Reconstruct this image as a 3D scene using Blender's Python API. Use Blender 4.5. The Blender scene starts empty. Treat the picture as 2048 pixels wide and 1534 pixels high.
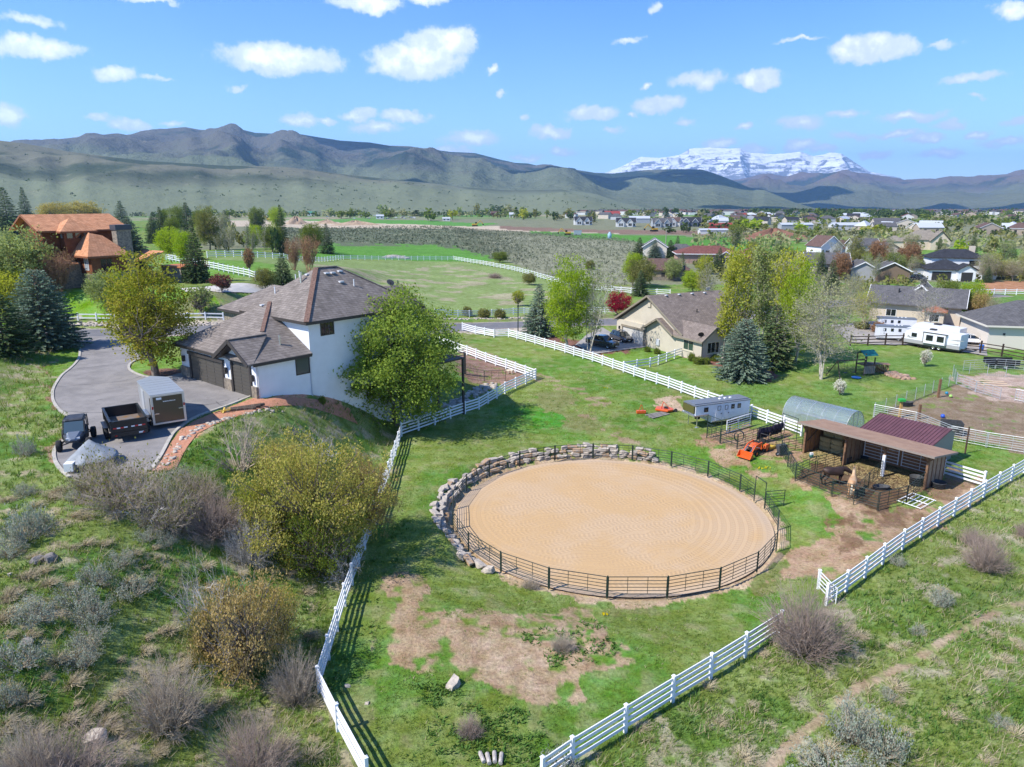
import bpy, math, random
import numpy as np
from mathutils import Vector, Matrix
R = math.radians
scene = bpy.context.scene
C = scene.collection
# ------------------------------------------------------------------ camera
CAMH = 22.0; PITCH = R(14.3); FPX = 1420.0
cam_d = bpy.data.cameras.new('camera'); cam = bpy.data.objects.new('camera', cam_d); C.objects.link(cam)
cam.location = (0, 0, CAMH); cam.rotation_euler = (R(90) - PITCH, 0, 0)
cam_d.sensor_width = 36; cam_d.lens = FPX / 2048 * 36; cam_d.clip_start = 0.5; cam_d.clip_end = 90000
scene.camera = cam
# ------------------------------------------------------------------ light and view
SUN_EL, SUN_AZ = R(48), R(-115)      # azimuth of the sun clockwise from +Y: left, slightly behind the camera
sd = bpy.data.lights.new('sun', 'SUN'); so = bpy.data.objects.new('sun', sd); C.objects.link(so)
sd.energy = 4.2; sd.angle = R(0.5); sd.color = (1.0, 0.95, 0.87)
sdir = Vector((math.sin(SUN_AZ) * math.cos(SUN_EL), math.cos(SUN_AZ) * math.cos(SUN_EL), math.sin(SUN_EL)))
so.rotation_euler = sdir.to_track_quat('Z', 'Y').to_euler(); so.location = (0, 0, 300)
vs = scene.view_settings
vs.view_transform = 'Standard'; vs.look = 'None'; vs.exposure = 0.72; vs.gamma = 1.0; vs.use_curve_mapping = False
world = bpy.data.worlds.new('World'); scene.world = world; world.use_nodes = True
scene.render.engine = 'CYCLES'
scene.cycles.volume_bounces = 1; scene.cycles.max_bounces = 6; scene.cycles.transparent_max_bounces = 12
scene.cycles.diffuse_bounces = 3
class NT:
 def __init__(s, tree): s.t = tree; s.n = tree.nodes; s.l = tree.links
 def add(s, typ, **kw):
  nd = s.n.new(typ)
  for k, v in kw.items():
   if k == 'ins':
    for kk, vv in v.items():
     if isinstance(vv, bpy.types.NodeSocket): s.l.new(vv, nd.inputs[kk])
     else: nd.inputs[kk].default_value = vv
   else: setattr(nd, k, v)
  return nd
 def math(s, op, a, b=None, c=None, clamp=False):
  ins = {0: a}
  if b is not None: ins[1] = b
  if c is not None: ins[2] = c
  return s.add('ShaderNodeMath', operation=op, use_clamp=clamp, ins=ins).outputs[0]
 def vmath(s, op, a, b=None):
  ins = {0: a}
  if b is not None: ins[1] = b
  nd = s.add('ShaderNodeVectorMath', operation=op, ins=ins)
  return nd.outputs['Value'] if op in ('LENGTH', 'DISTANCE', 'DOT_PRODUCT') else nd.outputs[0]
 def noise(s, vec, scale, detail=4, rough=0.55, out=0, dist=0.0):
  ins = {'Scale': scale, 'Detail': detail, 'Roughness': rough, 'Distortion': dist}
  if vec is not None: ins['Vector'] = vec
  return s.add('ShaderNodeTexNoise', ins=ins).outputs[out]
 def ramp(s, f, stops):
  nd = s.add('ShaderNodeValToRGB', ins={0: f}); cr = nd.color_ramp
  while len(cr.elements) < len(stops): cr.elements.new(0.5)
  for e, (p, c) in zip(cr.elements, stops):
   e.position = p; e.color = (c, c, c, 1) if isinstance(c, (int, float)) else (*c, 1)
  return nd.outputs[0]
 def mix(s, f, a, b, typ='MIX'):
  nd = s.add('ShaderNodeMix', data_type='RGBA', blend_type=typ)
  for i, v in ((0, f), (6, a), (7, b)):
   if isinstance(v, bpy.types.NodeSocket): s.l.new(v, nd.inputs[i])
   elif i == 0: nd.inputs[0].default_value = v
   else: nd.inputs[i].default_value = (*v, 1) if len(v) == 3 else v
  return nd.outputs[2]
 def mapr(s, v, a, b, c=0.0, d=1.0, smooth=True):
  return s.add('ShaderNodeMapRange', interpolation_type='SMOOTHSTEP' if smooth else 'LINEAR',
                     ins={0: v, 1: a, 2: b, 3: c, 4: d}).outputs[0]
def pxdir(px, py):
 a = (px - 1024) / FPX; b = (py - 767) / FPX
 return np.array([a, math.cos(PITCH) - b * math.sin(PITCH), -(math.sin(PITCH) + b * math.cos(PITCH))])
def build_world():
 w = NT(world.node_tree); w.n.clear()
 sky = w.add('ShaderNodeTexSky', sky_type='NISHITA', sun_disc=False, sun_elevation=SUN_EL, sun_rotation=SUN_AZ,
    altitude=1700, air_density=1.0, dust_density=0.3, ozone_density=2.2)
 d = w.add('ShaderNodeTexCoord').outputs['Generated']
 el = w.mapr(w.add('ShaderNodeSeparateXYZ', ins={0: d}).outputs[2], 0.0, 0.32); skyc = w.mix(1.0, sky.outputs[0], w.mix(el, (0.80, 0.93, 1.06), (0.42, 0.72, 1.12)), 'MULTIPLY')
 n1 = w.noise(d, 26, 6, 0.62, 1); n2 = w.noise(d, 9, 3, 0.5, 1)
 off = w.vmath('MULTIPLY', w.vmath('SUBTRACT', n1, (0.5, 0.5, 0.5)), (0.055, 0.055, 0.03))
 off2 = w.vmath('MULTIPLY', w.vmath('SUBTRACT', n2, (0.5, 0.5, 0.5)), (0.02, 0.02, 0.006))
 p = w.vmath('ADD', w.vmath('ADD', d, off), off2)
 # cumulus: centre in the sky (as seen directions), half width, half height in degrees, density
 cl = [(835, 118, 95, 34, 1), (880, 82, 62, 26, 1), (560, 118, 110, 27, .9), (75, 97, 90, 20, .8), (640, 130, 50, 14, .7), (735, 8, 70, 16, .9), (850, -6, 40, 10, .6),
          (1735, 98, 72, 26, 1), (1522, 160, 48, 20, 1), (1400, 160, 55, 16, .6), (1315, 207, 40, 14, .9), (1182, 226, 52, 16, .9), (1105, 263, 30, 10, .8),
          (938, 276, 44, 12, .7), (810, 232, 50, 11, .8), (715, 229, 28, 10, .8), (600, 243, 28, 10, .6), (760, 254, 40, 10, .6), (270, 252, 34, 11, .8), (205, 236, 20, 7, .6),
          (240, 148, 32, 12, .8), (15, 228, 26, 18, .9), (1815, 233, 44, 8, .6), (1935, 157, 55, 10, .5), (1600, 245, 42, 12, .6), (1690, 228, 30, 8, .4), (1840, 278, 30, 10, .8),
          (1600, 290, 30, 12, .8), (1700, 268, 40, 9, .4), (1310, 15, 14, 10, .5), (2030, 18, 30, 12, .7), (1940, 195, 24, 6, .4), (650, 241, 18, 6, .5), (320, 155, 28, 6, .35),
          (1790, 265, 40, 7, .5), (1650, 300, 26, 8, .6), (2010, 285, 50, 10, .5), (60, 40, 70, 14, .3), (300, 0, 60, 8, .3), (1050, 235, 14, 6, .5), (1600, 78, 60, 6, .25), (990, 138, 10, 8, .5),
          (420, 262, 22, 6, .6), (470, 178, 16, 6, .5), (905, 300, 26, 7, .7), (1120, 300, 22, 7, .7), (1230, 262, 16, 6, .6), (1290, 170, 12, 6, .5), (1440, 285, 24, 8, .7), (1480, 258, 16, 6, .6), (1500, 300, 30, 9, .7), (1745, 305, 26, 8, .7), (1890, 250, 26, 8, .6), (1960, 270, 24, 8, .7), (2035, 250, 24, 8, .6), (150, 280, 20, 6, .6), (345, 245, 14, 5, .6), (520, 232, 14, 5, .5), (1270, 228, 12, 5, .5), (1380, 240, 18, 6, .5), (1010, 190, 12, 5, .5), (1880, 310, 40, 8, .6), (1050, 315, 30, 6, .5), (1260, 80, 26, 7, .35), (1870, 90, 50, 9, .3)]
 rnd = random.Random(5)
 for k in range(16):      # the same sort of clouds behind and beside the view
  cl.append((None, rnd.uniform(60, 300), rnd.uniform(5, 40), rnd.uniform(.05, .11), rnd.uniform(.6, 1)))
 acc = None
 for c in cl:
  if c[0] is None:
   az, el = R(c[1]), R(c[2]); dv = Vector((math.sin(az) * math.cos(el), math.cos(az) * math.cos(el), math.sin(el))); rx = c[3]; rz = rx * .4
  else:
   q = pxdir(c[0], c[1]); L = np.linalg.norm(q); dv = Vector(q / L); k_ = 1.18 + .3 * (c[2] < 45); rx = c[2] / FPX / L * k_; rz = c[3] / FPX / L * k_
  q = w.vmath('MULTIPLY', w.vmath('SUBTRACT', p, tuple(dv)), (1 / rx, 1 / rx, 1 / rz))
  v = w.math('MULTIPLY_ADD', w.vmath('LENGTH', q), -max(c[4], .6), max(c[4], .6) + (c[4] < .6) * (c[4] - .6) * .5)
  acc = v if acc is None else w.math('SMOOTH_MAX', acc, v, 0.25)
 fine = w.noise(d, 90, 5, 0.7)
 dens = w.math('ADD', acc, w.math('MULTIPLY_ADD', fine, 0.5, -0.27))
 m = w.mapr(dens, -0.05, 0.30, 0, 0.98)
 shade = w.mapr(w.noise(w.vmath('ADD', d, (0, 0, 0.012)), 34, 4, 0.6), 0.35, 0.62, 0.0, 1.0)
 cc = w.mix(w.math('MULTIPLY', shade, w.mapr(dens, 0.2, 0.6)), (4.4, 4.9, 6.0), (7.2, 7.4, 7.8))
 sky_l = w.add('ShaderNodeMixRGB', ins={0: m, 1: skyc, 2: cc}).outputs[0]
 bg = w.add('ShaderNodeBackground', ins={'Color': sky_l, 'Strength': 0.14})
 w.l.new(bg.outputs[0], w.add('ShaderNodeOutputWorld').inputs[0])
build_world()
# ------------------------------------------------------------------ helpers
def empty(name, loc=(0, 0, 0), rz=0.0, parent=None):
 o = bpy.data.objects.new(name, None); C.objects.link(o); o.location = loc; o.rotation_euler = (0, 0, rz)
 o.empty_display_size = 0.3
 if parent: o.parent = parent
 return o
def tag(o, label=None, cat=None, group=None, kind=None):
 if label: o['label'] = label
 if cat: o['category'] = cat
 if group: o['group'] = group
 if kind: o['kind'] = kind
 return o
def thing(name, label, cat, loc=(0, 0, 0), rz=0.0, group=None):
 return tag(empty(name, loc, rz), label, cat, group)
def copy_tree(o, parent=None):
 c = o.copy(); C.objects.link(c)
 if parent: c.parent = parent
 for ch in o.children: copy_tree(ch, c)
 return c
def setm(me, m):
 for x in (m if isinstance(m, (list, tuple)) else [m]): me.materials.append(x)
class MB:
 """collects faces for one mesh object"""
 def __init__(s): s.v = []; s.f = []; s.mi = []; s.cur = 0
 def face(s, pts):
  i = len(s.v); s.v += [tuple(p) for p in pts]; s.f.append(tuple(range(i, i + len(pts)))); s.mi.append(s.cur)
 def add(s, vs_, fs):
  i = len(s.v); s.v += [tuple(p) for p in vs_]; s.f += [tuple(a + i for a in f) for f in fs]; s.mi += [s.cur] * len(fs)
 def box(s, x0, x1, y0, y1, z0, z1):
  v = [(x, y, z) for z in (z0, z1) for x, y in ((x0, y0), (x1, y0), (x1, y1), (x0, y1))]
  s.add(v, [(3, 2, 1, 0), (4, 5, 6, 7), (0, 1, 5, 4), (1, 2, 6, 5), (2, 3, 7, 6), (3, 0, 4, 7)]); return s
 def beam(s, p, q, w, h, up=(0, 0, 1)):
  p = Vector(p); q = Vector(q); d = (q - p).normalized(); u = Vector(up)
  sd_ = d.cross(u)
  if sd_.length < 1e-4: sd_ = d.cross(Vector((1, 0, 0)))
  sd_.normalize(); u = sd_.cross(d).normalized(); a = sd_ * w / 2; b = u * h / 2
  v = [p - a - b, p + a - b, p + a + b, p - a + b, q - a - b, q + a - b, q + a + b, q - a + b]
  s.add(v, [(0, 1, 2, 3), (7, 6, 5, 4), (0, 4, 5, 1), (1, 5, 6, 2), (2, 6, 7, 3), (3, 7, 4, 0)]); return s
 def tube(s, p, q, r, r2=None, n=6, cap=True):
  p = Vector(p); q = Vector(q); d = (q - p).normalized(); r2 = r if r2 is None else r2
  a = d.cross(Vector((0, 0, 1)))
  if a.length < 1e-3: a = Vector((1, 0, 0))
  a.normalize(); b = d.cross(a)
  v = []
  for c, rr in ((p, r), (q, r2)):
   for k in range(n):
    t = 2 * math.pi * k / n; v.append(c + a * math.cos(t) * rr + b * math.sin(t) * rr)
  f = [(k, (k + 1) % n, n + (k + 1) % n, n + k) for k in range(n)]
  if cap: f += [tuple(range(n))[::-1], tuple(range(n, 2 * n))]
  s.add(v, f); return s
 def path(s, pts, r, n=6):
  for a, b in zip(pts, pts[1:]): s.tube(a, b, r, n=n)
  return s
 def prism(s, poly, vec):
  """polygon of 3-D points swept along vec"""
  n = len(poly); vec = Vector(vec); v = [Vector(p) for p in poly] + [Vector(p) + vec for p in poly]
  s.add(v, [tuple(range(n))[::-1], tuple(range(n, 2 * n))] + [(k, (k + 1) % n, n + (k + 1) % n, n + k) for k in range(n)]); return s
 def slab(s, poly, t):
  """roof plane of thickness t below the polygon"""
  return s.prism(poly, (0, 0, -t))
 def lathe(s, prof, n=16, c=(0, 0, 0), axis='z'):
  v = []
  for r, z in prof:
   for k in range(n):
    t = 2 * math.pi * k / n; a, b = math.cos(t) * r, math.sin(t) * r
    v.append({'z': (c[0] + a, c[1] + b, c[2] + z), 'y': (c[0] + a, c[1] + z, c[2] + b), 'x': (c[0] + z, c[1] + a, c[2] + b)}[axis])
  f = [(i * n + k, i * n + (k + 1) % n, (i + 1) * n + (k + 1) % n, (i + 1) * n + k) for i in range(len(prof) - 1) for k in range(n)]
  s.add(v, f); return s
 def loft(s, secs, cap=True):
  """list of equal-length closed sections"""
  n = len(secs[0]); v = [p for sc in secs for p in sc]
  f = [(i * n + k, i * n + (k + 1) % n, (i + 1) * n + (k + 1) % n, (i + 1) * n + k) for i in range(len(secs) - 1) for k in range(n)]
  if cap: f += [tuple(range(n))[::-1], tuple(range((len(secs) - 1) * n, len(secs) * n))]
  s.add(v, f); return s
 def mesh(s, name, m, smooth=False):
  me = bpy.data.meshes.new(name); me.from_pydata(s.v, [], s.f); setm(me, m)
  if isinstance(m, (list, tuple)): me.polygons.foreach_set('material_index', s.mi)
  import bmesh
  b = bmesh.new(); b.from_mesh(me); bmesh.ops.recalc_face_normals(b, faces=b.faces); b.to_mesh(me); b.free()
  if smooth: me.polygons.foreach_set('use_smooth', [True] * len(me.polygons))
  me.update(); return me
 def obj(s, name, m, parent=None, smooth=False, loc=None, rz=None, bevel=0):
  o = bpy.data.objects.new(name, s.mesh(name, m, smooth)); C.objects.link(o)
  if parent: o.parent = parent
  if loc: o.location = loc
  if rz is not None: o.rotation_euler = (0, 0, rz)
  if bevel:
   md = o.modifiers.new('bevel', 'BEVEL'); md.width = bevel; md.segments = 2; md.limit_method = 'ANGLE'
  return o
def inst(name, me, parent=None, loc=(0, 0, 0), rot=(0, 0, 0), scale=(1, 1, 1)):
 o = bpy.data.objects.new(name, me); C.objects.link(o)
 if parent: o.parent = parent
 o.location = loc; o.rotation_euler = rot; o.scale = scale
 return o
def npmesh(name, V, F, m, attrs=None, smooth=False, mi=None):
 """V (n,3), F (k,3|4) arrays -> mesh"""
 me = bpy.data.meshes.new(name); k, c = F.shape
 me.vertices.add(len(V)); me.vertices.foreach_set('co', np.ascontiguousarray(V, np.float32).ravel())
 me.loops.add(k * c); me.loops.foreach_set('vertex_index', np.ascontiguousarray(F, np.int32).ravel())
 me.polygons.add(k); me.polygons.foreach_set('loop_start', np.arange(0, k * c, c, dtype=np.int32))
 me.polygons.foreach_set('loop_total', np.full(k, c, np.int32))
 if smooth: me.polygons.foreach_set('use_smooth', np.ones(k, bool))
 setm(me, m)
 if mi is not None: me.polygons.foreach_set('material_index', mi.astype(np.int32))
 for nm, (typ, arr) in (attrs or {}).items():
  at = me.attributes.new(nm, typ, 'POINT')
  at.data.foreach_set('color' if typ == 'FLOAT_COLOR' else 'value', np.ascontiguousarray(arr, np.float32).ravel())
 me.update(calc_edges=True); me.validate(); return me
# ------------------------------------------------------------------ noise on arrays
def _hash(i, j, s):
 n = (i * 374761393 + j * 668265263 + s * 1442695041) & 0xffffffff
 n = ((n ^ (n >> 13)) * 1274126177) & 0xffffffff
 return ((n ^ (n >> 16)) & 0xffff) / 65535.0
def vnoise(x, y, s=0):
 xi = np.floor(x).astype(np.int64); yi = np.floor(y).astype(np.int64); fx = x - xi; fy = y - yi
 fx = fx * fx * fx * (fx * (fx * 6 - 15) + 10); fy = fy * fy * fy * (fy * (fy * 6 - 15) + 10)
 a = _hash(xi, yi, s); b = _hash(xi + 1, yi, s); c = _hash(xi, yi + 1, s); d = _hash(xi + 1, yi + 1, s)
 return a + (b - a) * fx + (c - a) * fy + (a - b - c + d) * fx * fy
def fbm(x, y, s=0, o=4, g=0.5):
 t = 0; a = 1; n = 0
 for k in range(o):
  t = t + a * vnoise(x * 2 ** k + 17.3 * k, y * 2 ** k + 9.1 * k, s + k); n += a; a *= g
 return t / n
def ridged(x, y, s=0, o=5, g=0.5):
 t = 0; a = 1; n = 0
 for k in range(o):
  t = t + a * (1 - np.abs(2 * vnoise(x * 2 ** k + 7.7 * k, y * 2 ** k, s + k) - 1)); n += a; a *= g
 return t / n
def ss(t): t = np.clip(t, 0, 1); return t * t * (3 - 2 * t)
# ------------------------------------------------------------------ terrain
PC = (7.45, 49.7); PR = 11.6; SAND = -0.9
_YY = [0, 25, 45, 58, 67, 80, 91, 110, 135, 160, 400, 700]
def H(X, Y):
 X = np.asarray(X, float); Y = np.asarray(Y, float)
 xa = np.interp(Y, _YY, [-9.5, -9.5, -10, -11, -11, -6, -1, -5, -4, -10, -30, -60])
 xb = np.interp(Y, _YY, [-24, -25, -22, -20.5, -17.5, -18, -20, -35, -50, -65, -150, -300])
 top = np.interp(Y, [0, 25, 42, 200, 260, 400, 600], [3.2, 4.5, 6, 6, 4, 2, 0])
 h = top * ss((xa - X) / (xa - xb))
 xl = np.interp(Y, [20, 35, 42, 50, 57, 66, 75], [-22, -27, -31, -37, -41, -45, -48])
 h = h + 3.4 * ss((xl - X) / 13) * (1 - ss((Y - 70) / 9)) * ss((Y - 20) / 25)
 h = h + 3.7 * ss((Y - 94.5) / 9) * ss((-34 - X) / 10) * (1 - ss((Y - 150) / 90))
 r = np.hypot(X - PC[0], Y - PC[1]); ang = np.degrees(np.arctan2(Y - PC[1], X - PC[0]))
 nw = ss((ang - 62) / 14) * 1.0; nw = np.where(ang < -90, ss((-ang - 138) / 12), nw); nw = np.where((ang > -90) & (ang < 62), 0, nw)
 wd = 7.0 * (1 - nw) + 1.3 * nw
 h = h + SAND * (1 - ss((r - PR - 0.35 - 0.25 * nw) / wd))
 far = ss((np.hypot(X, Y) - 60) / 200)
 h = h + (fbm(X / 9, Y / 9, 3, 3) - 0.5) * 0.35 * ss((r - PR - 1) / 5) * (1 - .3 * far) + (fbm(X / 60, Y / 60, 8, 3) - 0.5) * 2.2 * ss((Y - 210) / 100)
 h = h - 55 * ss((Y - 900) / 6500)
 return h
HZ = lambda x, y: float(H(np.array([x]), np.array([y]))[0])
_T = np.concatenate([np.linspace(14, 200, 900), np.geomspace(200.5, 12000, 700)])
def P(px, py, lift=0.0):
 """the point of the terrain seen at this pixel of the 2048 x 1534 photograph"""
 d = pxdir(px, py); X = d[0] * _T; Y = d[1] * _T; Z = CAMH + d[2] * _T
 g = Z - (H(X, Y) + lift); i = int(np.argmax(g < 0))
 if g[i] >= 0: i = len(_T) - 1
 i = max(i, 1); f = g[i - 1] / (g[i - 1] - g[i] + 1e-9); t = _T[i - 1] + (_T[i] - _T[i - 1]) * min(max(f, 0), 1)
 return Vector((d[0] * t, d[1] * t, CAMH + d[2] * t - lift))
def PH(px, py, h):
 d = pxdir(px, py); t = (h - CAMH) / d[2]; return Vector((d[0] * t, d[1] * t, h))
def G(x, y, dz=0.0): return Vector((x, y, HZ(x, y) + dz))
# ------------------------------------------------------------------ materials
MATS = {}
def mat(name, col, rough=0.6, metal=0.0, var=0.0, vscale=3.0, bump=0.0, bscale=20.0, spec=0.4, col2=None, trans=0.0, alpha=None, coat=0.0):
 if name in MATS: return MATS[name]
 m = bpy.data.materials.new(name); m.use_nodes = True; w = NT(m.node_tree); w.n.clear()
 b = w.add('ShaderNodeBsdfPrincipled', ins={'Roughness': rough, 'Metallic': metal, 'Specular IOR Level': spec, 'Coat Weight': coat})
 tc = w.add('ShaderNodeTexCoord').outputs['Object']
 if var or col2:
  n = w.noise(tc, vscale, 5, 0.6); c2 = col2 or tuple(max(0, c * (1 - var)) for c in col); c1 = col if col2 else tuple(c * (1 + var * .6) for c in col)
  w.l.new(w.mix(w.mapr(n, 0.32, 0.68), c1, c2), b.inputs['Base Color'])
 else: b.inputs['Base Color'].default_value = (*col, 1)
 if bump: w.l.new(w.add('ShaderNodeBump', ins={'Strength': bump, 'Distance': 0.05, 'Height': w.noise(tc, bscale, 4, .6)}).outputs[0], b.inputs['Normal'])
 if trans: b.inputs['Transmission Weight'].default_value = trans
 if alpha is not None: b.inputs['Alpha'].default_value = alpha
 w.l.new(b.outputs[0], w.add('ShaderNodeOutputMaterial').inputs[0]); MATS[name] = m; return m
def leafmat(name, c1, c2, transl=0.35, var=0.5):
 if name in MATS: return MATS[name]
 m = bpy.data.materials.new(name); m.use_nodes = True; w = NT(m.node_tree); w.n.clear()
 t = w.add('ShaderNodeAttribute', attribute_name='tint').outputs['Fac']
 oi = w.add('ShaderNodeObjectInfo').outputs['Random']
 f = w.math('ADD', t, w.math('MULTIPLY_ADD', oi, 0.3, -0.15), clamp=True)
 c = w.mix(f, c1, c2)
 d = w.add('ShaderNodeBsdfDiffuse', ins={'Color': c}); tr = w.add('ShaderNodeBsdfTranslucent', ins={'Color': w.mix(1.0, c, (1.15, 1.15, 0.7), 'MULTIPLY')})
 mx = w.add('ShaderNodeMixShader', ins={0: transl, 1: d.outputs[0], 2: tr.outputs[0]})
 w.l.new(mx.outputs[0], w.add('ShaderNodeOutputMaterial').inputs[0]); MATS[name] = m; return m
WHITE_V = mat('white_vinyl', (0.80, 0.81, 0.83), 0.45, var=0.14, vscale=1.1)
PIPE_G = mat('dark_green_pipe', (0.018, 0.035, 0.028), 0.5, var=.3, vscale=5)
PIPE_S = mat('galvanised_pipe', (0.42, 0.44, 0.46), 0.45, 0.3, var=.15, vscale=5)
DARKMET = mat('dark_metal', (0.02, 0.02, 0.022), 0.5)
BLACKR = mat('black_rubber', (0.018, 0.018, 0.019), 0.85, var=.3, vscale=8)
CHROME = mat('polished_metal', (0.6, 0.61, 0.63), 0.25, 0.8)
GLASSD = mat('dark_window_glass', (0.015, 0.02, 0.022), 0.06, spec=0.9)
STONE_V = mat('stone_veneer', (0.30, 0.25, 0.19), 0.85, col2=(0.14, 0.12, 0.10), vscale=3.5, bump=.6, bscale=8)
ROCK = mat('pale_boulder_rock', (0.52, 0.45, 0.37), 0.9, col2=(0.30, 0.27, 0.24), vscale=1.6, bump=.7, bscale=6)
ROCKO = mat('rusty_boulder_rock', (0.42, 0.25, 0.12), 0.9, col2=(0.33, 0.28, 0.23), vscale=1.6, bump=.7, bscale=6)
CONCRETE = mat('concrete', (0.42, 0.39, 0.34), 0.85, var=.15, vscale=2, bump=.2, bscale=30)
# ------------------------------------------------------------------ setting: ground
def inside(X, Y, poly):
 m = np.zeros(X.shape, bool); n = len(poly); j = n - 1
 for i in range(n):
  xi, yi = poly[i]; xj, yj = poly[j]
  c = ((yi > Y) != (yj > Y)) & (X < (xj - xi) * (Y - yi) / (yj - yi + 1e-12) + xi)
  m ^= c; j = i
 return m
def wpts(px): return [tuple(P(a, b)[:2]) for a, b in px]
ROAD_C = [(-110, 87.5), (-70, 88), (-50, 88.5), (-38, 93), (-25, 107), (-12, 124), (0, 130.5), (20, 134), (45, 141), (70, 158), (120, 175)]
def smooth_path(pts, step):
 pts = [Vector((p[0], p[1], 0)) for p in pts]; out = []
 for i in range(len(pts) - 1):
  p0 = pts[max(i - 1, 0)]; p1 = pts[i]; p2 = pts[i + 1]; p3 = pts[min(i + 2, len(pts) - 1)]
  n = max(1, int((p2 - p1).length / step))
  for k in range(n):
   t = k / n
   out.append(0.5 * ((2 * p1) + (p2 - p0) * t + (2 * p0 - 5 * p1 + 4 * p2 - p3) * t * t + (3 * p1 - p0 - 3 * p2 + p3) * t ** 3))
 out.append(pts[-1]); return [(p.x, p.y) for p in out]
ROAD = smooth_path(ROAD_C, 1.5)
def strip_poly(path, w0, w1=None):
 L = []; Rr = []; w1 = w0 if w1 is None else w1
 for i, p in enumerate(path):
  a = Vector(path[max(i - 1, 0)]); b = Vector(path[min(i + 1, len(path) - 1)]); d = (b - a).normalized(); n = Vector((-d.y, d.x)); q = Vector(p)
  L.append(tuple(q + n * w0)); Rr.append(tuple(q - n * w1))
 return L + Rr[::-1]
DRIVE_L = [(158, 683), (160, 700), (155, 722), (125, 750), (108, 775), (106, 800), (120, 822), (142, 838), (140, 868), (112, 895), (109, 918), (120, 938), (140, 955)]
DRIVE_R = [(305, 938), (322, 912), (338, 882), (352, 862), (385, 838), (425, 822), (470, 806), (510, 790)]
DR_POLY = wpts(DRIVE_L) + wpts([(200, 965), (280, 950)]) + wpts(DRIVE_R) + [(-21.9, 58.0), (-31.9, 66.6)] + wpts([(320, 757), (285, 752), (262, 742), (258, 732), (268, 723), (290, 718), (270, 700), (245, 683)]) + [(-47.5, 86.0), (-56.5, 86.0)]
ISL_POLY = wpts([(285, 752), (262, 742), (258, 732), (268, 723), (290, 718), (330, 712), (362, 716), (366, 748), (330, 757)])
NB_DRIVE = wpts([(1150, 690), (1190, 708), (1245, 700), (1292, 694), (1290, 690), (1236, 672), (1205, 655), (1175, 668)])
ORANGE_DRIVE = wpts([(360, 577), (440, 570), (520, 571), (640, 572), (640, 585), (500, 586), (440, 585), (372, 584)])
RV_PAD = wpts([(1660, 650), (1760, 640), (1900, 668), (1960, 670), (1972, 690), (1975, 712), (1850, 690), (1790, 690), (1700, 686)])
flats = [strip_poly(ROAD, 3.6), DR_POLY, NB_DRIVE, ORANGE_DRIVE, RV_PAD]
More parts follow.
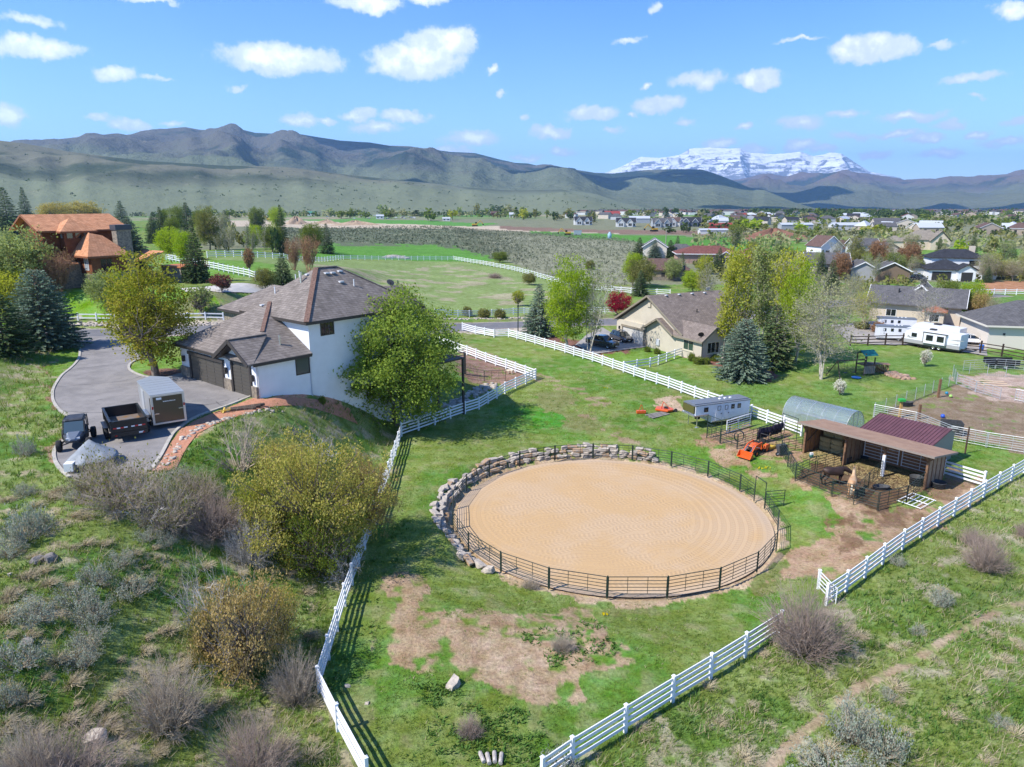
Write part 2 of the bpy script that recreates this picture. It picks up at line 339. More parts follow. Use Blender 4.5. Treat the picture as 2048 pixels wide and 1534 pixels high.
def build_ground():
 th = np.radians(np.concatenate([np.linspace(-74, -44, 50)[:-1], np.linspace(-44, 44, 640), np.linspace(44, 74, 50)[1:]]))
 rr = np.concatenate([np.linspace(6, 16, 14)[:-1], np.geomspace(16, 300, 430), np.geomspace(305, 30000, 190)])
 RR, TH = np.meshgrid(rr, th, indexing='ij'); X = (RR * np.sin(TH)).ravel(); Y = (RR * np.cos(TH)).ravel()
 Z = H(X, Y)
 wx = X + (fbm(X / 1.6, Y / 1.6, 31, 3) - .5) * 2.4; wy = Y + (fbm(X / 1.6, Y / 1.6, 41, 3) - .5) * 2.4
 D = np.hypot(X, Y)
 nA = fbm(X / 5, Y / 5, 51, 4); nB = fbm(X / 1.1, Y / 1.1, 61, 4); nC = fbm(X / 22, Y / 22, 71, 4); nD = fbm(X / .45, Y / .45, 81, 2)
 def lerp(a, b, t): t = np.asarray(t)[..., None]; return a * (1 - t) + b * t
 c_mid = np.array([.150, .200, .045]); c_lush = np.array([.095, .185, .028]); c_dry = np.array([.265, .225, .130]); c_soil = np.array([.300, .215, .130]); c_lawn = np.array([.125, .215, .034])
 col = lerp(c_mid, c_lush, ss((nA - .45) / .2)); col = lerp(col, c_dry, ss((nB - .58) / .16) * .38)
 # wild land: left hillside and lower right outside the fences
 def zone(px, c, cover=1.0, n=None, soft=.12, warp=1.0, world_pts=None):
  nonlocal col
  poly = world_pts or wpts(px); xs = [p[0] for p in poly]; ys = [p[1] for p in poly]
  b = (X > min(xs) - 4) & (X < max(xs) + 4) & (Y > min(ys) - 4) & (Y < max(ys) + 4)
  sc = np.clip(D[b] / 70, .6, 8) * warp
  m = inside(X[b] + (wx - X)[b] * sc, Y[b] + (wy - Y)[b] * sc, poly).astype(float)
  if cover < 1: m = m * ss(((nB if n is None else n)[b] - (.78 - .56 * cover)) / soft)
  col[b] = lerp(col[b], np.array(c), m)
 FL = [(-200, 690), (0, 690), (110, 700), (150, 840), (110, 940), (200, 960), (310, 930), (420, 850), (720, 800), (800, 870), (640, 1385), (740, 1560), (740, 1700), (-300, 1700)]
 zone(FL, (.165, .215, .060)); zone(FL, (.095, .185, .034), .55, nA); zone(FL, (.31, .27, .17), .34)
 BR = [(1070, 1560), (1560, 1270), (1660, 1205), (2048, 945), (2400, 760), (2400, 1700), (1070, 1700)]
 zone(BR, (.170, .215, .060)); zone(BR, (.115, .190, .038), .5, nA); zone(BR, (.29, .27, .17), .36)
 # pasture: mown trail, bare earth, dark lush edges
 zone([(925, 675), (1100, 760), (1260, 880), (1440, 960), (1560, 1040), (1590, 1180), (1500, 1190), (1440, 1010), (1300, 930), (1120, 850), (1000, 740), (920, 700)], (.165, .175, .062), .8, nA, .3)
 zone([(930, 690), (1010, 715), (1110, 755), (1220, 800), (1200, 812), (1110, 775), (1010, 735), (925, 700)], (.27, .21, .13), .55)
 zone([(1110, 745), (1180, 790), (1200, 850), (1290, 900), (1270, 910), (1170, 860), (1140, 800), (1095, 755)], (.25, .19, .11), .4)
 zone([(640, 1385), (700, 1180), (800, 880), (1000, 800), (1080, 830), (870, 940), (860, 1080), (760, 1130), (730, 1300), (680, 1400)], (.085, .170, .028), .8, nA, .4)
 zone([(1040, 820), (1110, 815), (1150, 845), (1080, 855)], (.060, .20, .02), .85)
 zone([(765, 1150), (840, 1150), (850, 1180), (820, 1220), (900, 1230), (1180, 1215), (1290, 1330), (1160, 1360), (1180, 1400), (1060, 1415), (950, 1350), (880, 1370), (760, 1330), (740, 1300), (790, 1230)], c_soil, .80, nB, .14)
 zone([(890, 1270), (1100, 1250), (1230, 1310), (1100, 1380), (950, 1340)], (.33, .24, .155), .8, nD, .3)
 zone([(1040, 1190), (1200, 1250), (1170, 1300), (1040, 1280)], c_lush, .5)
 zone([(1580, 960), (1640, 970), (1800, 1030), (1960, 950), (1975, 985), (1900, 1040), (1700, 1165), (1620, 1150), (1540, 1160), (1590, 1100), (1700, 1040), (1640, 1000)], (.30, .205, .125), .92)
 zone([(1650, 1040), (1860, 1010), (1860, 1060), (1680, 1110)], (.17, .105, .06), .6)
 zone([(1905, 930), (1960, 970), (1900, 1010), (1840, 980)], (.19, .125, .075), .9)
 zone([(1380, 870), (1500, 850), (1600, 870), (1600, 930), (1500, 920), (1400, 890)], (.29, .185, .115), .9)
 zone([(1405, 880), (1480, 910), (1540, 950), (1520, 965), (1420, 920)], (.29, .2, .12), .7)
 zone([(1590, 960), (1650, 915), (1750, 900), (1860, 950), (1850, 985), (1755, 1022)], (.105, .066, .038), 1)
 zone([(1640, 940), (1850, 890), (1870, 930), (1850, 970), (1720, 930)], (.155, .135, .055), .75)
 zone([(1310, 795), (1350, 792), (1372, 815), (1355, 825), (1300, 812)], (.42, .31, .21), 1)
 r = np.hypot(X - PC[0], Y - PC[1])
 k = ((r < PR + .9 + (nB - .5) * 1.8)).astype(float); col = lerp(col, np.array([.42, .30, .19]), k * .9)
 # trail lower right
 tr = strip_poly(smooth_path([tuple(P(*q)[:2]) for q in [(2100, 1190), (2000, 1222), (1900, 1275), (1810, 1330), (1700, 1385), (1640, 1440), (1560, 1510), (1500, 1600)]], 1.0), .26)
 globals()['TRAIL'] = tr
 zone(None, (.31, .235, .15), .9, None, .3, .12, tr)
 zone([(1900, 1195), (2048, 1150), (2048, 1200), (1900, 1240)], (.125, .175, .05), .9)
 # arena and yard right
 zone([(1745, 835), (1910, 770), (2048, 770), (2300, 800), (2300, 960), (2048, 905)], (.215, .16, .105), .97)
 zone([(1905, 755), (1990, 745), (2100, 750), (2200, 800), (2048, 812), (1960, 795)], (.36, .27, .215), .97)
 # mulch, gravel and lawns
 zone([(90, 740), (112, 700), (122, 700), (104, 770), (150, 838), (110, 815), (95, 790)], (.22, .13, .085), .95)
 zone([(120, 938), (100, 920), (100, 890), (135, 860), (128, 845), (145, 868), (118, 905)], (.27, .18, .12), .95)
 zone([(300, 945), (330, 890), (360, 862), (450, 826), (510, 800), (720, 790), (790, 800), (780, 812), (560, 808), (420, 850), (370, 890), (345, 940)], (.47, .235, .15), .98)
 zone([(110, 700), (155, 690), (160, 715), (100, 775), (95, 740)], c_lawn, .95)
 zone(None, c_lawn, 1, None, .1, .3, ISL_POLY)
 zone([(290, 742), (330, 735), (366, 740), (366, 757), (310, 757)], (.16, .09, .065), 1, None, .1, .4)
 zone([(60, 695), (150, 682), (130, 692), (60, 705)], (.15, .10, .08), 1)
 zone([(920, 690), (1065, 750), (1030, 775), (985, 768), (925, 765), (905, 720)], (.25, .155, .115), .97)
 zone([(920, 755), (985, 765), (960, 800), (905, 800)], (.15, .17, .05), .8)
 zone([(1060, 660), (1290, 710), (1250, 720), (1190, 712), (1060, 676)], (.17, .085, .06), 1, None, .1, .5)
 zone([(1180, 715), (1290, 697), (1360, 712), (1350, 722), (1250, 735)], c_lawn, 1)
 zone([(1360, 712), (1440, 715), (1560, 750), (1540, 765), (1440, 735)], (.18, .09, .065), 1, None, .1, .6)
 zone([(1270, 740), (1360, 720), (1450, 745), (1560, 770), (1700, 690), (2000, 720), (1900, 760), (1745, 825), (1600, 840), (1400, 790)], (.105, .185, .037), .9, nA, .3)
 zone([(140, 575), (440, 580), (445, 636), (135, 640)], (.125, .235, .025), 1)
 zone([(380, 590), (445, 592), (440, 630), (375, 628)], (.30, .31, .02), .85)
 zone([(430, 516), (690, 519), (900, 521), (1020, 541), (1180, 581), (1240, 592), (1235, 628), (1060, 640), (840, 612), (700, 560), (540, 575), (430, 560)], (.172, .228, .075), 1)
 zone([(600, 525), (900, 528), (1160, 590), (1180, 620), (900, 605), (700, 560)], (.27, .25, .15), .55, nA)
 zone([(430, 560), (540, 552), (560, 530), (440, 520), (330, 515), (330, 560)], (.115, .22, .035), 1)
 zone([(380, 655), (1060, 628), (1230, 628), (1235, 638), (1000, 643), (900, 650), (150, 656), (140, 642)], (.15, .16, .075), .9)
 zone([(150, 642), (450, 638), (440, 655), (150, 657)], (.36, .31, .25), .6)
 zone([(900, 656), (1060, 656), (1080, 668), (900, 664)], (.42, .36, .28), .8)
 zone([(1660, 600), (2048, 590), (2200, 640), (2048, 640), (1900, 650)], (.10, .19, .04), .9)
 zone([(1860, 632), (2048, 640), (2048, 665), (1960, 668), (1880, 655)], (.40, .31, .24), .8)
 zone([(1970, 560), (2200, 560), (2200, 583), (1960, 582)], (.33, .17, .09), 1)
 # middle distance
 zone([(400, 432), (2300, 432), (2300, 560), (1250, 570), (1120, 560), (1000, 520), (930, 500), (400, 500)], (.17, .175, .105), 1)
 zone([(640, 484), (900, 488), (950, 503), (1010, 521), (690, 517), (560, 512)], (.085, .21, .03), 1, warp=.3)
 zone([(520, 455), (900, 452), (1010, 470), (1080, 520), (1000, 522), (930, 500), (860, 490), (540, 492)], (.10, .118, .068), .85, nA)
 zone([(950, 468), (1230, 480), (1320, 510), (1270, 590), (1110, 560), (1020, 525)], (.215, .215, .145), .8, nA, .3)
 zone([(420, 437), (640, 434), (760, 446), (980, 452), (1250, 463), (1250, 468), (1000, 462), (760, 456), (420, 452)], (.42, .345, .25), 1, warp=.2)
 zone([(600, 436), (700, 437), (1000, 447), (960, 453), (760, 447), (600, 441)], (.085, .22, .04), 1, warp=.15)
 zone([(1000, 452), (1240, 460), (1500, 464), (1480, 472), (1250, 468), (1000, 458)], (.19, .125, .09), 1, warp=.15)
 zone([(1060, 462), (1250, 470), (1480, 474), (1600, 484), (1700, 505), (1400, 498), (1250, 482), (1060, 468)], (.075, .20, .03), 1, warp=.2)
 zone([(1500, 470), (1580, 468), (1605, 480), (1480, 482)], (.26, .13, .09), 1, warp=.15)
 zone([(1560, 482), (2048, 498), (2200, 510), (2048, 530), (1700, 510), (1560, 495)], (.12, .215, .04), 1, warp=.2)
 # valley floor beyond: strips of fields
 far = ss((D - 900) / 200)
 u = fbm(X / 420, Y / 260, 91, 2); f1 = np.floor(u * 14) % 4
 fc = np.where((f1 == 0)[:, None], np.array([.10, .20, .045]), np.where((f1 == 1)[:, None], np.array([.19, .20, .11]), np.where((f1 == 2)[:, None], np.array([.13, .19, .06]), np.array([.25, .22, .14]))))
 col = col * (1 - far[:, None]) + fc * far[:, None]
 for fp in flats:
  xs = [p[0] for p in fp]; ys = [p[1] for p in fp]; b = (X > min(xs)) & (X < max(xs)) & (Y > min(ys)) & (Y < max(ys)); b = np.where(b)[0]
  m = inside(X[b], Y[b], fp); Z[b[m]] -= 0.16
 k = r < PR + .5; Z[k] -= 0.12
 # fine relief of the turf
 Z = Z + (nB - .5) * .10 * (D < 160) * (r > PR + 1) + (nD - .5) * .05 * (D < 70)
 n, m = RR.shape; I = np.arange(n * m).reshape(n, m)
 F = np.stack([I[:-1, :-1], I[:-1, 1:], I[1:, 1:], I[1:, :-1]], -1).reshape(-1, 4)[:, ::-1]
 gm = bpy.data.materials.new('ground'); gm.use_nodes = True; w = NT(gm.node_tree); w.n.clear()
 a = w.add('ShaderNodeAttribute', attribute_name='albedo').outputs['Color']; tc = w.add('ShaderNodeNewGeometry').outputs['Position']
 n1 = w.noise(tc, 5.5, 6, .75); n2 = w.noise(tc, 0.7, 5, .6); n3 = w.noise(tc, 0.09, 5, .6)
 v = w.math('MULTIPLY', w.mapr(n1, .25, .75, .52, 1.68, False), w.math('MULTIPLY', w.mapr(n2, .3, .7, .76, 1.24, False), w.mapr(n3, .3, .7, .85, 1.15, False)))
 hs = w.add('ShaderNodeHueSaturation', ins={'Hue': w.mapr(w.noise(tc, 1.9, 3, .5), .3, .7, .485, .515, False), 'Saturation': w.mapr(n2, .3, .7, 1.12, .86, False), 'Value': v, 'Color': a})
 b = w.add('ShaderNodeBsdfPrincipled', ins={'Base Color': hs.outputs[0], 'Roughness': 1.0, 'Specular IOR Level': 0.1,
              'Normal': w.add('ShaderNodeBump', ins={'Strength': .8, 'Distance': .12, 'Height': w.math('ADD', n1, n2)}).outputs[0]})
 w.l.new(b.outputs[0], w.add('ShaderNodeOutputMaterial').inputs[0])
 me = npmesh('ground', np.stack([X, Y, Z], -1), F, gm, {'albedo': ('FLOAT_COLOR', np.concatenate([col, np.ones((len(X), 1))], -1))}, True)
 o = bpy.data.objects.new('ground', me); C.objects.link(o); tag(o, kind='structure')
build_ground()
from mathutils.geometry import delaunay_2d_cdt
def patch(name, poly, m, lift=0.03, step=1.0, kind='structure', zf=None):
 xs = [p[0] for p in poly]; ys = [p[1] for p in poly]; xs_ = np.arange(min(xs), max(xs), step); ys_ = np.arange(min(ys), max(ys), step)
 GX, GY = np.meshgrid(xs_, ys_); k = inside(GX.ravel(), GY.ravel(), poly)
 dn = []
 for i in range(len(poly)):
  a = Vector(poly[i]); b = Vector(poly[(i + 1) % len(poly)]); n = max(1, int((b - a).length / step)); dn += [a.lerp(b, t / n) for t in range(n)]
 vin = dn + [Vector(p) for p in zip(GX.ravel()[k], GY.ravel()[k])]
 vo, _, fo, *_ = delaunay_2d_cdt(vin, [], [list(range(len(dn)))], 1, 1e-4)
 V = np.array([(v.x, v.y) for v in vo]); Z = (H(V[:, 0], V[:, 1]) if zf is None else zf(V[:, 0], V[:, 1])) + lift
 me = bpy.data.meshes.new(name); me.from_pydata([(a, b, c) for (a, b), c in zip(V, Z)], [], [tuple(f) for f in fo]); setm(me, m)
 o = bpy.data.objects.new(name, me); C.objects.link(o)
 if kind: tag(o, kind=kind)
 return o
def asphalt(name, c, light):
 m = bpy.data.materials.new(name); m.use_nodes = True; w = NT(m.node_tree); w.n.clear()
 tc = w.add('ShaderNodeNewGeometry').outputs['Position']; n1 = w.noise(tc, .5, 5, .6); n2 = w.noise(tc, 40, 3, .7); n3 = w.noise(tc, 2.3, 4, .6)
 cc = w.mix(w.mapr(n1, .35, .65), c, light); cc = w.mix(w.mapr(n3, .55, .75, 0, .35), cc, (c[0] * .5, c[1] * .5, c[2] * .5))
 cc = w.mix(1.0, cc, w.ramp(n2, [(.3, .8), (.7, 1.2)]), 'MULTIPLY')
 b = w.add('ShaderNodeBsdfPrincipled', ins={'Base Color': cc, 'Roughness': .92, 'Specular IOR Level': .2, 'Normal': w.add('ShaderNodeBump', ins={'Strength': .3, 'Distance': .01, 'Height': n2}).outputs[0]})
 w.l.new(b.outputs[0], w.add('ShaderNodeOutputMaterial').inputs[0]); return m
ASPH = asphalt('driveway_asphalt', (.195, .183, .176), (.255, .238, .226)); ROADM = asphalt('road_asphalt', (.135, .135, .145), (.175, .17, .175))
patch('road', strip_poly(ROAD, 3.3), ROADM, .02)
patch('gravel_shoulder', strip_poly(ROAD, -3.32, 4.1), mat('shoulder_gravel', (.42, .35, .28), .95, col2=(.28, .24, .2), vscale=3), .015)
patch('verge', strip_poly(ROAD, 4.0, -3.32), mat('verge_gravel', (.36, .31, .25), .95, col2=(.24, .21, .17), vscale=3), .015)
patch('driveway', DR_POLY, ASPH, .035)
patch('neighbour_driveway', NB_DRIVE, asphalt('neighbour_asphalt', (.25, .235, .22), (.36, .33, .3)), .03)
patch('concrete_driveway', ORANGE_DRIVE, mat('pale_concrete', (.50, .47, .43), .9, var=.1, vscale=.6), .03)
patch('parking_pad', RV_PAD, asphalt('pad_gravel', (.24, .225, .22), (.36, .32, .28)), .03)
patch('red_gravel_strip', wpts([(318, 944), (327, 915), (343, 885), (357, 866), (388, 843), (428, 826), (472, 810), (517, 794)]) + [tuple(G(-20.6, 57.0)[:2]), tuple(G(-15.2, 63.5)[:2]), tuple(G(-14.2, 62.6)[:2])] + wpts([(600, 812), (540, 815), (480, 832), (430, 850), (395, 868), (378, 890), (352, 940)]), mat('red_gravel', (.50, .235, .14), .95, col2=(.40, .18, .11), vscale=5, bump=.5, bscale=40), .05, .4)
def curb(name, path, w=.22, h=.10, m=CONCRETE):
 mb = MB(); path = smooth_path(path, .5); secs = []
 for i, p in enumerate(path):
  a = Vector(path[max(i - 1, 0)]); b = Vector(path[min(i + 1, len(path) - 1)]); d = (b - a).normalized(); n = Vector((-d.y, d.x)) * w / 2; z = HZ(*p)
  secs.append([(p[0] - n.x, p[1] - n.y, z - .1), (p[0] - n.x, p[1] - n.y, z + h), (p[0] + n.x, p[1] + n.y, z + h), (p[0] + n.x, p[1] + n.y, z - .1)])
 mb.loft(secs); o = mb.obj(name, m); tag(o, kind='structure'); return o
curb('kerb', wpts(DRIVE_L)); curb('kerb', wpts(DRIVE_R)); curb('kerb', wpts([(290, 716), (268, 723), (258, 732), (262, 742), (285, 752), (320, 757.5), (366, 757)]))
def stripline(name, path, w, m, lift=.045):
 pth = smooth_path(path, .4); mb = MB(); prev = None
 for i, p in enumerate(pth):
  a = Vector(pth[max(i - 1, 0)]); b = Vector(pth[min(i + 1, len(pth) - 1)]); d = (b - a).normalized(); n = Vector((-d.y, d.x)) * w / 2 * (1 + .5 * math.sin(i * 1.7)); z = HZ(*p) + lift
  cur = ((p[0] - n.x, p[1] - n.y, z), (p[0] + n.x, p[1] + n.y, z))
  if prev: mb.face([prev[0], prev[1], cur[1], cur[0]])
  prev = cur
 return mb
mb = MB()
TAR = mat('crack_sealant', (.05, .05, .052), .7)
for c in [[(112, 775), (170, 770), (250, 762), (285, 752)], [(155, 738), (200, 733), (258, 728)], [(160, 712), (200, 707), (268, 698)], [(118, 822), (200, 826), (290, 818), (400, 812), (460, 800)], [(142, 842), (190, 838)], [(432, 804), (445, 812), (470, 806), (478, 798)], [(192, 802), (205, 799)]]:
 s = stripline('', wpts(c), .05, TAR); mb.add(s.v, s.f)
tag(mb.obj('sealed_cracks', TAR), kind='structure')
def build_sand():
 m = bpy.data.materials.new('raked_sand'); m.use_nodes = True; w = NT(m.node_tree); w.n.clear()
 p = w.add('ShaderNodeTexCoord').outputs['Object']; sp = w.add('ShaderNodeSeparateXYZ', ins={0: p}); x, y = sp.outputs[0], sp.outputs[1]
 wob = w.math('MULTIPLY_ADD', w.noise(p, .22, 2, .5), 3.0, -1.5)
 r = w.vmath('LENGTH', w.vmath('SUBTRACT', p, (-1.3, .4, 0)))
 u = w.math('ADD', w.math('MULTIPLY_ADD', x, .30, w.math('MULTIPLY', y, -.95)), wob)      # across the tractor rows
 t = w.math('MULTIPLY_ADD', x, .95, w.math('MULTIPLY', y, .30)); ang = w.math('MULTIPLY', w.math('ARCTAN2', y, x), 9.5)
 k = w.mapr(w.math('MULTIPLY_ADD', wob, 1.2, r), 7.6, 8.4)
 def pattern(uu, tt):
  row = w.math('PINGPONG', uu, .62); cl = w.math('SINE', w.math('MULTIPLY_ADD', row, 7.0, w.math('MULTIPLY', tt, 19.0)))
  return w.math('MULTIPLY', cl, w.math('MULTIPLY', w.mapr(row, .10, .2), w.mapr(row, .62, .5))), w.math('SINE', w.math('MULTIPLY', uu, 10.1))
 fm = lambda a_, b_: w.add('ShaderNodeMix', data_type='FLOAT', ins={0: k, 2: a_, 3: b_}).outputs[0]
 c1, e1 = pattern(u, t); c2, e2 = pattern(r, ang); cleat = fm(c1, c2); edge = fm(e1, e2); fine = w.noise(p, 30, 4, .7)
 patchy = w.mapr(w.noise(p, .28, 3, .6), .40, .55)
 height = w.math('ADD', w.math('MULTIPLY', cleat, w.math('MULTIPLY_ADD', patchy, .55, .12)), w.math('ADD', w.math('MULTIPLY', edge, .55), w.math('MULTIPLY', fine, .5)))
 dry = w.mapr(w.noise(p, .16, 4, .6), .42, .6); cc = w.mix(dry, (.475, .318, .165), (.475, .338, .205))
 cc = w.mix(w.mapr(fine, .4, .8, 0, .3), cc, (.36, .23, .13)); cc = w.mix(w.mapr(w.math('ABSOLUTE', edge), .93, 1, 0, .36), cc, (.36, .235, .14))
 cc = w.mix(w.mapr(cleat, .1, .8, 0, .20), cc, (.35, .235, .145))
 r0 = w.vmath('LENGTH', p); cc = w.mix(w.mapr(r0, PR - 1.0, PR - .2, 0, .6), cc, (.46, .36, .27))
 b = w.add('ShaderNodeBsdfPrincipled', ins={'Base Color': cc, 'Roughness': .95, 'Specular IOR Level': .15, 'Normal': w.add('ShaderNodeBump', ins={'Strength': .38, 'Distance': .028, 'Height': height}).outputs[0]})
 w.l.new(b.outputs[0], w.add('ShaderNodeOutputMaterial').inputs[0])
 rr = np.linspace(0, PR + .12, 70); th = np.linspace(0, 2 * np.pi, 181)[:-1]; RR, TH = np.meshgrid(rr, th, indexing='ij')
 X = (RR * np.sin(TH)).ravel(); Y = (RR * np.cos(TH)).ravel(); Z = np.full(X.shape, .0) + (fbm(X / 3, Y / 3, 5, 3) - .5) * .08 - .05 * ss((RR.ravel() - PR + .8) / .8)
 n, mm = RR.shape; I = np.arange(n * mm).reshape(n, mm); J = np.roll(I, -1, 1)
 F = np.stack([I[:-1], J[:-1], J[1:], I[1:]], -1).reshape(-1, 4)
 me = npmesh('arena_sand', np.stack([X, Y, Z], -1), F, m, None, True); o = bpy.data.objects.new('arena_sand', me); C.objects.link(o); o.location = (PC[0], PC[1], SAND + .06); tag(o, kind='structure')
build_sand()
# ------------------------------------------------------------------ hills and mountains
def hillmat(name, low, high, wood, snow=None, rock=(.16, .16, .18), bd=30.0):
 m = bpy.data.materials.new(name); m.use_nodes = True; w = NT(m.node_tree); w.n.clear()
 g = w.add('ShaderNodeNewGeometry'); p = g.outputs['Position']
 hh = w.add('ShaderNodeAttribute', attribute_name='hrel').outputs['Fac']; gul = w.add('ShaderNodeAttribute', attribute_name='gully').outputs['Fac']
 n1 = w.noise(p, .0016, 6, .62); n2 = w.noise(p, .012, 6, .7)
 cc = w.mix(w.mapr(w.math('ADD', hh, w.math('MULTIPLY_ADD', n1, .9, -.45)), .3, .6), low, high)
 if snow is None:
  wd = w.math('MULTIPLY', w.mapr(w.math('ADD', w.math('MULTIPLY', gul, .55), w.math('MULTIPLY', n1, .9)), .62, .72), w.mapr(hh, .25, .5))
  cc = w.mix(w.math('MULTIPLY', wd, .9), cc, wood); cc = w.mix(w.mapr(n2, .62, .75, 0, .5), cc, wood)
  cc = w.mix(w.mapr(n2, .25, .42, .35, 0), cc, (.30, .27, .2))
 else:
  z = w.add('ShaderNodeSeparateXYZ', ins={0: p}).outputs[2]
  band = w.noise(w.vmath('MULTIPLY', p, (.0006, .0006, .016)), 1.0, 5, .65)
  nz = w.add('ShaderNodeSeparateXYZ', ins={0: g.outputs['Normal']}).outputs[2]
  rk = w.math('ADD', w.mapr(band, .49, .54), w.mapr(w.noise(p, .0045, 6, .7), .47, .54), clamp=True)
  rk = w.math('MULTIPLY', rk, w.mapr(nz, .97, .80)); low_ = w.mapr(w.math('ADD', hh, w.math('MULTIPLY_ADD', n2, .5, -.25)), .42, .56)
  sn = w.math('MULTIPLY', w.math('SUBTRACT', 1.0, rk), low_); cc = w.mix(sn, rock, snow)
 b = w.add('ShaderNodeBsdfDiffuse', ins={'Color': cc, 'Normal': w.add('ShaderNodeBump', ins={'Strength': 1.0, 'Distance': bd, 'Height': w.math('ADD', n2, w.math('MULTIPLY', n1, 2.5))}).outputs[0]})
 w.l.new(b.outputs[0], w.add('ShaderNodeOutputMaterial').inputs[0]); return m
def mountain(name, sil, crest, foot, m, base=0.0, back=None, amp=.35, seed=1, scl=900, pw=1.25, cols=620, rows=120, jag=.0):
 """sil: skyline as seen at pixels; crest/foot distances (numbers or lists over the skyline)"""
 el = []; az = []
 for px, py in sil:
  d = pxdir(px, py); az.append(math.atan2(d[0], d[1])); el.append(d[2] / math.hypot(d[0], d[1]))
 a0, a1 = az[0], az[-1]; A = np.linspace(a0, a1, cols); i = np.linspace(0, len(az) - 1, len(az)); E = np.interp(A, az, el)
 crest = np.interp(A, az, crest) if isinstance(crest, (list, tuple)) else np.full(cols, crest); foot = np.interp(A, az, foot) if isinstance(foot, (list, tuple)) else np.full(cols, foot)
 back = back or .35
 t = np.concatenate([np.linspace(0, 1, rows), np.linspace(1, 1 + back, rows // 4)[1:]])
 T, AA = np.meshgrid(t, A, indexing='ij'); EE = np.broadcast_to(E, T.shape); CR = np.broadcast_to(crest, T.shape); FT = np.broadcast_to(foot, T.shape)
 wob = (fbm(AA * 14, T * 0 + seed, seed + 5, 3) - .5) * .25
 RR = FT + (CR - FT) * T; X = RR * np.sin(AA); Y = RR * np.cos(AA)
 top = EE * CR + CAMH; g0 = H(X.ravel(), Y.ravel()).reshape(X.shape) - 2
 edge = ss((AA - a0) / .04 + .0) * ss((a1 - AA) / .04)
 rg = ridged(X / scl + 3, Y / scl, seed, 5, .42); big = fbm(X / scl / 2.6, Y / scl / 2.6, seed + 30, 3)
 tt = np.clip(T + wob * np.sin(np.pi * np.clip(T, 0, 1)), 0, 1)
 s = tt ** pw; bell = np.clip(4 * T * (1 - T), 0, 1) ** 1.1
 h = s * (1 + (0) * bell) + bell * amp * (rg - .62) * (1 + .4 * (big - .5)) + bell * .22 * (big - .5)
 h = np.where(T > 1, 1 - (T - 1) / back * .7, h)
 # the skyline is the largest elevation angle along each column: scale every column so that it matches
 Z = g0 + h * (top - g0); ang = (Z - CAMH) / RR; mx = ang.max(0); sc = np.where(mx > 0, E / np.maximum(mx, 1e-5), 1)
 kk = 91; sc = np.convolve(np.pad(np.clip(sc, .5, 1.6), kk // 2, 'edge'), np.hanning(kk + 2)[1:-1] / np.hanning(kk + 2).sum(), 'valid'); Z = np.where(h > 0, g0 + h * (top - g0) * sc, Z)
 if jag: Z = Z + jag * (ridged(X / 400, Y / 400, seed + 9, 4) - .6) * ss((T - .5) / .3)
 Z = np.where(T < .04, np.minimum(Z, g0), Z)
 n, mm = X.shape; I = np.arange(n * mm).reshape(n, mm); F = np.stack([I[:-1, :-1], I[:-1, 1:], I[1:, 1:], I[1:, :-1]], -1).reshape(-1, 4)[:, ::-1]
 hrel = ((Z - g0) / max(1, float((top - g0).max()))).ravel(); gul = (1 - rg).ravel()
 me = npmesh(name, np.stack([X.ravel(), Y.ravel(), Z.ravel()], -1), F, m, {'hrel': ('FLOAT', hrel), 'gully': ('FLOAT', gul)}, True)
 o = bpy.data.objects.new(name, me); C.objects.link(o); tag(o, kind='structure'); return o
HM1 = hillmat('sage_hill', (.165, .188, .125), (.155, .155, .115), (.05, .07, .05), bd=9.0); HM2 = hillmat('brown_ridge', (.130, .150, .100), (.112, .108, .098), (.024, .048, .044))
HM3 = hillmat('far_range', (.13, .14, .095), (.15, .115, .105), (.03, .05, .045)); SNW = hillmat('snowy_peak', (.1, .1, .1), (.1, .1, .1), (.1, .1, .1), snow=(.86, .87, .9))
mountain('hills', [(-350, 262), (-200, 268), (0, 281), (44, 286), (137, 303), (222, 314), (290, 322), (376, 327), (444, 331), (512, 332), (580, 335), (700, 350), (834, 364), (868, 367), (919, 374), (1022, 381), (1124, 379), (1192, 388), (1240, 404), (1290, 416), (1330, 422)],
         [2600] * 11 + [2700, 2800, 2800, 2900, 3000, 3000, 3000, 2900, 2800, 2600], 1350, HM1, amp=.36, seed=11, scl=560, pw=1.0)
mountain('ridge', [(-400, 300), (-200, 292), (0, 287), (44, 280), (100, 276), (150, 271), (190, 267), (252, 271), (280, 262), (320, 256), (370, 252.5), (400, 257), (430, 256), (480, 254), (510, 262), (540, 264), (590, 264), (640, 274), (680, 281), (740, 285), (778, 291), (820, 292), (900, 303), (950, 306), (1000, 319), (1030, 325), (1055, 325), (1090, 331), (1150, 337), (1190, 345), (1225, 347), (1290, 340), (1348, 338), (1403, 339), (1430, 347), (1461, 359), (1508, 379), (1529, 380), (1587, 404), (1638, 419), (1690, 424)],
         [6800] * 22 + [7000, 7000, 7200, 7200, 7400, 7400, 7400, 7400, 7400, 7400, 7200, 7000, 6600, 6200, 5600, 5200, 4600, 4200, 4000], [2700] * 30 + [2900] * 4 + [2900, 2900, 2900, 2900, 2900, 2900, 3000][:7], HM2, amp=.62, seed=23, scl=1000, pw=1.15, rows=150, cols=800)
mountain('mountains', [(1180, 400), (1300, 385), (1400, 370), (1478, 358), (1526, 348), (1570, 350), (1621, 345), (1690, 342), (1741, 346), (1809, 359), (1843, 354), (1871, 357), (1900, 351), (1929, 350), (1949, 352), (2014, 346), (2045, 336), (2150, 326), (2300, 318), (2500, 320)],
         12500, 5600, HM3, amp=.9, seed=37, scl=1500, pw=1.1, cols=600)
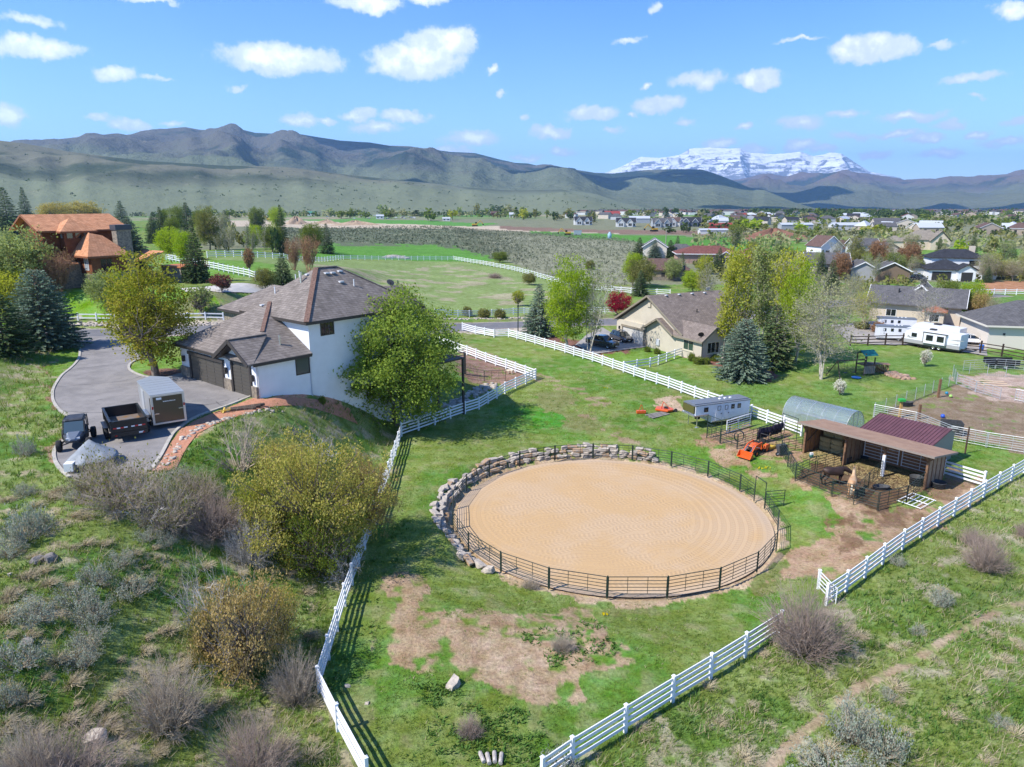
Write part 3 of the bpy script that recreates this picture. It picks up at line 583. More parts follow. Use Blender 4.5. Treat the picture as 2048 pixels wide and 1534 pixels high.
mountain('snowy_mountain', [(1150, 385), (1210, 346), (1244, 333), (1281, 314), (1319, 316), (1358, 311), (1379, 298), (1420, 295), (1450, 296), (1481, 296), (1502, 306), (1553, 308), (1601, 304), (1628, 313), (1662, 304.5), (1683, 308), (1714, 328), (1741, 344), (1800, 356), (1860, 380)],
         19500, 15500, SNW, amp=.5, seed=51, scl=1500, pw=.9, cols=700, rows=170, jag=35)
# ------------------------------------------------------------------ air
def haze():
 mb = MB(); mb.box(-24500, 29000, -60, 29500, -95, 1900); o = mb.obj('haze', [])
 m = bpy.data.materials.new('haze'); m.use_nodes = True; w = NT(m.node_tree); w.n.clear()
 v = w.add('ShaderNodeVolumePrincipled', ins={'Color': (.38, .63, 1, 1), 'Density': 5.2e-5, 'Anisotropy': .2})
 w.l.new(v.outputs[0], w.add('ShaderNodeOutputMaterial').inputs['Volume']); o.data.materials.append(m); tag(o, kind='stuff')
haze()
# cumulus above the valley, outside the frame, whose shade lies on the ridges
def clouds():
 CM = bpy.data.materials.new('cloud_white'); CM.use_nodes = True; w = NT(CM.node_tree); w.n.clear(); d = w.add('ShaderNodeBsdfDiffuse', ins={'Color': (.9, .9, .92, 1)}); t = w.add('ShaderNodeBsdfTranslucent', ins={'Color': (.9, .9, .92, 1)}); w.l.new(w.add('ShaderNodeMixShader', ins={0: .35, 1: d.outputs[0], 2: t.outputs[0]}).outputs[0], w.add('ShaderNodeOutputMaterial').inputs[0])
 import bmesh; rnd = random.Random(6)
 for sx, sy, sh, rx, ry in [(1500, 5700, 350, 800, 500), (2500, 5300, 250, 600, 520), (700, 6300, 420, 420, 420), (3300, 4800, 150, 520, 400), (-1500, 6500, 500, 380, 300), (1300, 3300, 60, 520, 170), (-3300, 6400, 450, 300, 300), (-300, 3400, 120, 260, 120), (1900, 6500, 420, 700, 300), (200, 5200, 300, 330, 240), (2300, 4300, 150, 500, 260)]:
  cz = 2700; k = (cz - sh) / math.tan(SUN_EL); cx = sx + math.sin(SUN_AZ) * k; cy = sy + math.cos(SUN_AZ) * k; b = bmesh.new()
  for i in range(16):
   a = rnd.uniform(0, 6.28); q = rnd.random() ** .5; s = rnd.uniform(.3, .6); m = Matrix.Translation((math.cos(a) * q * rx * .8, math.sin(a) * q * ry * .8, rnd.uniform(0, 120))) @ Matrix.Diagonal((rx * s, ry * s, 160 * s + 60, 1)); bmesh.ops.create_icosphere(b, subdivisions=3, radius=1, matrix=m)
  for v in b.verts: v.co += Vector((rnd.uniform(-1, 1), rnd.uniform(-1, 1), rnd.uniform(-1, 1))) * 18; v.co.z = max(v.co.z, -20 + v.co.z * .05)
  me = bpy.data.meshes.new('cloud'); b.to_mesh(me); b.free(); me.polygons.foreach_set('use_smooth', [True] * len(me.polygons)); setm(me, CM); o = bpy.data.objects.new('cloud', me); C.objects.link(o); o.location = (cx, cy, cz); tag(o, kind='structure')
clouds()
# ------------------------------------------------------------------ fences
def _post_mesh():
 mb = MB(); a = .07; mb.box(-a, a, -a, a, -.25, 1); c = .088; mb.box(-c, c, -c, c, 1.0, 1.025)
 mb.add([(-c, -c, 1.025), (c, -c, 1.025), (c, c, 1.025), (-c, c, 1.025), (0, 0, 1.07)], [(0, 1, 4), (1, 2, 4), (2, 3, 4), (3, 0, 4)]); return mb.mesh('post', WHITE_V)
POSTM = _post_mesh()
_rm = MB(); _rm.box(0, 1, -.5, .5, -.5, .5); RAILM = _rm.mesh('rail', WHITE_V)
def along(pts, sp):
 out = []
 for i in range(len(pts) - 1):
  a = Vector(pts[i]); b = Vector(pts[i + 1]); n = max(1, round((b - a).length / sp))
  out += [a.lerp(b, k / n) for k in range(n)]
 out.append(Vector(pts[-1])); return [(p.x, p.y) for p in out]
def orient(o, p, q, w, h):
 d = Vector(q) - Vector(p); L = d.length; x = d / L; y = Vector((0, 0, 1)).cross(x).normalized(); z = x.cross(y)
 o.matrix_basis = Matrix(((x.x * L, y.x * w, z.x * h, p[0]), (x.y * L, y.y * w, z.y * h, p[1]), (x.z * L, y.z * w, z.z * h, p[2]), (0, 0, 0, 1)))
def board_fence(label, pts, rails=(.30, .62, .94, 1.25), hp=1.38, sp=2.44, name='board_fence', group=None, rw=.045, rh=.145, skip=()):
 pl = along(pts, sp); g = [G(*p) for p in pl]; root = thing(name, label, 'fence', g[0], 0, group)
 for i, p in enumerate(g):
  d = Vector(pl[min(i + 1, len(pl) - 1)]) - Vector(pl[max(i - 1, 0)])
  inst('post', POSTM, root, p - g[0], (0, 0, math.atan2(d.y, d.x)), (1, 1, hp))
 for i, (p, q) in enumerate(zip(g, g[1:])):
  if i in skip: continue
  for h in rails:
   o = inst('rail', RAILM, root); orient(o, p - g[0] + Vector((0, 0, h)), q - g[0] + Vector((0, 0, h)), rw, rh)
 return root
board_fence('white four-rail fence along the foot of the shrubby hillside left of the sand arena',
   [tuple(P(735, 1575)[:2])] + wpts([(676, 1463), (638, 1385), (690, 1212), (741, 1070), (803, 873)]), sp=2.5)
board_fence('white four-rail fence from below the big green tree up to the pointed corner',
   wpts([(803, 873), (958, 819), (1010, 787), (1071, 759)]))
board_fence('white four-rail fence enclosing the brown garden bed behind the big green tree', wpts([(1071, 759), (1012, 738), (934, 710), (880, 690)]))
board_fence('long white diagonal fence from the road past the parked cars to the horse shed',
   wpts([(925, 661), (951, 668), (988, 675), (1017, 674), (1130, 706), (1247, 745), (1389, 796), (1502, 835), (1602, 872)]))
board_fence('short white fence between the horse shed wall and the lower right fence line', wpts([(1885, 951), (1966, 976)]))
board_fence('white four-rail fence running along the bottom of the picture up to the large brown bush', wpts([(1085, 1574), (1144, 1532), (1345, 1405), (1490, 1314), (1560, 1268)]))
board_fence('white four-rail fence from the small open gate up the right side past the horse shed', wpts([(1652, 1211), (1765, 1128), (1875, 1052), (1967, 995), (2048, 946), (2140, 890)]))
board_fence('white three-rail fence joining the neighbouring beige house to the long diagonal fence', wpts([(1247, 742), (1300, 734), (1364, 712), (1372, 704)]), rails=(.4, .8, 1.18), hp=1.3)
board_fence('white three-rail roadside fence along the near edge of the dry grass field', wpts([(870, 631), (1048, 628), (1120, 627), (1232, 627)]), rails=(.4, .8, 1.18), hp=1.3)
board_fence('white three-rail fence along the far edge of the dry grass field', wpts([(415, 516), (560, 518), (687, 519), (907, 520), (1024, 541), (1109, 565), (1184, 581), (1262, 588), (1340, 592)]), rails=(.45, .9, 1.4), hp=1.55, sp=2.9)
board_fence('white fence beside the lawn behind the orange-roofed house', wpts([(333, 520), (420, 538), (511, 560), (527, 556)]), rails=(.45, .85, 1.25), hp=1.4, sp=2.6)
board_fence('low white two-rail fence below the orange-roofed house lawn', wpts([(120, 641), (230, 641), (340, 641), (447, 640)]), rails=(.35, .85), hp=1.0, sp=2.6)
board_fence('white three-rail fence beside the bare red field at the right edge', wpts([(1900, 588), (1965, 589), (2100, 591)]), rails=(.4, .85, 1.25), hp=1.4, sp=2.8)
board_fence('white three-rail fence behind the rock garden near the grey-roofed garage', wpts([(1870, 632), (1940, 637), (2030, 640), (2060, 641)]), rails=(.4, .85, 1.25), hp=1.4, sp=2.8)
# small open gate by the bush
def white_gate():
 a = P(1636, 1178); b = P(1671, 1208); t = thing('gate', 'small white slatted gate standing open beside the large brown bush', 'gate', a)
 d = b - a; d.z = 0; inst('post', POSTM, t, (0, 0, 0), (0, 0, 0), (1, 1, 1.25))
 mb = MB(); mb.tube((.05, 0, .15), (.05, 0, 1.2), .03).tube(d + Vector((0, 0, .15)), d + Vector((0, 0, 1.2)), .03).obj('frame', WHITE_V, t)
 for h in (.2, .45, .7, .95, 1.17):
  o = inst('rail', RAILM, t); orient(o, (0, 0, h), d + Vector((0, 0, h)), .03, .06)
white_gate()
# ------------------------------------------------------------------ pipe panels
def tube_mesh(name, m, n=6):
 mb = MB(); mb.tube((0, 0, 0), (1, 0, 0), 1, n=n, cap=False); return mb.mesh(name, m, True)
TUBES = {m.name: tube_mesh('rail', m) for m in (PIPE_G, PIPE_S)}
PIPE_W = mat('white_pipe', (.75, .76, .78), .5); PIPE_M = mat('green_mesh_wire', (.16, .27, .17), .6); PIPE_R = mat('rusty_pipe', (.10, .055, .04), .7, var=.4, vscale=4)
for m in (PIPE_W, PIPE_M, PIPE_R): TUBES[m.name] = tube_mesh('rail', m)
def pipe_panel(parent, p, q, hts=(.30, .52, .74, .96, 1.18, 1.42), m=PIPE_G, r=.024, ups=2, name='panel', ends=True, legs=.06):
 """p, q in parent coordinates; uprights joined in the panel mesh, every rail a piece of its own"""
 p = Vector(p); q = Vector(q); mb = MB(); top = hts[-1]; z = Vector((0, 0, 1)); d = (q - p)
 ins = d.normalized() * .05
 for a in (p + ins, q - ins): mb.tube(a + z * legs, a + z * top, r * 1.25)
 mb.tube(p + z * top, q + z * top, r * 1.1); mb.tube(p + z * hts[0], q + z * hts[0], r * .85)
 o = mb.obj(name, m, parent)
 for k in range(1, ups + 1): a = p.lerp(q, k / (ups + 1)); c = inst('upright', TUBES[m.name], o); orient(c, a + z * hts[0], a + z * (top - .001) + ins * .001, r * .75, r * .75)
 for h in hts[1:-1]:
  c = inst('rail', TUBES[m.name], o); orient(c, p + z * h, q + z * h, r * (1.1 if h == hts[-1] else .85), r * (1.1 if h == hts[-1] else .85))
 return o
NP = 21
def round_pen():
 t = thing('round_pen', 'round pen of dark pipe panels fencing the raked sand arena', 'horse pen', (PC[0], PC[1], SAND + .04)); RP = 12.0
 v = [Vector((RP * math.cos(R(-81.43 + 360 / NP * k)), RP * math.sin(R(-81.43 + 360 / NP * k)), 0)) for k in range(NP)]
 for k in range(NP):
  p, q = v[k], v[(k + 1) % NP]
  if k == 5:
   m_ = p.lerp(q, .42); e = p.lerp(q, .02)
   pipe_panel(t, p, e.lerp(m_, .0), ups=0) if False else None
   u = p.lerp(q, .40); pipe_panel(t, u, q, ups=1)
   fr = MB(); zt = 2.15; fr.tube(p, p + Vector((0, 0, zt)), .035).tube(u, u + Vector((0, 0, zt)), .035).tube(p + Vector((0, 0, zt)), u + Vector((0, 0, zt)), .03); fr.obj('gate_frame', PIPE_G, t)
   out = (p * (1 / p.length)); side = Vector((0.75, .45, 0)).normalized(); g = pipe_panel(t, p, p + (out * .95 + side * .4).normalized() * 1.7, ups=0, name='gate_leaf')
   continue
  pipe_panel(t, p, q)
  mb = MB(); mb.tube(p, p + Vector((0, 0, 1.5)), .04); mb.obj('post', PIPE_G, t)
round_pen()
# ------------------------------------------------------------------ boulders
import bmesh
def rock_mesh(name, seed, m, flat=.7, sub=2, cut=7):
 rnd = random.Random(seed); b = bmesh.new(); bmesh.ops.create_cube(b, size=1.7); bmesh.ops.subdivide_edges(b, edges=b.edges[:], cuts=sub * 2, use_grid_fill=True)
 pl = [(Vector((rnd.gauss(0, 1), rnd.gauss(0, 1), rnd.gauss(0, .8))).normalized(), rnd.uniform(.62, 1.0)) for _ in range(cut)]
 for v in b.verts:
  for n, d in pl:
   k = v.co.dot(n) - d
   if k > 0: v.co -= n * k
  v.co += v.co.normalized() * rnd.uniform(-.03, .03); v.co.z *= flat
 me = bpy.data.meshes.new(name); b.to_mesh(me); b.free(); setm(me, m); return me
ROCKS = [rock_mesh('stone', k, ROCKO if k in (3, 8) else ROCK) for k in range(9)]
def boulder_wall():
 rnd = random.Random(4); t = thing('boulder_wall', 'dry-stacked boulder retaining wall curving round the far and left side of the sand arena', 'wall', (PC[0], PC[1], SAND))
 for row, (r0, z0, s0) in enumerate([(PR + .95, .2, .36), (PR + 1.25, .52, .36), (PR + 1.65, .78, .34)]):
  a = 62 + row * 2
  while a < (226 if row == 0 else 216 if row == 1 else 200):
   s = s0 * rnd.uniform(.75, 1.35); a += math.degrees(s * 1.05 / r0)
   if row == 2 and rnd.random() < .35: a += 2; continue
   rr = r0 + rnd.uniform(-.12, .12); fade = 1 if a < 195 else .8
   inst('stone', rnd.choice(ROCKS), t, (rr * math.cos(R(a)), rr * math.sin(R(a)), z0 * fade + rnd.uniform(-.06, .06)), (rnd.uniform(-.22, .22), rnd.uniform(-.22, .22), R(a) + rnd.uniform(-.3, .3) + math.pi / 2), (s * rnd.uniform(1.0, 1.5), s * rnd.uniform(.7, .95), s * rnd.uniform(.65, .85)))
   a += math.degrees(s * 1.0 / r0)
boulder_wall()
def boulder(px, py, s, label, seed, m=None, group=None):
 me = rock_mesh('boulder', 50 + seed, m or ROCK, .6, 2, 9); o = bpy.data.objects.new('boulder', me); C.objects.link(o)
 p = P(px, py); o.location = p + Vector((0, 0, s * .2)); o.scale = (s, s * .8, s * .8); o.rotation_euler = (0, .2, seed * 1.3); tag(o, label, 'boulder', group); return o
DR = mat('lichen_grey_rock', (.26, .23, .21), .95, col2=(.14, .13, .12), vscale=3, bump=.8, bscale=8)
boulder(75, 1122, .42, 'left of the two dark grey boulders in the grass on the left slope', 1, DR)
boulder(101, 1118, .45, 'right of the two dark grey boulders in the grass on the left slope', 2, DR)
boulder(905, 1372, .45, 'pale boulder at the edge of the bare earth patch above the weeds', 3)
boulder(55, 1285, .35, 'grey rock half hidden in grass near the left edge', 4, DR)
boulder(695, 1374, .16, 'small white stone beside the corner of the left fence', 5)
boulder(734, 1407, .14, 'small white stone in the weeds right of the left fence corner', 6)
boulder(20, 1150, .18, 'pale flat rock at the left edge below the two dark boulders', 7)
boulder(193, 1480, .5, 'pale flat rock at the lower left above the purple bush', 8)
boulder(1448, 722, .6, 'rounded pale boulder beside the blue spruce of the beige house', 9)
def stones_stuff(name, path, width, n, s, seed, m=ROCK):
 rnd = random.Random(seed); V = []; F = []; base = [rock_mesh('tmp', 80 + k, m, .7, 1, 5) for k in range(4)]
 for k in range(n):
  t = rnd.random() * (len(path) - 1); i = int(t); a = Vector(path[i]).lerp(Vector(path[i + 1]), t - i); x = a.x + rnd.uniform(-width, width); y = a.y + rnd.uniform(-width, width); z = HZ(x, y)
  me = base[k % 4]; q = s * rnd.uniform(.4, 1.3); rz = rnd.uniform(0, 6.3); o = len(V); c, sn = math.cos(rz), math.sin(rz)
  for v in me.vertices: V.append((x + q * (v.co.x * c - v.co.y * sn), y + q * (v.co.x * sn + v.co.y * c) * .8, z + q * v.co.z + q * .2))
  F += [[o + j for j in p.vertices] for p in me.polygons]
 me = npmesh(name, np.array(V), np.array(F), m); o = bpy.data.objects.new(name, me); C.objects.link(o); tag(o, kind='stuff'); return o
stones_stuff('roadside_stones', wpts([(140, 650), (300, 650), (450, 649)]), .9, 420, .22, 1)
stones_stuff('roadside_stones', wpts([(70, 690), (110, 686), (150, 683)]), .8, 140, .25, 6)
stones_stuff('roadside_stones', wpts([(860, 638), (960, 637), (1050, 636), (1080, 666), (1040, 663)]), .8, 260, .22, 7)
stones_stuff('edging_stones', wpts([(330, 935), (345, 905), (372, 875), (395, 858), (430, 845), (470, 834), (560, 820)]), .3, 130, .14, 2)
stones_stuff('rubble_stones', wpts([(890, 815), (930, 800), (960, 780), (985, 770)]), .9, 170, .26, 3)
stones_stuff('rock_garden', wpts([(1870, 648), (1930, 650), (1990, 655), (2048, 652)]), 2.2, 260, .5, 4, mat('tan_rock', (.42, .32, .25), .9, col2=(.3, .24, .2), vscale=2))
stones_stuff('rubble_heap', wpts([(775, 516), (790, 512), (810, 517)]), 1.8, 300, .55, 5)
# ------------------------------------------------------------------ horse shed and corral
SH_O = G(26.3, 60.5); SH_RZ = R(-52.3)
OSB = mat('plywood_sheathing', (.33, .17, .075), .85, col2=(.25, .115, .05), vscale=3); OSBX = mat('weathered_plywood', (.31, .225, .15), .9, col2=(.23, .16, .11), vscale=2.5)
LUM = mat('brown_lumber', (.20, .11, .06), .85, var=.3, vscale=4); BROOF = mat('brown_roll_roofing', (.33, .21, .14), .9, col2=(.27, .165, .11), vscale=1.2, bump=.3, bscale=40)
HAY = mat('hay', (.46, .36, .17), .95, col2=(.34, .25, .11), vscale=6, bump=.9, bscale=30)
def shed():
 t = thing('horse_shed', 'open-fronted wooden horse shed with a long brown sloping roof', 'shed', SH_O, SH_RZ); W, D = 10.3, 3.3
 zt = lambda y: 3.02 - (y + .8) * .133
 def wall(x, m, name='wall'):
  mb = MB(); mb.prism([(x - .04, 0, 0), (x - .04, D, 0), (x - .04, D, zt(D)), (x - .04, 0, zt(0))], (.08, 0, 0)); o = mb.obj(name, m, t)
  b = MB(); [b.box(x + s * .06 - .02, x + s * .06 + .02, y - .04, y + .04, 0, zt(y) - .02) for y in (.15, .85, 1.6, 2.4, 3.1) for s in (1,)]; b.obj('stud', LUM, t)
 wall(0, OSB); wall(3.7, OSBX, 'partition'); wall(W, OSBX)
 for k in range(4):
  b = MB(); b.box(.06 + k * 2.56, .06 + (k + 1) * 2.56 - .012, D - .03, D + .03, 0, zt(D)); b.obj('back_panel', OSB, t)
 mb = MB(); mb.beam((0.1, D - .15, .2), (3.5, D - .15, 2.3), .04, .12); mb.beam((.1, .3, 1.2), (.1, 2.8, 2.4), .04, .12, (1, 0, 0)); mb.obj('brace', LUM, t)
 for x, white in ((0, 0), (3.7, 0), (7.0, 1), (W, 0)):
  mb = MB(); mb.box(x - .08, x + .08, -.1, .06, 0, zt(0) - .15); p = mb.obj('post', LUM, t)
  if white: MB().box(x - .11, x + .11, -.13, .09, .05, 1.9).obj('post_sleeve', WHITE_V, p)
  mb = MB(); mb.beam((x, -.05, zt(0) - .65), (x - .45, -.05, zt(0) - .2), .07, .09); mb.beam((x, -.05, zt(0) - .65), (x + .45, -.05, zt(0) - .2), .07, .09); mb.beam((x, -.05, zt(0) - .6), (x, -.65, zt(-.6) - .12), .07, .09); mb.obj('knee_brace', LUM, t)
 MB().box(-.35, W + .45, -.12, .05, zt(0) - .2, zt(0) - .03).obj('header_beam', LUM, t)
 for k in range(9): MB().beam((-.3 + k * 1.36, -.75, zt(-.75) - .08), (-.3 + k * 1.36, 3.6, zt(3.6) - .08), .05, .13).obj('rafter', LUM, t)
 r = MB(); r.slab([(-.4, -.85, zt(-.85) + .05), (W + .7, -.85, zt(-.85) + .05), (W + .7, 3.65, zt(3.65) + .05), (-.4, 3.65, zt(3.65) + .05)], .05).obj('roof', BROOF, t)
 MB().beam((-.42, -.87, zt(-.85) - .03), (W + .72, -.87, zt(-.85) - .03), .03, .17).obj('fascia', mat('grey_fascia', (.24, .2, .17), .8), t)
 MB().beam((W + .72, -.85, zt(-.85) - .02), (W + .72, 3.65, zt(3.65) - .02), .03, .15).obj('fascia', mat('grey_fascia', (.24, .2, .17), .8), t)
 for a, b in ((3.9, 6.9), (7.1, 10.1)): pipe_panel(t, (a, D - .35, .25), (b, D - .35, .25), (.1, .38, .66, .94, 1.22, 1.5), PIPE_W, .03, 1, 'wall_panel')
shed()
def SL(x, y, z=0): return SH_O + Vector((x * math.cos(SH_RZ) - y * math.sin(SH_RZ), x * math.sin(SH_RZ) + y * math.cos(SH_RZ), z))
def hay():
 mb = MB(); b = bmesh.new(); bmesh.ops.create_cube(b, size=1); bmesh.ops.scale(b, vec=(1.05, .48, .42), verts=b.verts); bmesh.ops.bevel(b, geom=b.edges[:], offset=.05, segments=2, affect='EDGES')
 bmesh.ops.subdivide_edges(b, edges=b.edges[:], cuts=1); rnd = random.Random(3)
 for v in b.verts: v.co += Vector((rnd.uniform(-.015, .015), rnd.uniform(-.015, .015), rnd.uniform(-.015, .015)))
 me = bpy.data.meshes.new('hay_bale'); b.to_mesh(me); b.free(); setm(me, HAY)
 for r, (y, n) in enumerate([(2.85, 5), (2.35, 3)]):
  for c in range(3):
   for k in range(n - (1 if c == 2 else 0)):
    o = inst('hay_bale', me, None, SL(.75 + c * 1.08, y, .22 + k * .43)); o.rotation_euler = (0, 0, SH_RZ + rnd.uniform(-.06, .06))
    tag(o, 'tan hay bale in the shed, %s row, %s column, %s' % (('back', 'front')[r], ('left', 'middle', 'right')[c], ('on the floor', 'second layer', 'third layer', 'fourth layer', 'top layer')[k]), 'hay bale', 'hay bales stacked in the horse shed')
 o = inst('hay_bale', me, None, SL(2.9, 2.4, 1.55), (.1, .5, SH_RZ + .4)); tag(o, 'hay bale tilted on top of the right side of the stack in the shed', 'hay bale')
 # loose hay on the shed floor
 rnd = random.Random(8); N = 5200; V = []; F = []
 for k in range(N):
  x = rnd.uniform(.1, 3.6) if k < 3000 else rnd.uniform(3.8, 10.2); y = rnd.uniform(-1.2, 2.9) if k < 3000 else rnd.uniform(-2.0, 2.8) ; a = rnd.uniform(0, 6.3); l = rnd.uniform(.08, .2)
  p = SL(x, y); z = HZ(p.x, p.y) + rnd.uniform(.01, .05 if k > 3000 else .09); c, s_ = math.cos(a) * l, math.sin(a) * l; i = len(V)
  V += [(p.x - c, p.y - s_, z), (p.x + c, p.y + s_, z + rnd.uniform(-.01, .04)), (p.x - s_ * .3, p.y + c * .3, z + .02)]; F.append((i, i + 1, i + 2))
 o = bpy.data.objects.new('loose_hay', npmesh('loose_hay', np.array(V), np.array(F), HAY)); C.objects.link(o); tag(o, kind='stuff')
hay()
def maroon_shed():
 t = thing('metal_shed', 'low shed with a maroon ribbed metal roof standing behind the horse shed', 'shed', SL(0, 0), SH_RZ)
 M_ = mat('maroon_roof_metal', (.12, .05, .06), .6, .0, var=.2, vscale=1, spec=.5); Wm = mat('tan_metal_wall', (.26, .25, .22), .7)
 x0, x1, y0, y1, z0, z1 = 2.7, 8.9, 4.1, 7.8, 2.25, 3.05
 mb = MB(); mb.slab([(x0, y0, z0), (x1, y0, z0), (x1, y1, z1), (x0, y1, z1)], .05); mb.slab([(x0, y1, z1), (x1, y1, z1), (x1, y1 + 1.6, z1 - .5), (x0, y1 + 1.6, z1 - .5)], .05); r = mb.obj('roof', M_, t)
 rib = MB(); rib.beam((0, y0, z0 + .02), (0, y1, z1 + .02), .05, .05); rm = rib.mesh('rib', M_)
 for k in range(22): inst('rib', rm, r, (x0 + .05 + k * (x1 - x0 - .1) / 21, 0, 0))
 w = MB(); w.prism([(x0 + .25, y0 + .3, 0), (x0 + .25, y1 + 1.3, 0), (x0 + .25, y1 + 1.3, 2.5), (x0 + .25, y1, 2.95), (x0 + .25, y0 + .3, 2.2)], (x1 - x0 - .5, 0, 0)); w.obj('wall', Wm, t)
 MB().beam((x1 - .22, y0 + .3, 0), (x1 - .22, y0 + .3, 2.2), .08, .08).obj('corner_trim', DARKMET, t)
maroon_shed()
# corral panels (each run is a fence of its own)
CH = (.30, .52, .74, .96, 1.20, 1.46)
def panel_run(label, pts, n=None, m=PIPE_G, hts=CH, name='corral_fence', L=3.3, ups=2, cat='corral fence', r=.024, group=None):
 pl = [tuple(p)[:2] if not isinstance(p, tuple) or len(p) == 3 else p for p in pts]; pl = along(pl, L); g = [G(*p) for p in pl]; t = thing(name, label, cat, g[0], 0, group)
 for a, b in zip(g, g[1:]): pipe_panel(t, a - g[0], b - g[0], hts, m, r, ups)
 return t
panel_run('dark pipe corral fence round the front of the two horses', wpts([(1589, 963), (1663, 994), (1755, 1022), (1812, 1008), (1848, 977)]))
panel_run('dark pipe divider fence between the two horse stalls', [tuple(P(1706, 1011)[:2]), tuple(SL(7.0, -.2)[:2])])
panel_run('dark green pipe fence closing the hay bay in front of the shed', [tuple(SL(3.7, -.3)[:2]), tuple(P(1632, 946)[:2])], L=3.6)
panel_run('dark green pipe gate at the left end of the horse corral', wpts([(1589, 963), (1630, 944)]), L=9, name='corral_gate', cat='gate')
panel_run('dark green pipe fence between the wheelbarrow and the horse corral', wpts([(1590, 960), (1561, 912), (1604, 904)]))
panel_run('dark pipe pen in front of the horse trailer', wpts([(1503, 851), (1413, 876), (1440, 887), (1474, 899), (1562, 870)]), L=3.0)
def bow_gate(px, py, px2, py2, label, h=2.3):
 a = P(px, py); b = P(px2, py2); t = thing('gate_arch', label, 'gate arch', a); d = b - a; z = Vector((0, 0, h))
 MB().tube((0, 0, 0), z, .03).tube(d, d + z, .03).tube(z, d + z, .03).obj('frame', PIPE_G, t)
bow_gate(1413, 876, 1440, 887, 'tall dark arch over the gate beside the horse trailer nose'); bow_gate(1562, 872, 1592, 884, 'tall dark arch over the gate near the drying horse blankets')
# right hand paddocks
panel_run('long run of grey pipe rails from the maroon shed to the right edge', wpts([(1745, 836), (1830, 853), (1900, 882), (2048, 908), (2130, 925)]), m=PIPE_S, hts=(.2, .42, .64, .86, 1.08, 1.3, 1.5), L=3.6, r=.026, cat='fence', name='pipe_fence')
def mesh_fence(label, pts):
 pl = along(pts, 2.4); g = [G(*p) for p in pl]; t = thing('mesh_fence', label, 'fence', g[0])
 mb = MB(); z = Vector((0, 0, 1))
 for a, b in zip(g, g[1:]):
  n = int((b - a).length / .22)
  for k in range(n): p = a.lerp(b, k / n) - g[0]; mb.tube(p, p + z * 1.35, .009, n=3, cap=False)
  for h in (.05, .27, .49, .71, .93, 1.15, 1.35): mb.tube(a - g[0] + z * h, b - g[0] + z * h, .009, n=3, cap=False)
 mb.obj('wire_mesh', PIPE_M, t)
 for a in g: MB().tube(a - g[0], a - g[0] + z * 1.5, .04).obj('post', PIPE_S, t)
mesh_fence('green wire mesh fence on grey posts along the left side of the brown paddock', wpts([(1748, 832), (1830, 800), (1912, 768), (1905, 752), (1938, 748), (2048, 757), (2120, 760)]))
panel_run('grey pipe rails round the near side of the small pale riding ring', wpts([(1912, 770), (1950, 785), (2000, 800)]), m=PIPE_S, hts=(.2, .5, .8, 1.1, 1.4), L=3.6, r=.026, cat='fence', name='pipe_fence')
panel_run('grey pipe rails at the right edge of the small pale riding ring', wpts([(2028, 802), (2048, 806), (2120, 826)]), m=PIPE_S, hts=(.2, .5, .8, 1.1, 1.4), L=3.6, r=.026, cat='fence', name='pipe_fence')
panel_run('grey pipe rails round the far side of the small pale riding ring', wpts([(1925, 742), (1990, 738), (2048, 742), (2120, 750)]), m=PIPE_S, hts=(.2, .5, .8, 1.1, 1.4), L=3.6, r=.026, cat='fence', name='pipe_fence')
def wood_fence():
 pts = wpts([(1700, 692), (1770, 690), (1805, 690), (1870, 700), (1960, 706), (2048, 722), (2100, 730)]); pl = along(pts, 3); g = [G(*p) for p in pl]; t = thing('wooden_fence', 'dark brown wooden rail fence in front of the white trailers and campers', 'fence', g[0])
 W_ = mat('dark_brown_timber', (.045, .028, .02), .8)
 for a in g: MB().box(-.09, .09, -.09, .09, 0, 1.9).obj('post', W_, t, loc=a - g[0])
 for a, b in zip(g, g[1:]):
  for h in (.5, 1.0, 1.5): MB().beam(a - g[0] + Vector((0, 0, h)), b - g[0] + Vector((0, 0, h)), .05, .14).obj('rail', W_, t)
wood_fence()
# ------------------------------------------------------------------ houses
def shingle(name, c1, c2, mort, sc=1.0):
 if name in MATS: return MATS[name]
 m = bpy.data.materials.new(name); m.use_nodes = True; w = NT(m.node_tree); w.n.clear()
 p = w.add('ShaderNodeTexCoord').outputs['Object']; s = w.add('ShaderNodeSeparateXYZ', ins={0: p})
 v = w.add('ShaderNodeCombineXYZ', ins={0: w.math('ADD', s.outputs[0], s.outputs[1]), 1: w.math('MULTIPLY', s.outputs[2], 1.7), 2: 0.0}).outputs[0]
 br = w.add('ShaderNodeTexBrick', ins={'Vector': v, 'Color1': (*c1, 1), 'Color2': (*c2, 1), 'Mortar': (*mort, 1), 'Scale': 1.0, 'Mortar Size': .02, 'Mortar Smooth': .3, 'Brick Width': .42 * sc, 'Row Height': .26 * sc})
 c = w.mix(1.0, br.outputs[0], w.ramp(w.noise(p, 1.1, 5, .65), [(.3, .78), (.7, 1.2)]), 'MULTIPLY')
 b = w.add('ShaderNodeBsdfPrincipled', ins={'Base Color': c, 'Roughness': .92, 'Specular IOR Level': .15, 'Normal': w.add('ShaderNodeBump', ins={'Strength': .5, 'Distance': .02, 'Height': br.outputs[0]}).outputs[0]})
 w.l.new(b.outputs[0], w.add('ShaderNodeOutputMaterial').inputs[0]); MATS[name] = m; return m
SH_GREY = shingle('grey_brown_shingle', (.235, .203, .182), (.160, .137, .122), (.105, .09, .08)); SH_TAN = shingle('tan_brown_shingle', (.225, .185, .16), (.165, .135, .12), (.11, .09, .08))
SH_ORANGE = shingle('orange_shake', (.58, .29, .16), (.47, .215, .11), (.28, .13, .07)); SH_DARK = shingle('charcoal_shingle', (.045, .048, .058), (.03, .032, .04), (.02, .02, .025))
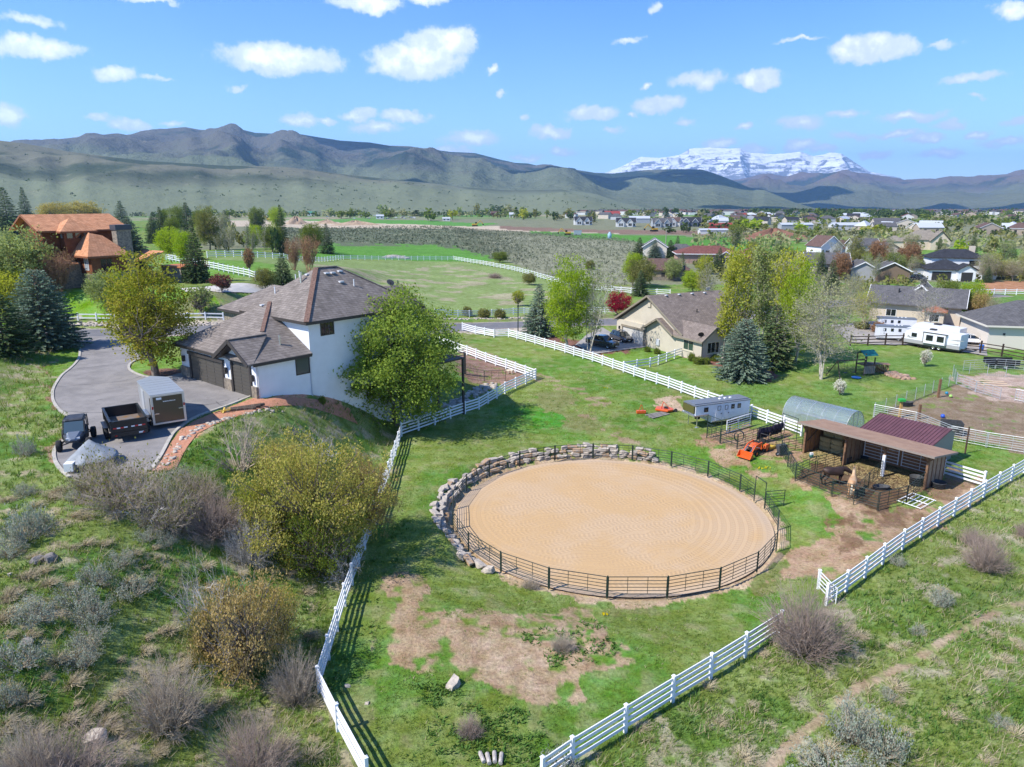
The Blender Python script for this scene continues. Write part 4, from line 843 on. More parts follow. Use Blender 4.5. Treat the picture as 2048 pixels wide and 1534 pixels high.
SH_RED = shingle('maroon_shingle', (.20, .085, .07), (.15, .06, .05), (.1, .04, .035)); SH_MID = shingle('mid_grey_shingle', (.13, .125, .13), (.09, .088, .092), (.06, .06, .06)); SH_BROWN = shingle('brown_shingle', (.15, .095, .08), (.11, .07, .06), (.07, .045, .04))
STUCCO = mat('white_stucco', (.72, .74, .77), .85, var=.05, vscale=.7, bump=.15, bscale=60); BEIGE = mat('beige_stucco', (.50, .45, .36), .88, var=.06, vscale=.7, bump=.15, bscale=60)
TRIM_D = mat('dark_brown_trim', (.045, .038, .034), .6); TRIM_T = mat('tan_trim', (.235, .20, .15), .7); TRIM_W = mat('white_trim', (.75, .75, .74), .6); RIDGE = mat('ridge_cap_shingle', (.17, .10, .075), .9, var=.4, vscale=6)
GDOOR = mat('brown_garage_door', (.075, .068, .058), .5); CEDAR = mat('cedar_siding', (.20, .065, .022), .75, col2=(.135, .04, .015), vscale=2); WALLW = mat('white_siding', (.70, .71, .72), .75); WALLC = mat('cream_wall', (.55, .47, .38), .85, var=.05); WALLG = mat('grey_wall', (.30, .31, .32), .85)
def slabs(name, polys, m, parent, t=.16, sub=None):
 mb = MB(); [mb.slab(p, t) for p in polys]; return mb.obj(name, m, parent)
def window(parent, axis, c, a0, a1, z0, z1, out=1, fm=TRIM_D, panes=2, sill=False, glass=GLASSD, d=.05, fw=.08, rows=1):
 """window in a wall plane; axis 'x': wall at x=c spans y, axis 'y': wall at y=c spans x; out: +1/-1 outward"""
 def bx(mb, u0, u1, w0, w1, d0, d1):
  lo, hi = sorted((c + out * d0, c + out * d1))
  if axis == 'x': mb.box(lo, hi, u0, u1, w0, w1)
  else: mb.box(u0, u1, lo, hi, w0, w1)
 mb = MB(); bx(mb, a0, a1, z0, z0 + fw, 0, d); bx(mb, a0, a1, z1 - fw, z1, 0, d); bx(mb, a0, a0 + fw, z0 + fw, z1 - fw, 0, d); bx(mb, a1 - fw, a1, z0 + fw, z1 - fw, 0, d)
 for k in range(1, panes): u = a0 + (a1 - a0) * k / panes; bx(mb, u - fw * .3, u + fw * .3, z0 + fw, z1 - fw, 0, d * .9)
 f = mb.obj('window', fm, parent)
 iw = (a1 - a0 - 2 * fw - (panes - 1) * fw * .6) / panes
 for k in range(panes):
  g = MB(); u = a0 + fw + k * (iw + fw * .6); bx(g, u + .004, u + iw - .004, z0 + fw + .004, z1 - fw - .004, .004, d * .35); g.obj('pane', glass, f)
 if sill: g = MB(); bx(g, a0 - .08, a1 + .08, z0 - .12, z0 - .004, 0, d * 1.8); g.obj('sill', fm, f)
 return f
def vent_pipe(parent, x, y, z, h=.5, r=.06, m=None): MB().tube((x, y, z - .3), (x, y, z + h), r).tube((x, y, z + h * .9), (x, y, z + h), r * 1.35).obj('vent_pipe', m or CHROME, parent)
def roof_vent(parent, x, y, z, rz=0): o = MB().box(-.22, .22, -.18, .18, 0, .14).obj('roof_vent', mat('grey_vent', (.55, .56, .58), .5), parent, loc=(x, y, z)); o.rotation_euler = (0, 0, rz)
def dish(parent, x, y, z, rz, m=None, s=.42):
 mb = MB(); mb.lathe([(.001, .06), (.2, .045), (s * .8, .02), (s, 0), (s, -.02), (.2, .02)], 16); o = mb.obj('satellite_dish', m or mat('dish_grey', (.22, .23, .25), .5), parent, loc=(x, y, z + .45)); o.rotation_euler = (R(55), 0, rz)
 MB().tube((x, y, z - .2), (x, y, z + .42), .03).obj('dish_mast', DARKMET, parent)
def ridge_cap(parent, p, q, m=RIDGE, w=.34): MB().beam(Vector(p) + Vector((0, 0, .02)), Vector(q) + Vector((0, 0, .02)), w, .07).obj('ridge_cap', m, parent)
def garage_door(parent, axis, c, a0, a1, z0, z1, out=-1, m=GDOOR, fm=TRIM_D, rows=5, cols=4, recess=0):
 def bx(mb, u0, u1, w0, w1, d0, d1):
  lo, hi = sorted((c + out * d0, c + out * d1)); mb.box(lo, hi, u0, u1, w0, w1) if axis == 'x' else mb.box(u0, u1, lo, hi, w0, w1)
 d = MB(); bx(d, a0, a1, z0, z1, .0, .02); o = d.obj('garage_door', m, parent); rh = (z1 - z0) / rows; cw = (a1 - a0) / cols
 for r in range(rows):
  for k in range(cols): p = MB(); bx(p, a0 + k * cw + .06, a0 + (k + 1) * cw - .06, z0 + r * rh + .05, z0 + (r + 1) * rh - .05, .022, .045); p.obj('door_panel', m, o)
 f = MB(); bx(f, a0 - .22, a0, z0, z1, 0, .14); bx(f, a1, a1 + .22, z0, z1, 0, .14); bx(f, a0 - .35, a1 + .35, z1, z1 + .3, 0, .2); f.obj('door_surround', fm, parent)
def main_house():
 a = math.atan2(.763, .647); t = thing('house', 'white stucco house with grey shingle roofs and two brown garage doors beside the driveway', 'house', (-21.2, 57.2, 6), a)
 # walls
 w = MB(); g = [(0, 0), (0, 13.3), (10, 13.3), (10, 0)]
 w.prism([(0, 0, -.6), (5.2, 0, -4), (5.2, 0, 3.3), (0, 0, 3.15)], (0, .25, 0)); w.prism([(0, .25, -.6), (0, 13.3, -.6), (0, 13.3, 3.05), (0, .25, 3.05)], (.25, 0, 0)); w.box(.25, 9, 13.05, 13.3, -.6, 3.05)
 w.prism([(-.02, .0, 2.9), (-.02, 5.0, 2.9), (-.02, 2.4, 4.75)], (.2, 0, 0)); w.obj('wall', STUCCO, t)
 u = MB(); u.prism([(5.3, 0, -6), (18.1, 0, -6), (18.1, 10, -6), (5.3, 10, -6)], (0, 0, 11.9)); u.prism([(18.1, .5, -6), (20.2, .5, -6), (20.2, 10.2, -6), (18.1, 10.2, -6)], (0, 0, 10.4)); u.prism([(19.6, .5, 4.3), (19.6, 10.2, 4.3), (19.6, 5.3, 7.2)], (.6, 0, 0)); u.obj('wall', STUCCO, t)
 rw = MB(); rw.box(10.5, 19, 10, 24.5, -4, 4.2); rw.obj('wall', STONE_V, t)
 # stone bases
 for y0, y1, h in ((11.55, 13.35, 1.05), (4.0, 5.25, 1.1), (-.06, .72, 1.1)):
  s = MB(); s.box(-.14, 0, y0, y1, -.3, h); s.box(0, .18, y0, .0, -.3, h) if y0 < 0 else None; s.obj('stone_base', STONE_V, t)
 # roofs (local heights)
 e = 3.2; e2 = 6.0
 slabs('roof', [[(-.4, -.4, e), (-.4, 13.8, e), (5.9, 6.9, 7.0)], [(-.4, -.4, e), (5.27, -.4, e), (5.27, .05, e + .24), (10, .05, e + .24), (10, 6.9, 7.0), (5.9, 6.9, 7.0)], [(-.4, 13.8, e), (10, 13.8, e), (10, 6.9, 7.0), (5.9, 6.9, 7.0)]], SH_GREY, t)
 slabs('gable_roof', [[(-.95, -.42, e), (-.95, 2.4, 4.95), (2.7, 2.4, 4.95), (-.4, -.42, e)], [(-.95, 5.2, e), (-.95, 2.4, 4.95), (2.7, 2.4, 4.95), (-.3, 5.2, e)]], SH_GREY, t, .14)
 slabs('roof', [[(4.8, -.5, e2), (18.6, -.5, e2), (12.2, 5, 10.0), (9.9, 5, 10.0)], [(4.8, 10.5, e2), (18.6, 10.5, e2), (12.2, 5, 10.0), (9.9, 5, 10.0)], [(4.8, -.5, e2), (4.8, 10.5, e2), (9.9, 5, 10.0)], [(18.6, -.5, e2), (18.6, 10.5, e2), (12.2, 5, 10.0)]], SH_GREY, t)
 slabs('roof', [[(13, .1, 4.4), (20.6, .1, 4.4), (20.6, 5.3, 7.5), (13, 5.3, 7.5)], [(13, 10.5, 4.4), (20.6, 10.5, 4.4), (20.6, 5.3, 7.5), (13, 5.3, 7.5)]], SH_GREY, t)
 slabs('roof', [[(20.6, 5.6, 4.6), (20.6, 10.8, 4.6), (20.6, 8.2, 6.2), (22.9, 8.2, 6.2), (22.9, 5.6, 4.6)][0:1] + [(20.3, 8.2, 6.2), (22.9, 8.2, 6.2), (22.9, 5.6, 4.6)], [(20.3, 10.8, 4.6), (20.3, 8.2, 6.2), (22.9, 8.2, 6.2), (22.9, 10.8, 4.6)]], SH_GREY, t)
 slabs('roof', [[(10, 10, 4.3), (10, 25, 4.3), (14.6, 20.3, 6.9), (14.6, 10, 6.9)], [(10, 25, 4.3), (19.5, 25, 4.3), (14.6, 20.3, 6.9)], [(19.5, 10, 4.3), (19.5, 25, 4.3), (14.6, 20.3, 6.9), (14.6, 10, 6.9)]], SH_GREY, t)
 # fascias and barge boards
 f = MB(); fz = .2
 for p, q in [((-.42, 5.2, e), (-.42, 13.8, e)), ((-.42, -.42, e), (5.2, -.42, e)), ((-.42, 13.82, e), (9, 13.82, e)), ((4.78, -.52, e2), (18.6, -.52, e2)), ((4.78, -.52, e2), (4.78, 10.5, e2)), ((9.98, 10.6, 4.3), (9.98, 25, 4.3)), ((10, 25.02, 4.3), (19, 25.02, 4.3))]:
  f.beam(Vector(p) + Vector((0, 0, -.14)), Vector(q) + Vector((0, 0, -.14)), .05, .26)
 f.obj('fascia', TRIM_D, t)
 b = MB()
 for p, q in [((-.98, -.45, e), (-.98, 2.4, 4.95)), ((-.98, 5.23, e), (-.98, 2.4, 4.95)), ((20.64, .05, 4.4), (20.64, 5.3, 7.5)), ((20.64, 10.5, 4.4), (20.64, 5.3, 7.5))]: b.beam(Vector(p) + Vector((0, 0, -.13)), Vector(q) + Vector((0, 0, -.13)), .07, .32)
 b.obj('barge_board', TRIM_D, t)
 sf = MB(); sf.prism([(-.9, 5.1, 3.0), (-.9, 2.4, 4.72), (-.9, 2.4, 4.6), (-.9, 4.9, 3.0)], (.85, 0, 0)); sf.obj('soffit', TRIM_D, t)
 ridge_cap(t, (2.7, 3.15, 5.05), (5.9, 6.9, 7.0)); ridge_cap(t, (4.8, -.5, e2), (9.9, 5, 10.0), w=.45); ridge_cap(t, (9.9, 5, 10), (12.2, 5, 10), SH_GREY); ridge_cap(t, (-.95, 2.4, 4.95), (2.5, 2.4, 4.95), SH_GREY); ridge_cap(t, (12.2, 5, 10), (18.6, -.5, e2), SH_GREY)
 garage_door(t, 'x', 0, 5.5, 11.25, 0, 2.4, -1, rows=8, cols=4); garage_door(t, 'x', 0, .95, 3.7, 0, 2.85, -1, rows=9, cols=2)
 MB().box(-.12, -.0, .8, 12, -.28, .0).obj('threshold', CONCRETE, t)
 mb = MB(); mb.box(-.1, -.03, 2.15, 2.65, 3.3, 3.95); mb.obj('gable_vent', mat('vent_brown', (.16, .12, .1), .7), t)
 for y in (12.55, 4.75, .42):
  l = MB(); l.box(-.28, -.06, y - .12, y + .12, 1.55, 2.1); l.box(-.1, 0, y - .06, y + .06, 1.7, 2.0); l.obj('wall_lamp', TRIM_D, t)
 window(t, 'y', 0, 6.5, 7.95, 4.5, 5.8, -1, panes=3); window(t, 'y', 0, 3.75, 5.15, 1.4, 3.02, -1, panes=1, glass=mat('bluish_glass', (.03, .06, .075), .12, spec=.8)); window(t, 'y', 0, 13.5, 16.5, 1.0, 3.0, -1, panes=3); window(t, 'y', 0, 14, 16, 4.3, 5.7, -1, panes=2)
 MB().box(10.2, 10.9, -.06, .0, -.2, .9).obj('utility_box', mat('meter_grey', (.5, .52, .55), .5), t); MB().tube((11.2, -.12, -2.2), (11.2, -.12, -.6), .06).obj('pipe', DARKMET, t)
 for x in (.12, 5.2): MB().tube((x, -.07, -.3 if x < 1 else -2), (x, -.07, 3.1), .05).obj('downpipe', mat('white_downpipe', (.6, .6, .6), .5), t)
 for x, y in ((11.2, 4.2), (12.1, 4.3), (11.3, 3.1), (10.5, 4.2)): roof_vent(t, x, y, 6.0 + (y + .5) * .727 + .02)
 roof_vent(t, 9.1, 5.2, 9.35); roof_vent(t, 7.6, 6.0, 6.5); roof_vent(t, 5.4, 7.3, 6.65)
 vent_pipe(t, 8.3, 5.2, 8.6, 1.1, .11); vent_pipe(t, 8.6, 6.5, 8.7, .7, .05, WHITE_V); vent_pipe(t, 8.9, 6.3, 9.0, .7, .05, WHITE_V); vent_pipe(t, 6.9, 7.5, 7.4, .9, .05, WHITE_V); vent_pipe(t, 12.4, 2.6, 8.3, .6, .05, WHITE_V); vent_pipe(t, 3.2, 1.3, 4.15, .75, .09); vent_pipe(t, 10.6, 15, 5.4, .6, .05, WHITE_V)
 dish(t, 19.2, 5.3, 7.4, 2.0)
 # deck behind the tree: dark posts and rail
 dk = MB(); dk.box(18.3, 22.5, -2.2, .4, .1, .25); [dk.box(x - .1, x + .1, -2.2, -2.0, -7, .1) for x in (18.6, 22.3)]; [dk.box(18.3, 22.5, -2.25, -2.18, z_, z_ + .05) for z_ in (.5, .8, 1.1)]; dk.obj('deck', TRIM_D, t)
main_house()
def beige_house():
 a = math.atan2(.89, -.46); t = thing('house', 'beige stucco house with brown shingle gables and a white garage door behind two parked cars', 'house', G(26.9, 98.6), a)
 w = MB(); w.box(12.6, 20.6, -15, 0, -.5, 3.3); w.box(4.6, 12.6, -15, -4.4, -.5, 3.3); w.prism([(4.6, -.35, 3.2), (20.6, -.35, 3.2), (12.6, -.35, 7.7)], (0, -14.4, 0)); w.box(0, 12.6, -4.3, 0, -.5, 3.05); w.prism([(6, -.01, 3.0), (13, -.01, 3.0), (9.5, -.01, 4.8)], (0, -.2, 0)); w.prism([(.01, 0, 3.0), (.01, -4.3, 3.0), (.01, -2.15, 4.6)], (.2, 0, 0)); w.obj('wall', BEIGE, t)
 slabs('roof', [[(21.3, .3, 3.2), (12.6, .3, 8.05), (12.6, -14.8, 8.05), (21.3, -14.8, 3.2)], [(4.0, .3, 3.25), (12.6, .3, 8.05), (12.6, -14.8, 8.05), (4.0, -14.8, 3.25)]], SH_TAN, t)
 slabs('roof', [[(20.9, -8, 3.7), (25.0, -8, 3.0), (25.0, -15, 3.0), (20.9, -15, 5.7), (19.5, -11, 6.4)]], SH_TAN, t)
 slabs('lower_roof', [[(-.45, .45, 2.95), (6.0, .45, 2.95), (9.5, -2.15, 4.9), (-.45, -2.15, 4.9)], [(-.45, -4.7, 2.95), (12, -4.7, 2.95), (12, -2.15, 4.9), (-.45, -2.15, 4.9)], [(9.5, .65, 4.95), (5.7, .65, 2.95), (9.5, -2.15, 4.95)], [(9.5, .65, 4.95), (13.2, .65, 2.95), (13.2, -4, 2.95), (9.5, -4, 4.95)]], SH_TAN, t, .14)
 b = MB()
 for p, q in [((21.3, .34, 3.2), (12.6, .34, 8.05)), ((4.0, .34, 3.25), (12.6, .34, 8.05)), ((5.7, .69, 2.95), (9.5, .69, 4.95)), ((13.2, .69, 2.95), (9.5, .69, 4.95)), ((-.49, .45, 2.95), (-.49, -2.15, 4.9)), ((-.49, -4.7, 2.95), (-.49, -2.15, 4.9)), ((-.45, .48, 2.95), (5.9, .48, 2.95))]: b.beam(Vector(p) + Vector((0, 0, -.12)), Vector(q) + Vector((0, 0, -.12)), .07, .28)
 b.obj('barge_board', TRIM_T, t)
 garage_door(t, 'y', 0, 13.3, 18.8, 0, 2.3, 1, m=mat('pale_garage_door', (.50, .48, .44), .6), fm=TRIM_T, rows=4, cols=4)
 window(t, 'y', 0, 1.7, 3.95, 1.1, 2.75, 1, fm=mat('cream_window_frame', (.55, .5, .38), .6), panes=2, sill=True, glass=mat('green_glass', (.03, .06, .045), .08, spec=.9), fw=.12); window(t, 'x', 0, -3.2, -.9, 1.0, 2.7, -1, fm=mat('cream_window_frame', (.55, .5, .38), .6), panes=3, sill=True, fw=.12)
 MB().box(9.3, 10.0, 0, .2, .7, 1.6).obj('meter_box', mat('meter_grey', (.5, .52, .55), .5), t); MB().box(11.3, 11.5, 0, .12, 1.1, 1.4).obj('meter', DARKMET, t)
 mb = MB(); mb.box(12.2, 13.0, -.33, -.26, 6.1, 6.9); mb.obj('gable_vent', TRIM_T, t); MB().box(12.3, 12.9, -.26, -.2, 6.2, 6.8).obj('louvre', BEIGE, t)
 for k in range(4): roof_vent(t, 12.0, -3 - k * 2.6, 7.85)
 dish(t, .5, -.1, 3.4, 1.0, DARKMET); dish(t, 12.6, -12, 8.0, 1.0, mat('white_dish', (.7, .7, .7), .5), .35); vent_pipe(t, 8.2, -6, 5.6, .5, .08, DARKMET)
 MB().tube((12.72, .06, 0), (12.72, .06, 3.0), .05).obj('downpipe', TRIM_D, t); MB().tube((-.05, .06, 0), (-.05, .06, 2.8), .05).obj('downpipe', TRIM_D, t)
 MB().box(12.4, 13.05, 0, .12, 0, 1.0).obj('stone_base', STONE_V, t); MB().box(19.6, 19.8, 0, .25, 1.7, 2.2).obj('wall_lamp', DARKMET, t)
beige_house()
def orange_house():
 t = thing('house', 'rust-red timber and stone house with bright orange shingle roofs on the left rise', 'house', (-61.4, 104.5, 9.4), R(55)); z = lambda h: h - 9.4
 w = MB(); w.box(.3, 5.4, 0.3, 5.5, z(11.8), z(14.4)); w.box(-3.2, 8.6, 6.2, 14, z(9.4), z(18.3)); w.prism([(-3.2, 6.2, z(18.2)), (-3.2, 14, z(18.2)), (-3.2, 10, z(20.1))], (11.5, 0, 0)); w.box(-1, 2.8, 4.6, 9.0, z(13), z(18)); w.obj('wall', CEDAR, t)
 s = MB(); s.box(.15, 5.55, .15, 5.6, z(9.0), z(11.8)); s.box(-2.4, .15, 3.4, 8, z(9.0), z(13.4)); s.box(8.0, 12, 1, 6.2, z(9), z(11)); s.obj('stone_base', STONE_V, t)
 slabs('roof', [[(-.4, -.4, z(14.4)), (6, -.4, z(14.4)), (3.6, 2.9, z(17.2)), (1.9, 3.1, z(17.6))], [(-.4, -.4, z(14.4)), (-.4, 6.2, z(14.4)), (2.6, 6.2, z(18)), (1.9, 3.1, z(17.6))], [(6, -.4, z(14.4)), (6, 6.2, z(14.4)), (2.6, 6.2, z(18)), (1.9, 3.1, z(17.6)), (3.6, 2.9, z(17.2))]], SH_ORANGE, t)
 slabs('roof', [[(-4.2, 5.4, z(18.0)), (9.3, 5.4, z(18.0)), (8.5, 10, z(20.3)), (-4.2, 10, z(20.3))], [(-4.2, 14.6, z(18.0)), (9.3, 14.6, z(18.0)), (8.5, 10, z(20.3)), (-4.2, 10, z(20.3))]], SH_ORANGE, t)
 slabs('tower_roof', [[(-1.7, 3.9, z(17.9)), (3.5, 3.9, z(17.9)), (.9, 6.6, z(19.75))], [(-1.7, 3.9, z(17.9)), (-1.7, 9.4, z(17.9)), (.9, 6.6, z(19.75))], [(3.5, 3.9, z(17.9)), (3.5, 9.4, z(17.9)), (.9, 6.6, z(19.75))]], SH_ORANGE, t)
 slabs('lower_roof', [[(-3.4, 2.9, z(13.3)), (-.3, 2.9, z(13.3)), (-.3, 9.4, z(14.9)), (-1, 9.4, z(14.9)), (-3.4, 9.4, z(13.4))], [(-4.4, 8.4, z(14.4)), (-.6, 8.4, z(15.8)), (-.6, 13.8, z(15.8)), (-4.4, 13.8, z(14.2))]], SH_ORANGE, t)
 slabs('lower_roof', [[(11.2, -.2, z(14.6)), (8.0, -.2, z(13.2)), (8.0, 6, z(13.2)), (11.2, 6, z(14.6))]], SH_ORANGE, t)
 f = MB()
 for p, q in [((-.44, -.44, 14.4), (6, -.44, 14.4)), ((-.44, -.44, 14.4), (-.44, 6.2, 14.4)), ((-1.74, 3.86, 17.9), (3.5, 3.86, 17.9)), ((-1.74, 3.86, 17.9), (-1.74, 9.4, 17.9)), ((-4.24, 5.36, 18), (9.3, 5.36, 18)), ((-4.24, 5.36, 18), (-4.24, 10, 20.3)), ((-4.24, 14.6, 18), (-4.24, 10, 20.3))]: f.beam((p[0], p[1], z(p[2]) - .12), (q[0], q[1], z(q[2]) - .12), .06, .26)
 f.obj('fascia', mat('rust_fascia', (.22, .08, .035), .7), t)
 c = MB(); c.box(4.9, 7.1, 1.2, 2.6, z(10), z(18.0)); ch = c.obj('chimney', STONE_V, t); MB().box(4.75, 7.25, 1.05, 2.75, z(18.0), z(18.75)).obj('chimney_cap', mat('dark_cap', (.05, .055, .07), .5), ch)
 PALEG = mat('pale_glass', (.30, .34, .38), .1, spec=.9)
 window(t, 'y', .3, 1.5, 3.3, z(12.1), z(14), -1, panes=2, fm=mat('rust_frame', (.16, .05, .02), .6)); window(t, 'x', .3, 1.2, 2.4, z(12.3), z(14.1), -1, panes=2, fm=TRIM_W, glass=PALEG)
 for a in (-.7, .5, 1.7): window(t, 'y', 4.6, a, a + .95, z(16.8), z(17.7), -1, panes=1, fm=mat('rust_frame', (.16, .05, .02), .6), glass=GLASSD if a < 1 else PALEG)
 for a in (5.0, 6.1, 7.2): window(t, 'x', -1, a, a + .8, z(16.8), z(17.7), -1, panes=1, fm=mat('rust_frame', (.16, .05, .02), .6), glass=PALEG)
 window(t, 'x', -2.4, 4.3, 6.3, z(11), z(12.8), -1, panes=1, fm=mat('rust_frame', (.16, .05, .02), .6), glass=mat('bronze_glass', (.12, .06, .035), .15))
 st = MB(); [st.box(-.2 + k * .3, 1.6, -1.0 + k * .3, .15, z(9.3), z(9.5) + k * .18) for k in range(3)]; st.obj('steps', CONCRETE, t)
 dk = MB(); dk.box(12, 17, -3, 3, z(12), z(12.2)); [dk.box(12 + k * .33, 12.08 + k * .33, -3, -2.95, z(12.2), z(13.1)) for k in range(15)]; dk.box(12, 17, -3.02, -2.93, z(13.1), z(13.2)); dk.obj('deck_railing', mat('orange_timber', (.42, .15, .05), .7), t)
 MB().box(12.2, 16.8, -2.6, 3, z(7), z(12)).obj('deck_wall', STONE_V, t)
orange_house()
# ---- simpler houses: rectangular bodies with gable or hip roofs
def body(t, x0, x1, y0, y1, h, m, rise, rm, kind='gable_x', ov=.5, z0=0, wm=None, trim=None):
 MB().box(x0, x1, y0, y1, z0 - .6, z0 + h).obj('wall', m, t); X0, X1, Y0, Y1 = x0 - ov, x1 + ov, y0 - ov, y1 + ov; e = z0 + h; xm, ym = (x0 + x1) / 2, (y0 + y1) / 2; r = e + rise
 if kind == 'gable_x':
  P_ = [[(X0, Y0, e), (X1, Y0, e), (X1, ym, r), (X0, ym, r)], [(X0, Y1, e), (X1, Y1, e), (X1, ym, r), (X0, ym, r)]]
  g = MB(); g.prism([(x0, y0, e - .01), (x0, y1, e - .01), (x0, ym, r - .25)], (x1 - x0, 0, 0)); g.obj('gable', m, t); bb = [((a, Y0, e), (a, ym, r)) for a in (X0, X1)] + [((a, Y1, e), (a, ym, r)) for a in (X0, X1)]
 elif kind == 'gable_y':
  P_ = [[(X0, Y0, e), (X0, Y1, e), (xm, Y1, r), (xm, Y0, r)], [(X1, Y0, e), (X1, Y1, e), (xm, Y1, r), (xm, Y0, r)]]
  g = MB(); g.prism([(x0, y0, e - .01), (x1, y0, e - .01), (xm, y0, r - .25)], (0, y1 - y0, 0)); g.obj('gable', m, t); bb = [((X0, a, e), (xm, a, r)) for a in (Y0, Y1)] + [((X1, a, e), (xm, a, r)) for a in (Y0, Y1)]
 else:
  k = min(X1 - X0, Y1 - Y0) / 2
  if X1 - X0 >= Y1 - Y0: A, B = (X0 + k, ym, r), (X1 - k, ym, r)
  else: A, B = (xm, Y0 + k, r), (xm, Y1 - k, r)
  c = [(X0, Y0, e), (X1, Y0, e), (X1, Y1, e), (X0, Y1, e)]
  P_ = [[c[0], c[1], B, A], [c[2], c[3], A, B], [c[3], c[0], A], [c[1], c[2], B]] if X1 - X0 >= Y1 - Y0 else [[c[0], c[3], B, A], [c[2], c[1], A, B], [c[0], c[1], A], [c[2], c[3], B]]
  bb = [(c[i], c[(i + 1) % 4]) for i in range(4)]
 o = slabs('roof', P_, rm, t, .18)
 if trim: f = MB(); [f.beam(Vector(p) + Vector((0, 0, -.1)), Vector(q) + Vector((0, 0, -.1)), .08, .26) for p, q in bb]; f.obj('fascia', trim, t)
 return o
def at(px, py): return P(px, py)
def modern_house():
 t = thing('house', 'white two-storey house with charcoal roofs and open double garage near the red field', 'house', at(1905, 560), R(-14))
 body(t, -7, 3, -2, 7, 3.2, WALLW, 2.6, SH_DARK, 'hip', trim=TRIM_D); body(t, -5, 9, 4, 12, 6.2, WALLW, 2.3, SH_DARK, 'hip', trim=TRIM_D); body(t, 0, 4.5, -4, 0, 3.3, WALLW, 1.7, SH_DARK, 'gable_y', trim=TRIM_D); body(t, 9, 13, 5, 11, 5.6, WALLW, 1.7, SH_DARK, 'hip', trim=TRIM_D); body(t, -10, -6, 3, 8, 3.3, WALLW, 1.2, SH_DARK, 'hip', trim=TRIM_D)
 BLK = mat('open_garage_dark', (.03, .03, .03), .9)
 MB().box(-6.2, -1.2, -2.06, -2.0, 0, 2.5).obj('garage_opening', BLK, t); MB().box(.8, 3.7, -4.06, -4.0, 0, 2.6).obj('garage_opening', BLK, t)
 window(t, 'x', 4.5, -3.4, -1.6, .9, 2.2, 1, panes=2); window(t, 'y', 4, 5, 7.5, 3.9, 5.4, -1, panes=3); window(t, 'y', 5, 10, 12, 3.5, 5, -1, panes=2); window(t, 'y', 4, 4.6, 6.5, .9, 2.4, -1)
 MB().box(6, 7.4, 8, 9, 7, 9.4).obj('chimney', WALLC, t)
modern_house()
def tan_house():
 t = thing('house', 'cream house with a long dark grey roof behind the white horse trailers', 'house', at(1760, 640), R(-33))
 body(t, -2, 13, 0, 9, 3.4, WALLC, 2.9, SH_MID, 'gable_x', trim=TRIM_W, ov=.8); body(t, 3, 9, 4, 13, 3.4, WALLC, 3.4, SH_MID, 'gable_y', trim=TRIM_W); body(t, 7.5, 10.5, -3, .5, 2.8, WALLC, .8, mat('copper_roof', (.30, .11, .05), .6), 'hip')
 window(t, 'y', -3, 8.2, 9.8, .9, 2.3, -1, panes=2, fm=TRIM_W); window(t, 'y', 0, .8, 2.6, .9, 2.3, -1, panes=2, fm=TRIM_W); MB().box(5.5, 6.5, 7, 8, 5.5, 7.6).obj('chimney', DARKMET, t); vent_pipe(t, 2.4, 2.5, 4.8, 1.2, .12, DARKMET)
 MB().box(13.8, 17.5, -1.5, -1.3, .6, 2.6).obj('timber_screen', mat('red_brown_timber', (.16, .06, .035), .8), t); [MB().box(x, x + .15, -1.5, -1.3, -.5, .6).obj('screen_post', LUM, t) for x in (14, 17)]
tan_house()
def right_garage():
 t = thing('garage', 'cream garage with a dark grey hip roof cut off by the right edge', 'garage', at(1972, 697), R(-12))
 body(t, 0, 16, 0, 11, 3.7, mat('pale_cream_wall', (.62, .56, .48), .85), 3.3, SH_MID, 'hip', trim=mat('cream_trim', (.6, .56, .48), .7), ov=.7); MB().box(2.0, 2.3, -.1, 0, 2.2, 2.5).obj('wall_lamp', DARKMET, t)
right_garage()
def ranch():
 t = thing('house', 'long low house with a maroon hip roof and pinkish walls in the middle distance', 'house', at(1355, 527), R(-6)); W_ = mat('pink_brick', (.36, .24, .185), .9, var=.1, vscale=2)
 body(t, 0, 22, 0, 12, 3.6, W_, 2.6, SH_RED, 'hip', trim=TRIM_W, ov=.8); body(t, 14.5, 18.5, -3, 2, 3.2, W_, 1.5, SH_RED, 'gable_y', trim=TRIM_W); body(t, 22, 32, 3, 11, 3.2, W_, 2, SH_RED, 'hip', trim=TRIM_W)
 garage_door(t, 'y', 0, 4, 7.4, 0, 2.3, -1, m=W_, fm=W_, rows=3, cols=2); window(t, 'y', -3, 15.3, 17.7, .3, 2.6, -1, panes=2, fm=TRIM_W); window(t, 'y', 0, 10.5, 13, .8, 2.3, -1, fm=TRIM_W)
ranch()
def brown_cottage():
 t = thing('house', 'small low house with a brown roof between two round trees', 'house', at(1297, 560), R(-8)); W_ = mat('taupe_wall', (.27, .22, .16), .9)
 body(t, 0, 9, 0, 8, 3.0, W_, 3.0, SH_BROWN, 'gable_x', trim=TRIM_T, ov=.6); body(t, 6.5, 12, 2, 8, 2.8, W_, 1.8, SH_BROWN, 'hip'); MB().box(-.1, 9.1, -.1, 0, -.5, 1.0).obj('stone_base', STONE_V, t); MB().box(3.6, 4.6, -.06, 0, .2, 2.2).obj('door', TRIM_D, t); window(t, 'y', 0, 6, 7.8, 1.1, 2.2, -1, fm=TRIM_T)
brown_cottage()
def white_gable_house():
 t = thing('house', 'white house with grey gable roof half hidden by two spruces', 'house', at(1285, 521), R(-10)); body(t, 0, 9, 0, 9, 5.2, mat('cream_siding', (.62, .57, .48), .8), 3.2, SH_MID, 'gable_y', trim=TRIM_W); body(t, 9, 20, 2, 9, 4.0, mat('cream_siding', (.62, .57, .48), .8), 2.2, SH_MID, 'hip', trim=TRIM_W); window(t, 'y', 0, 3.6, 5.4, 2.6, 4.4, -1, fm=TRIM_W)
white_gable_house()
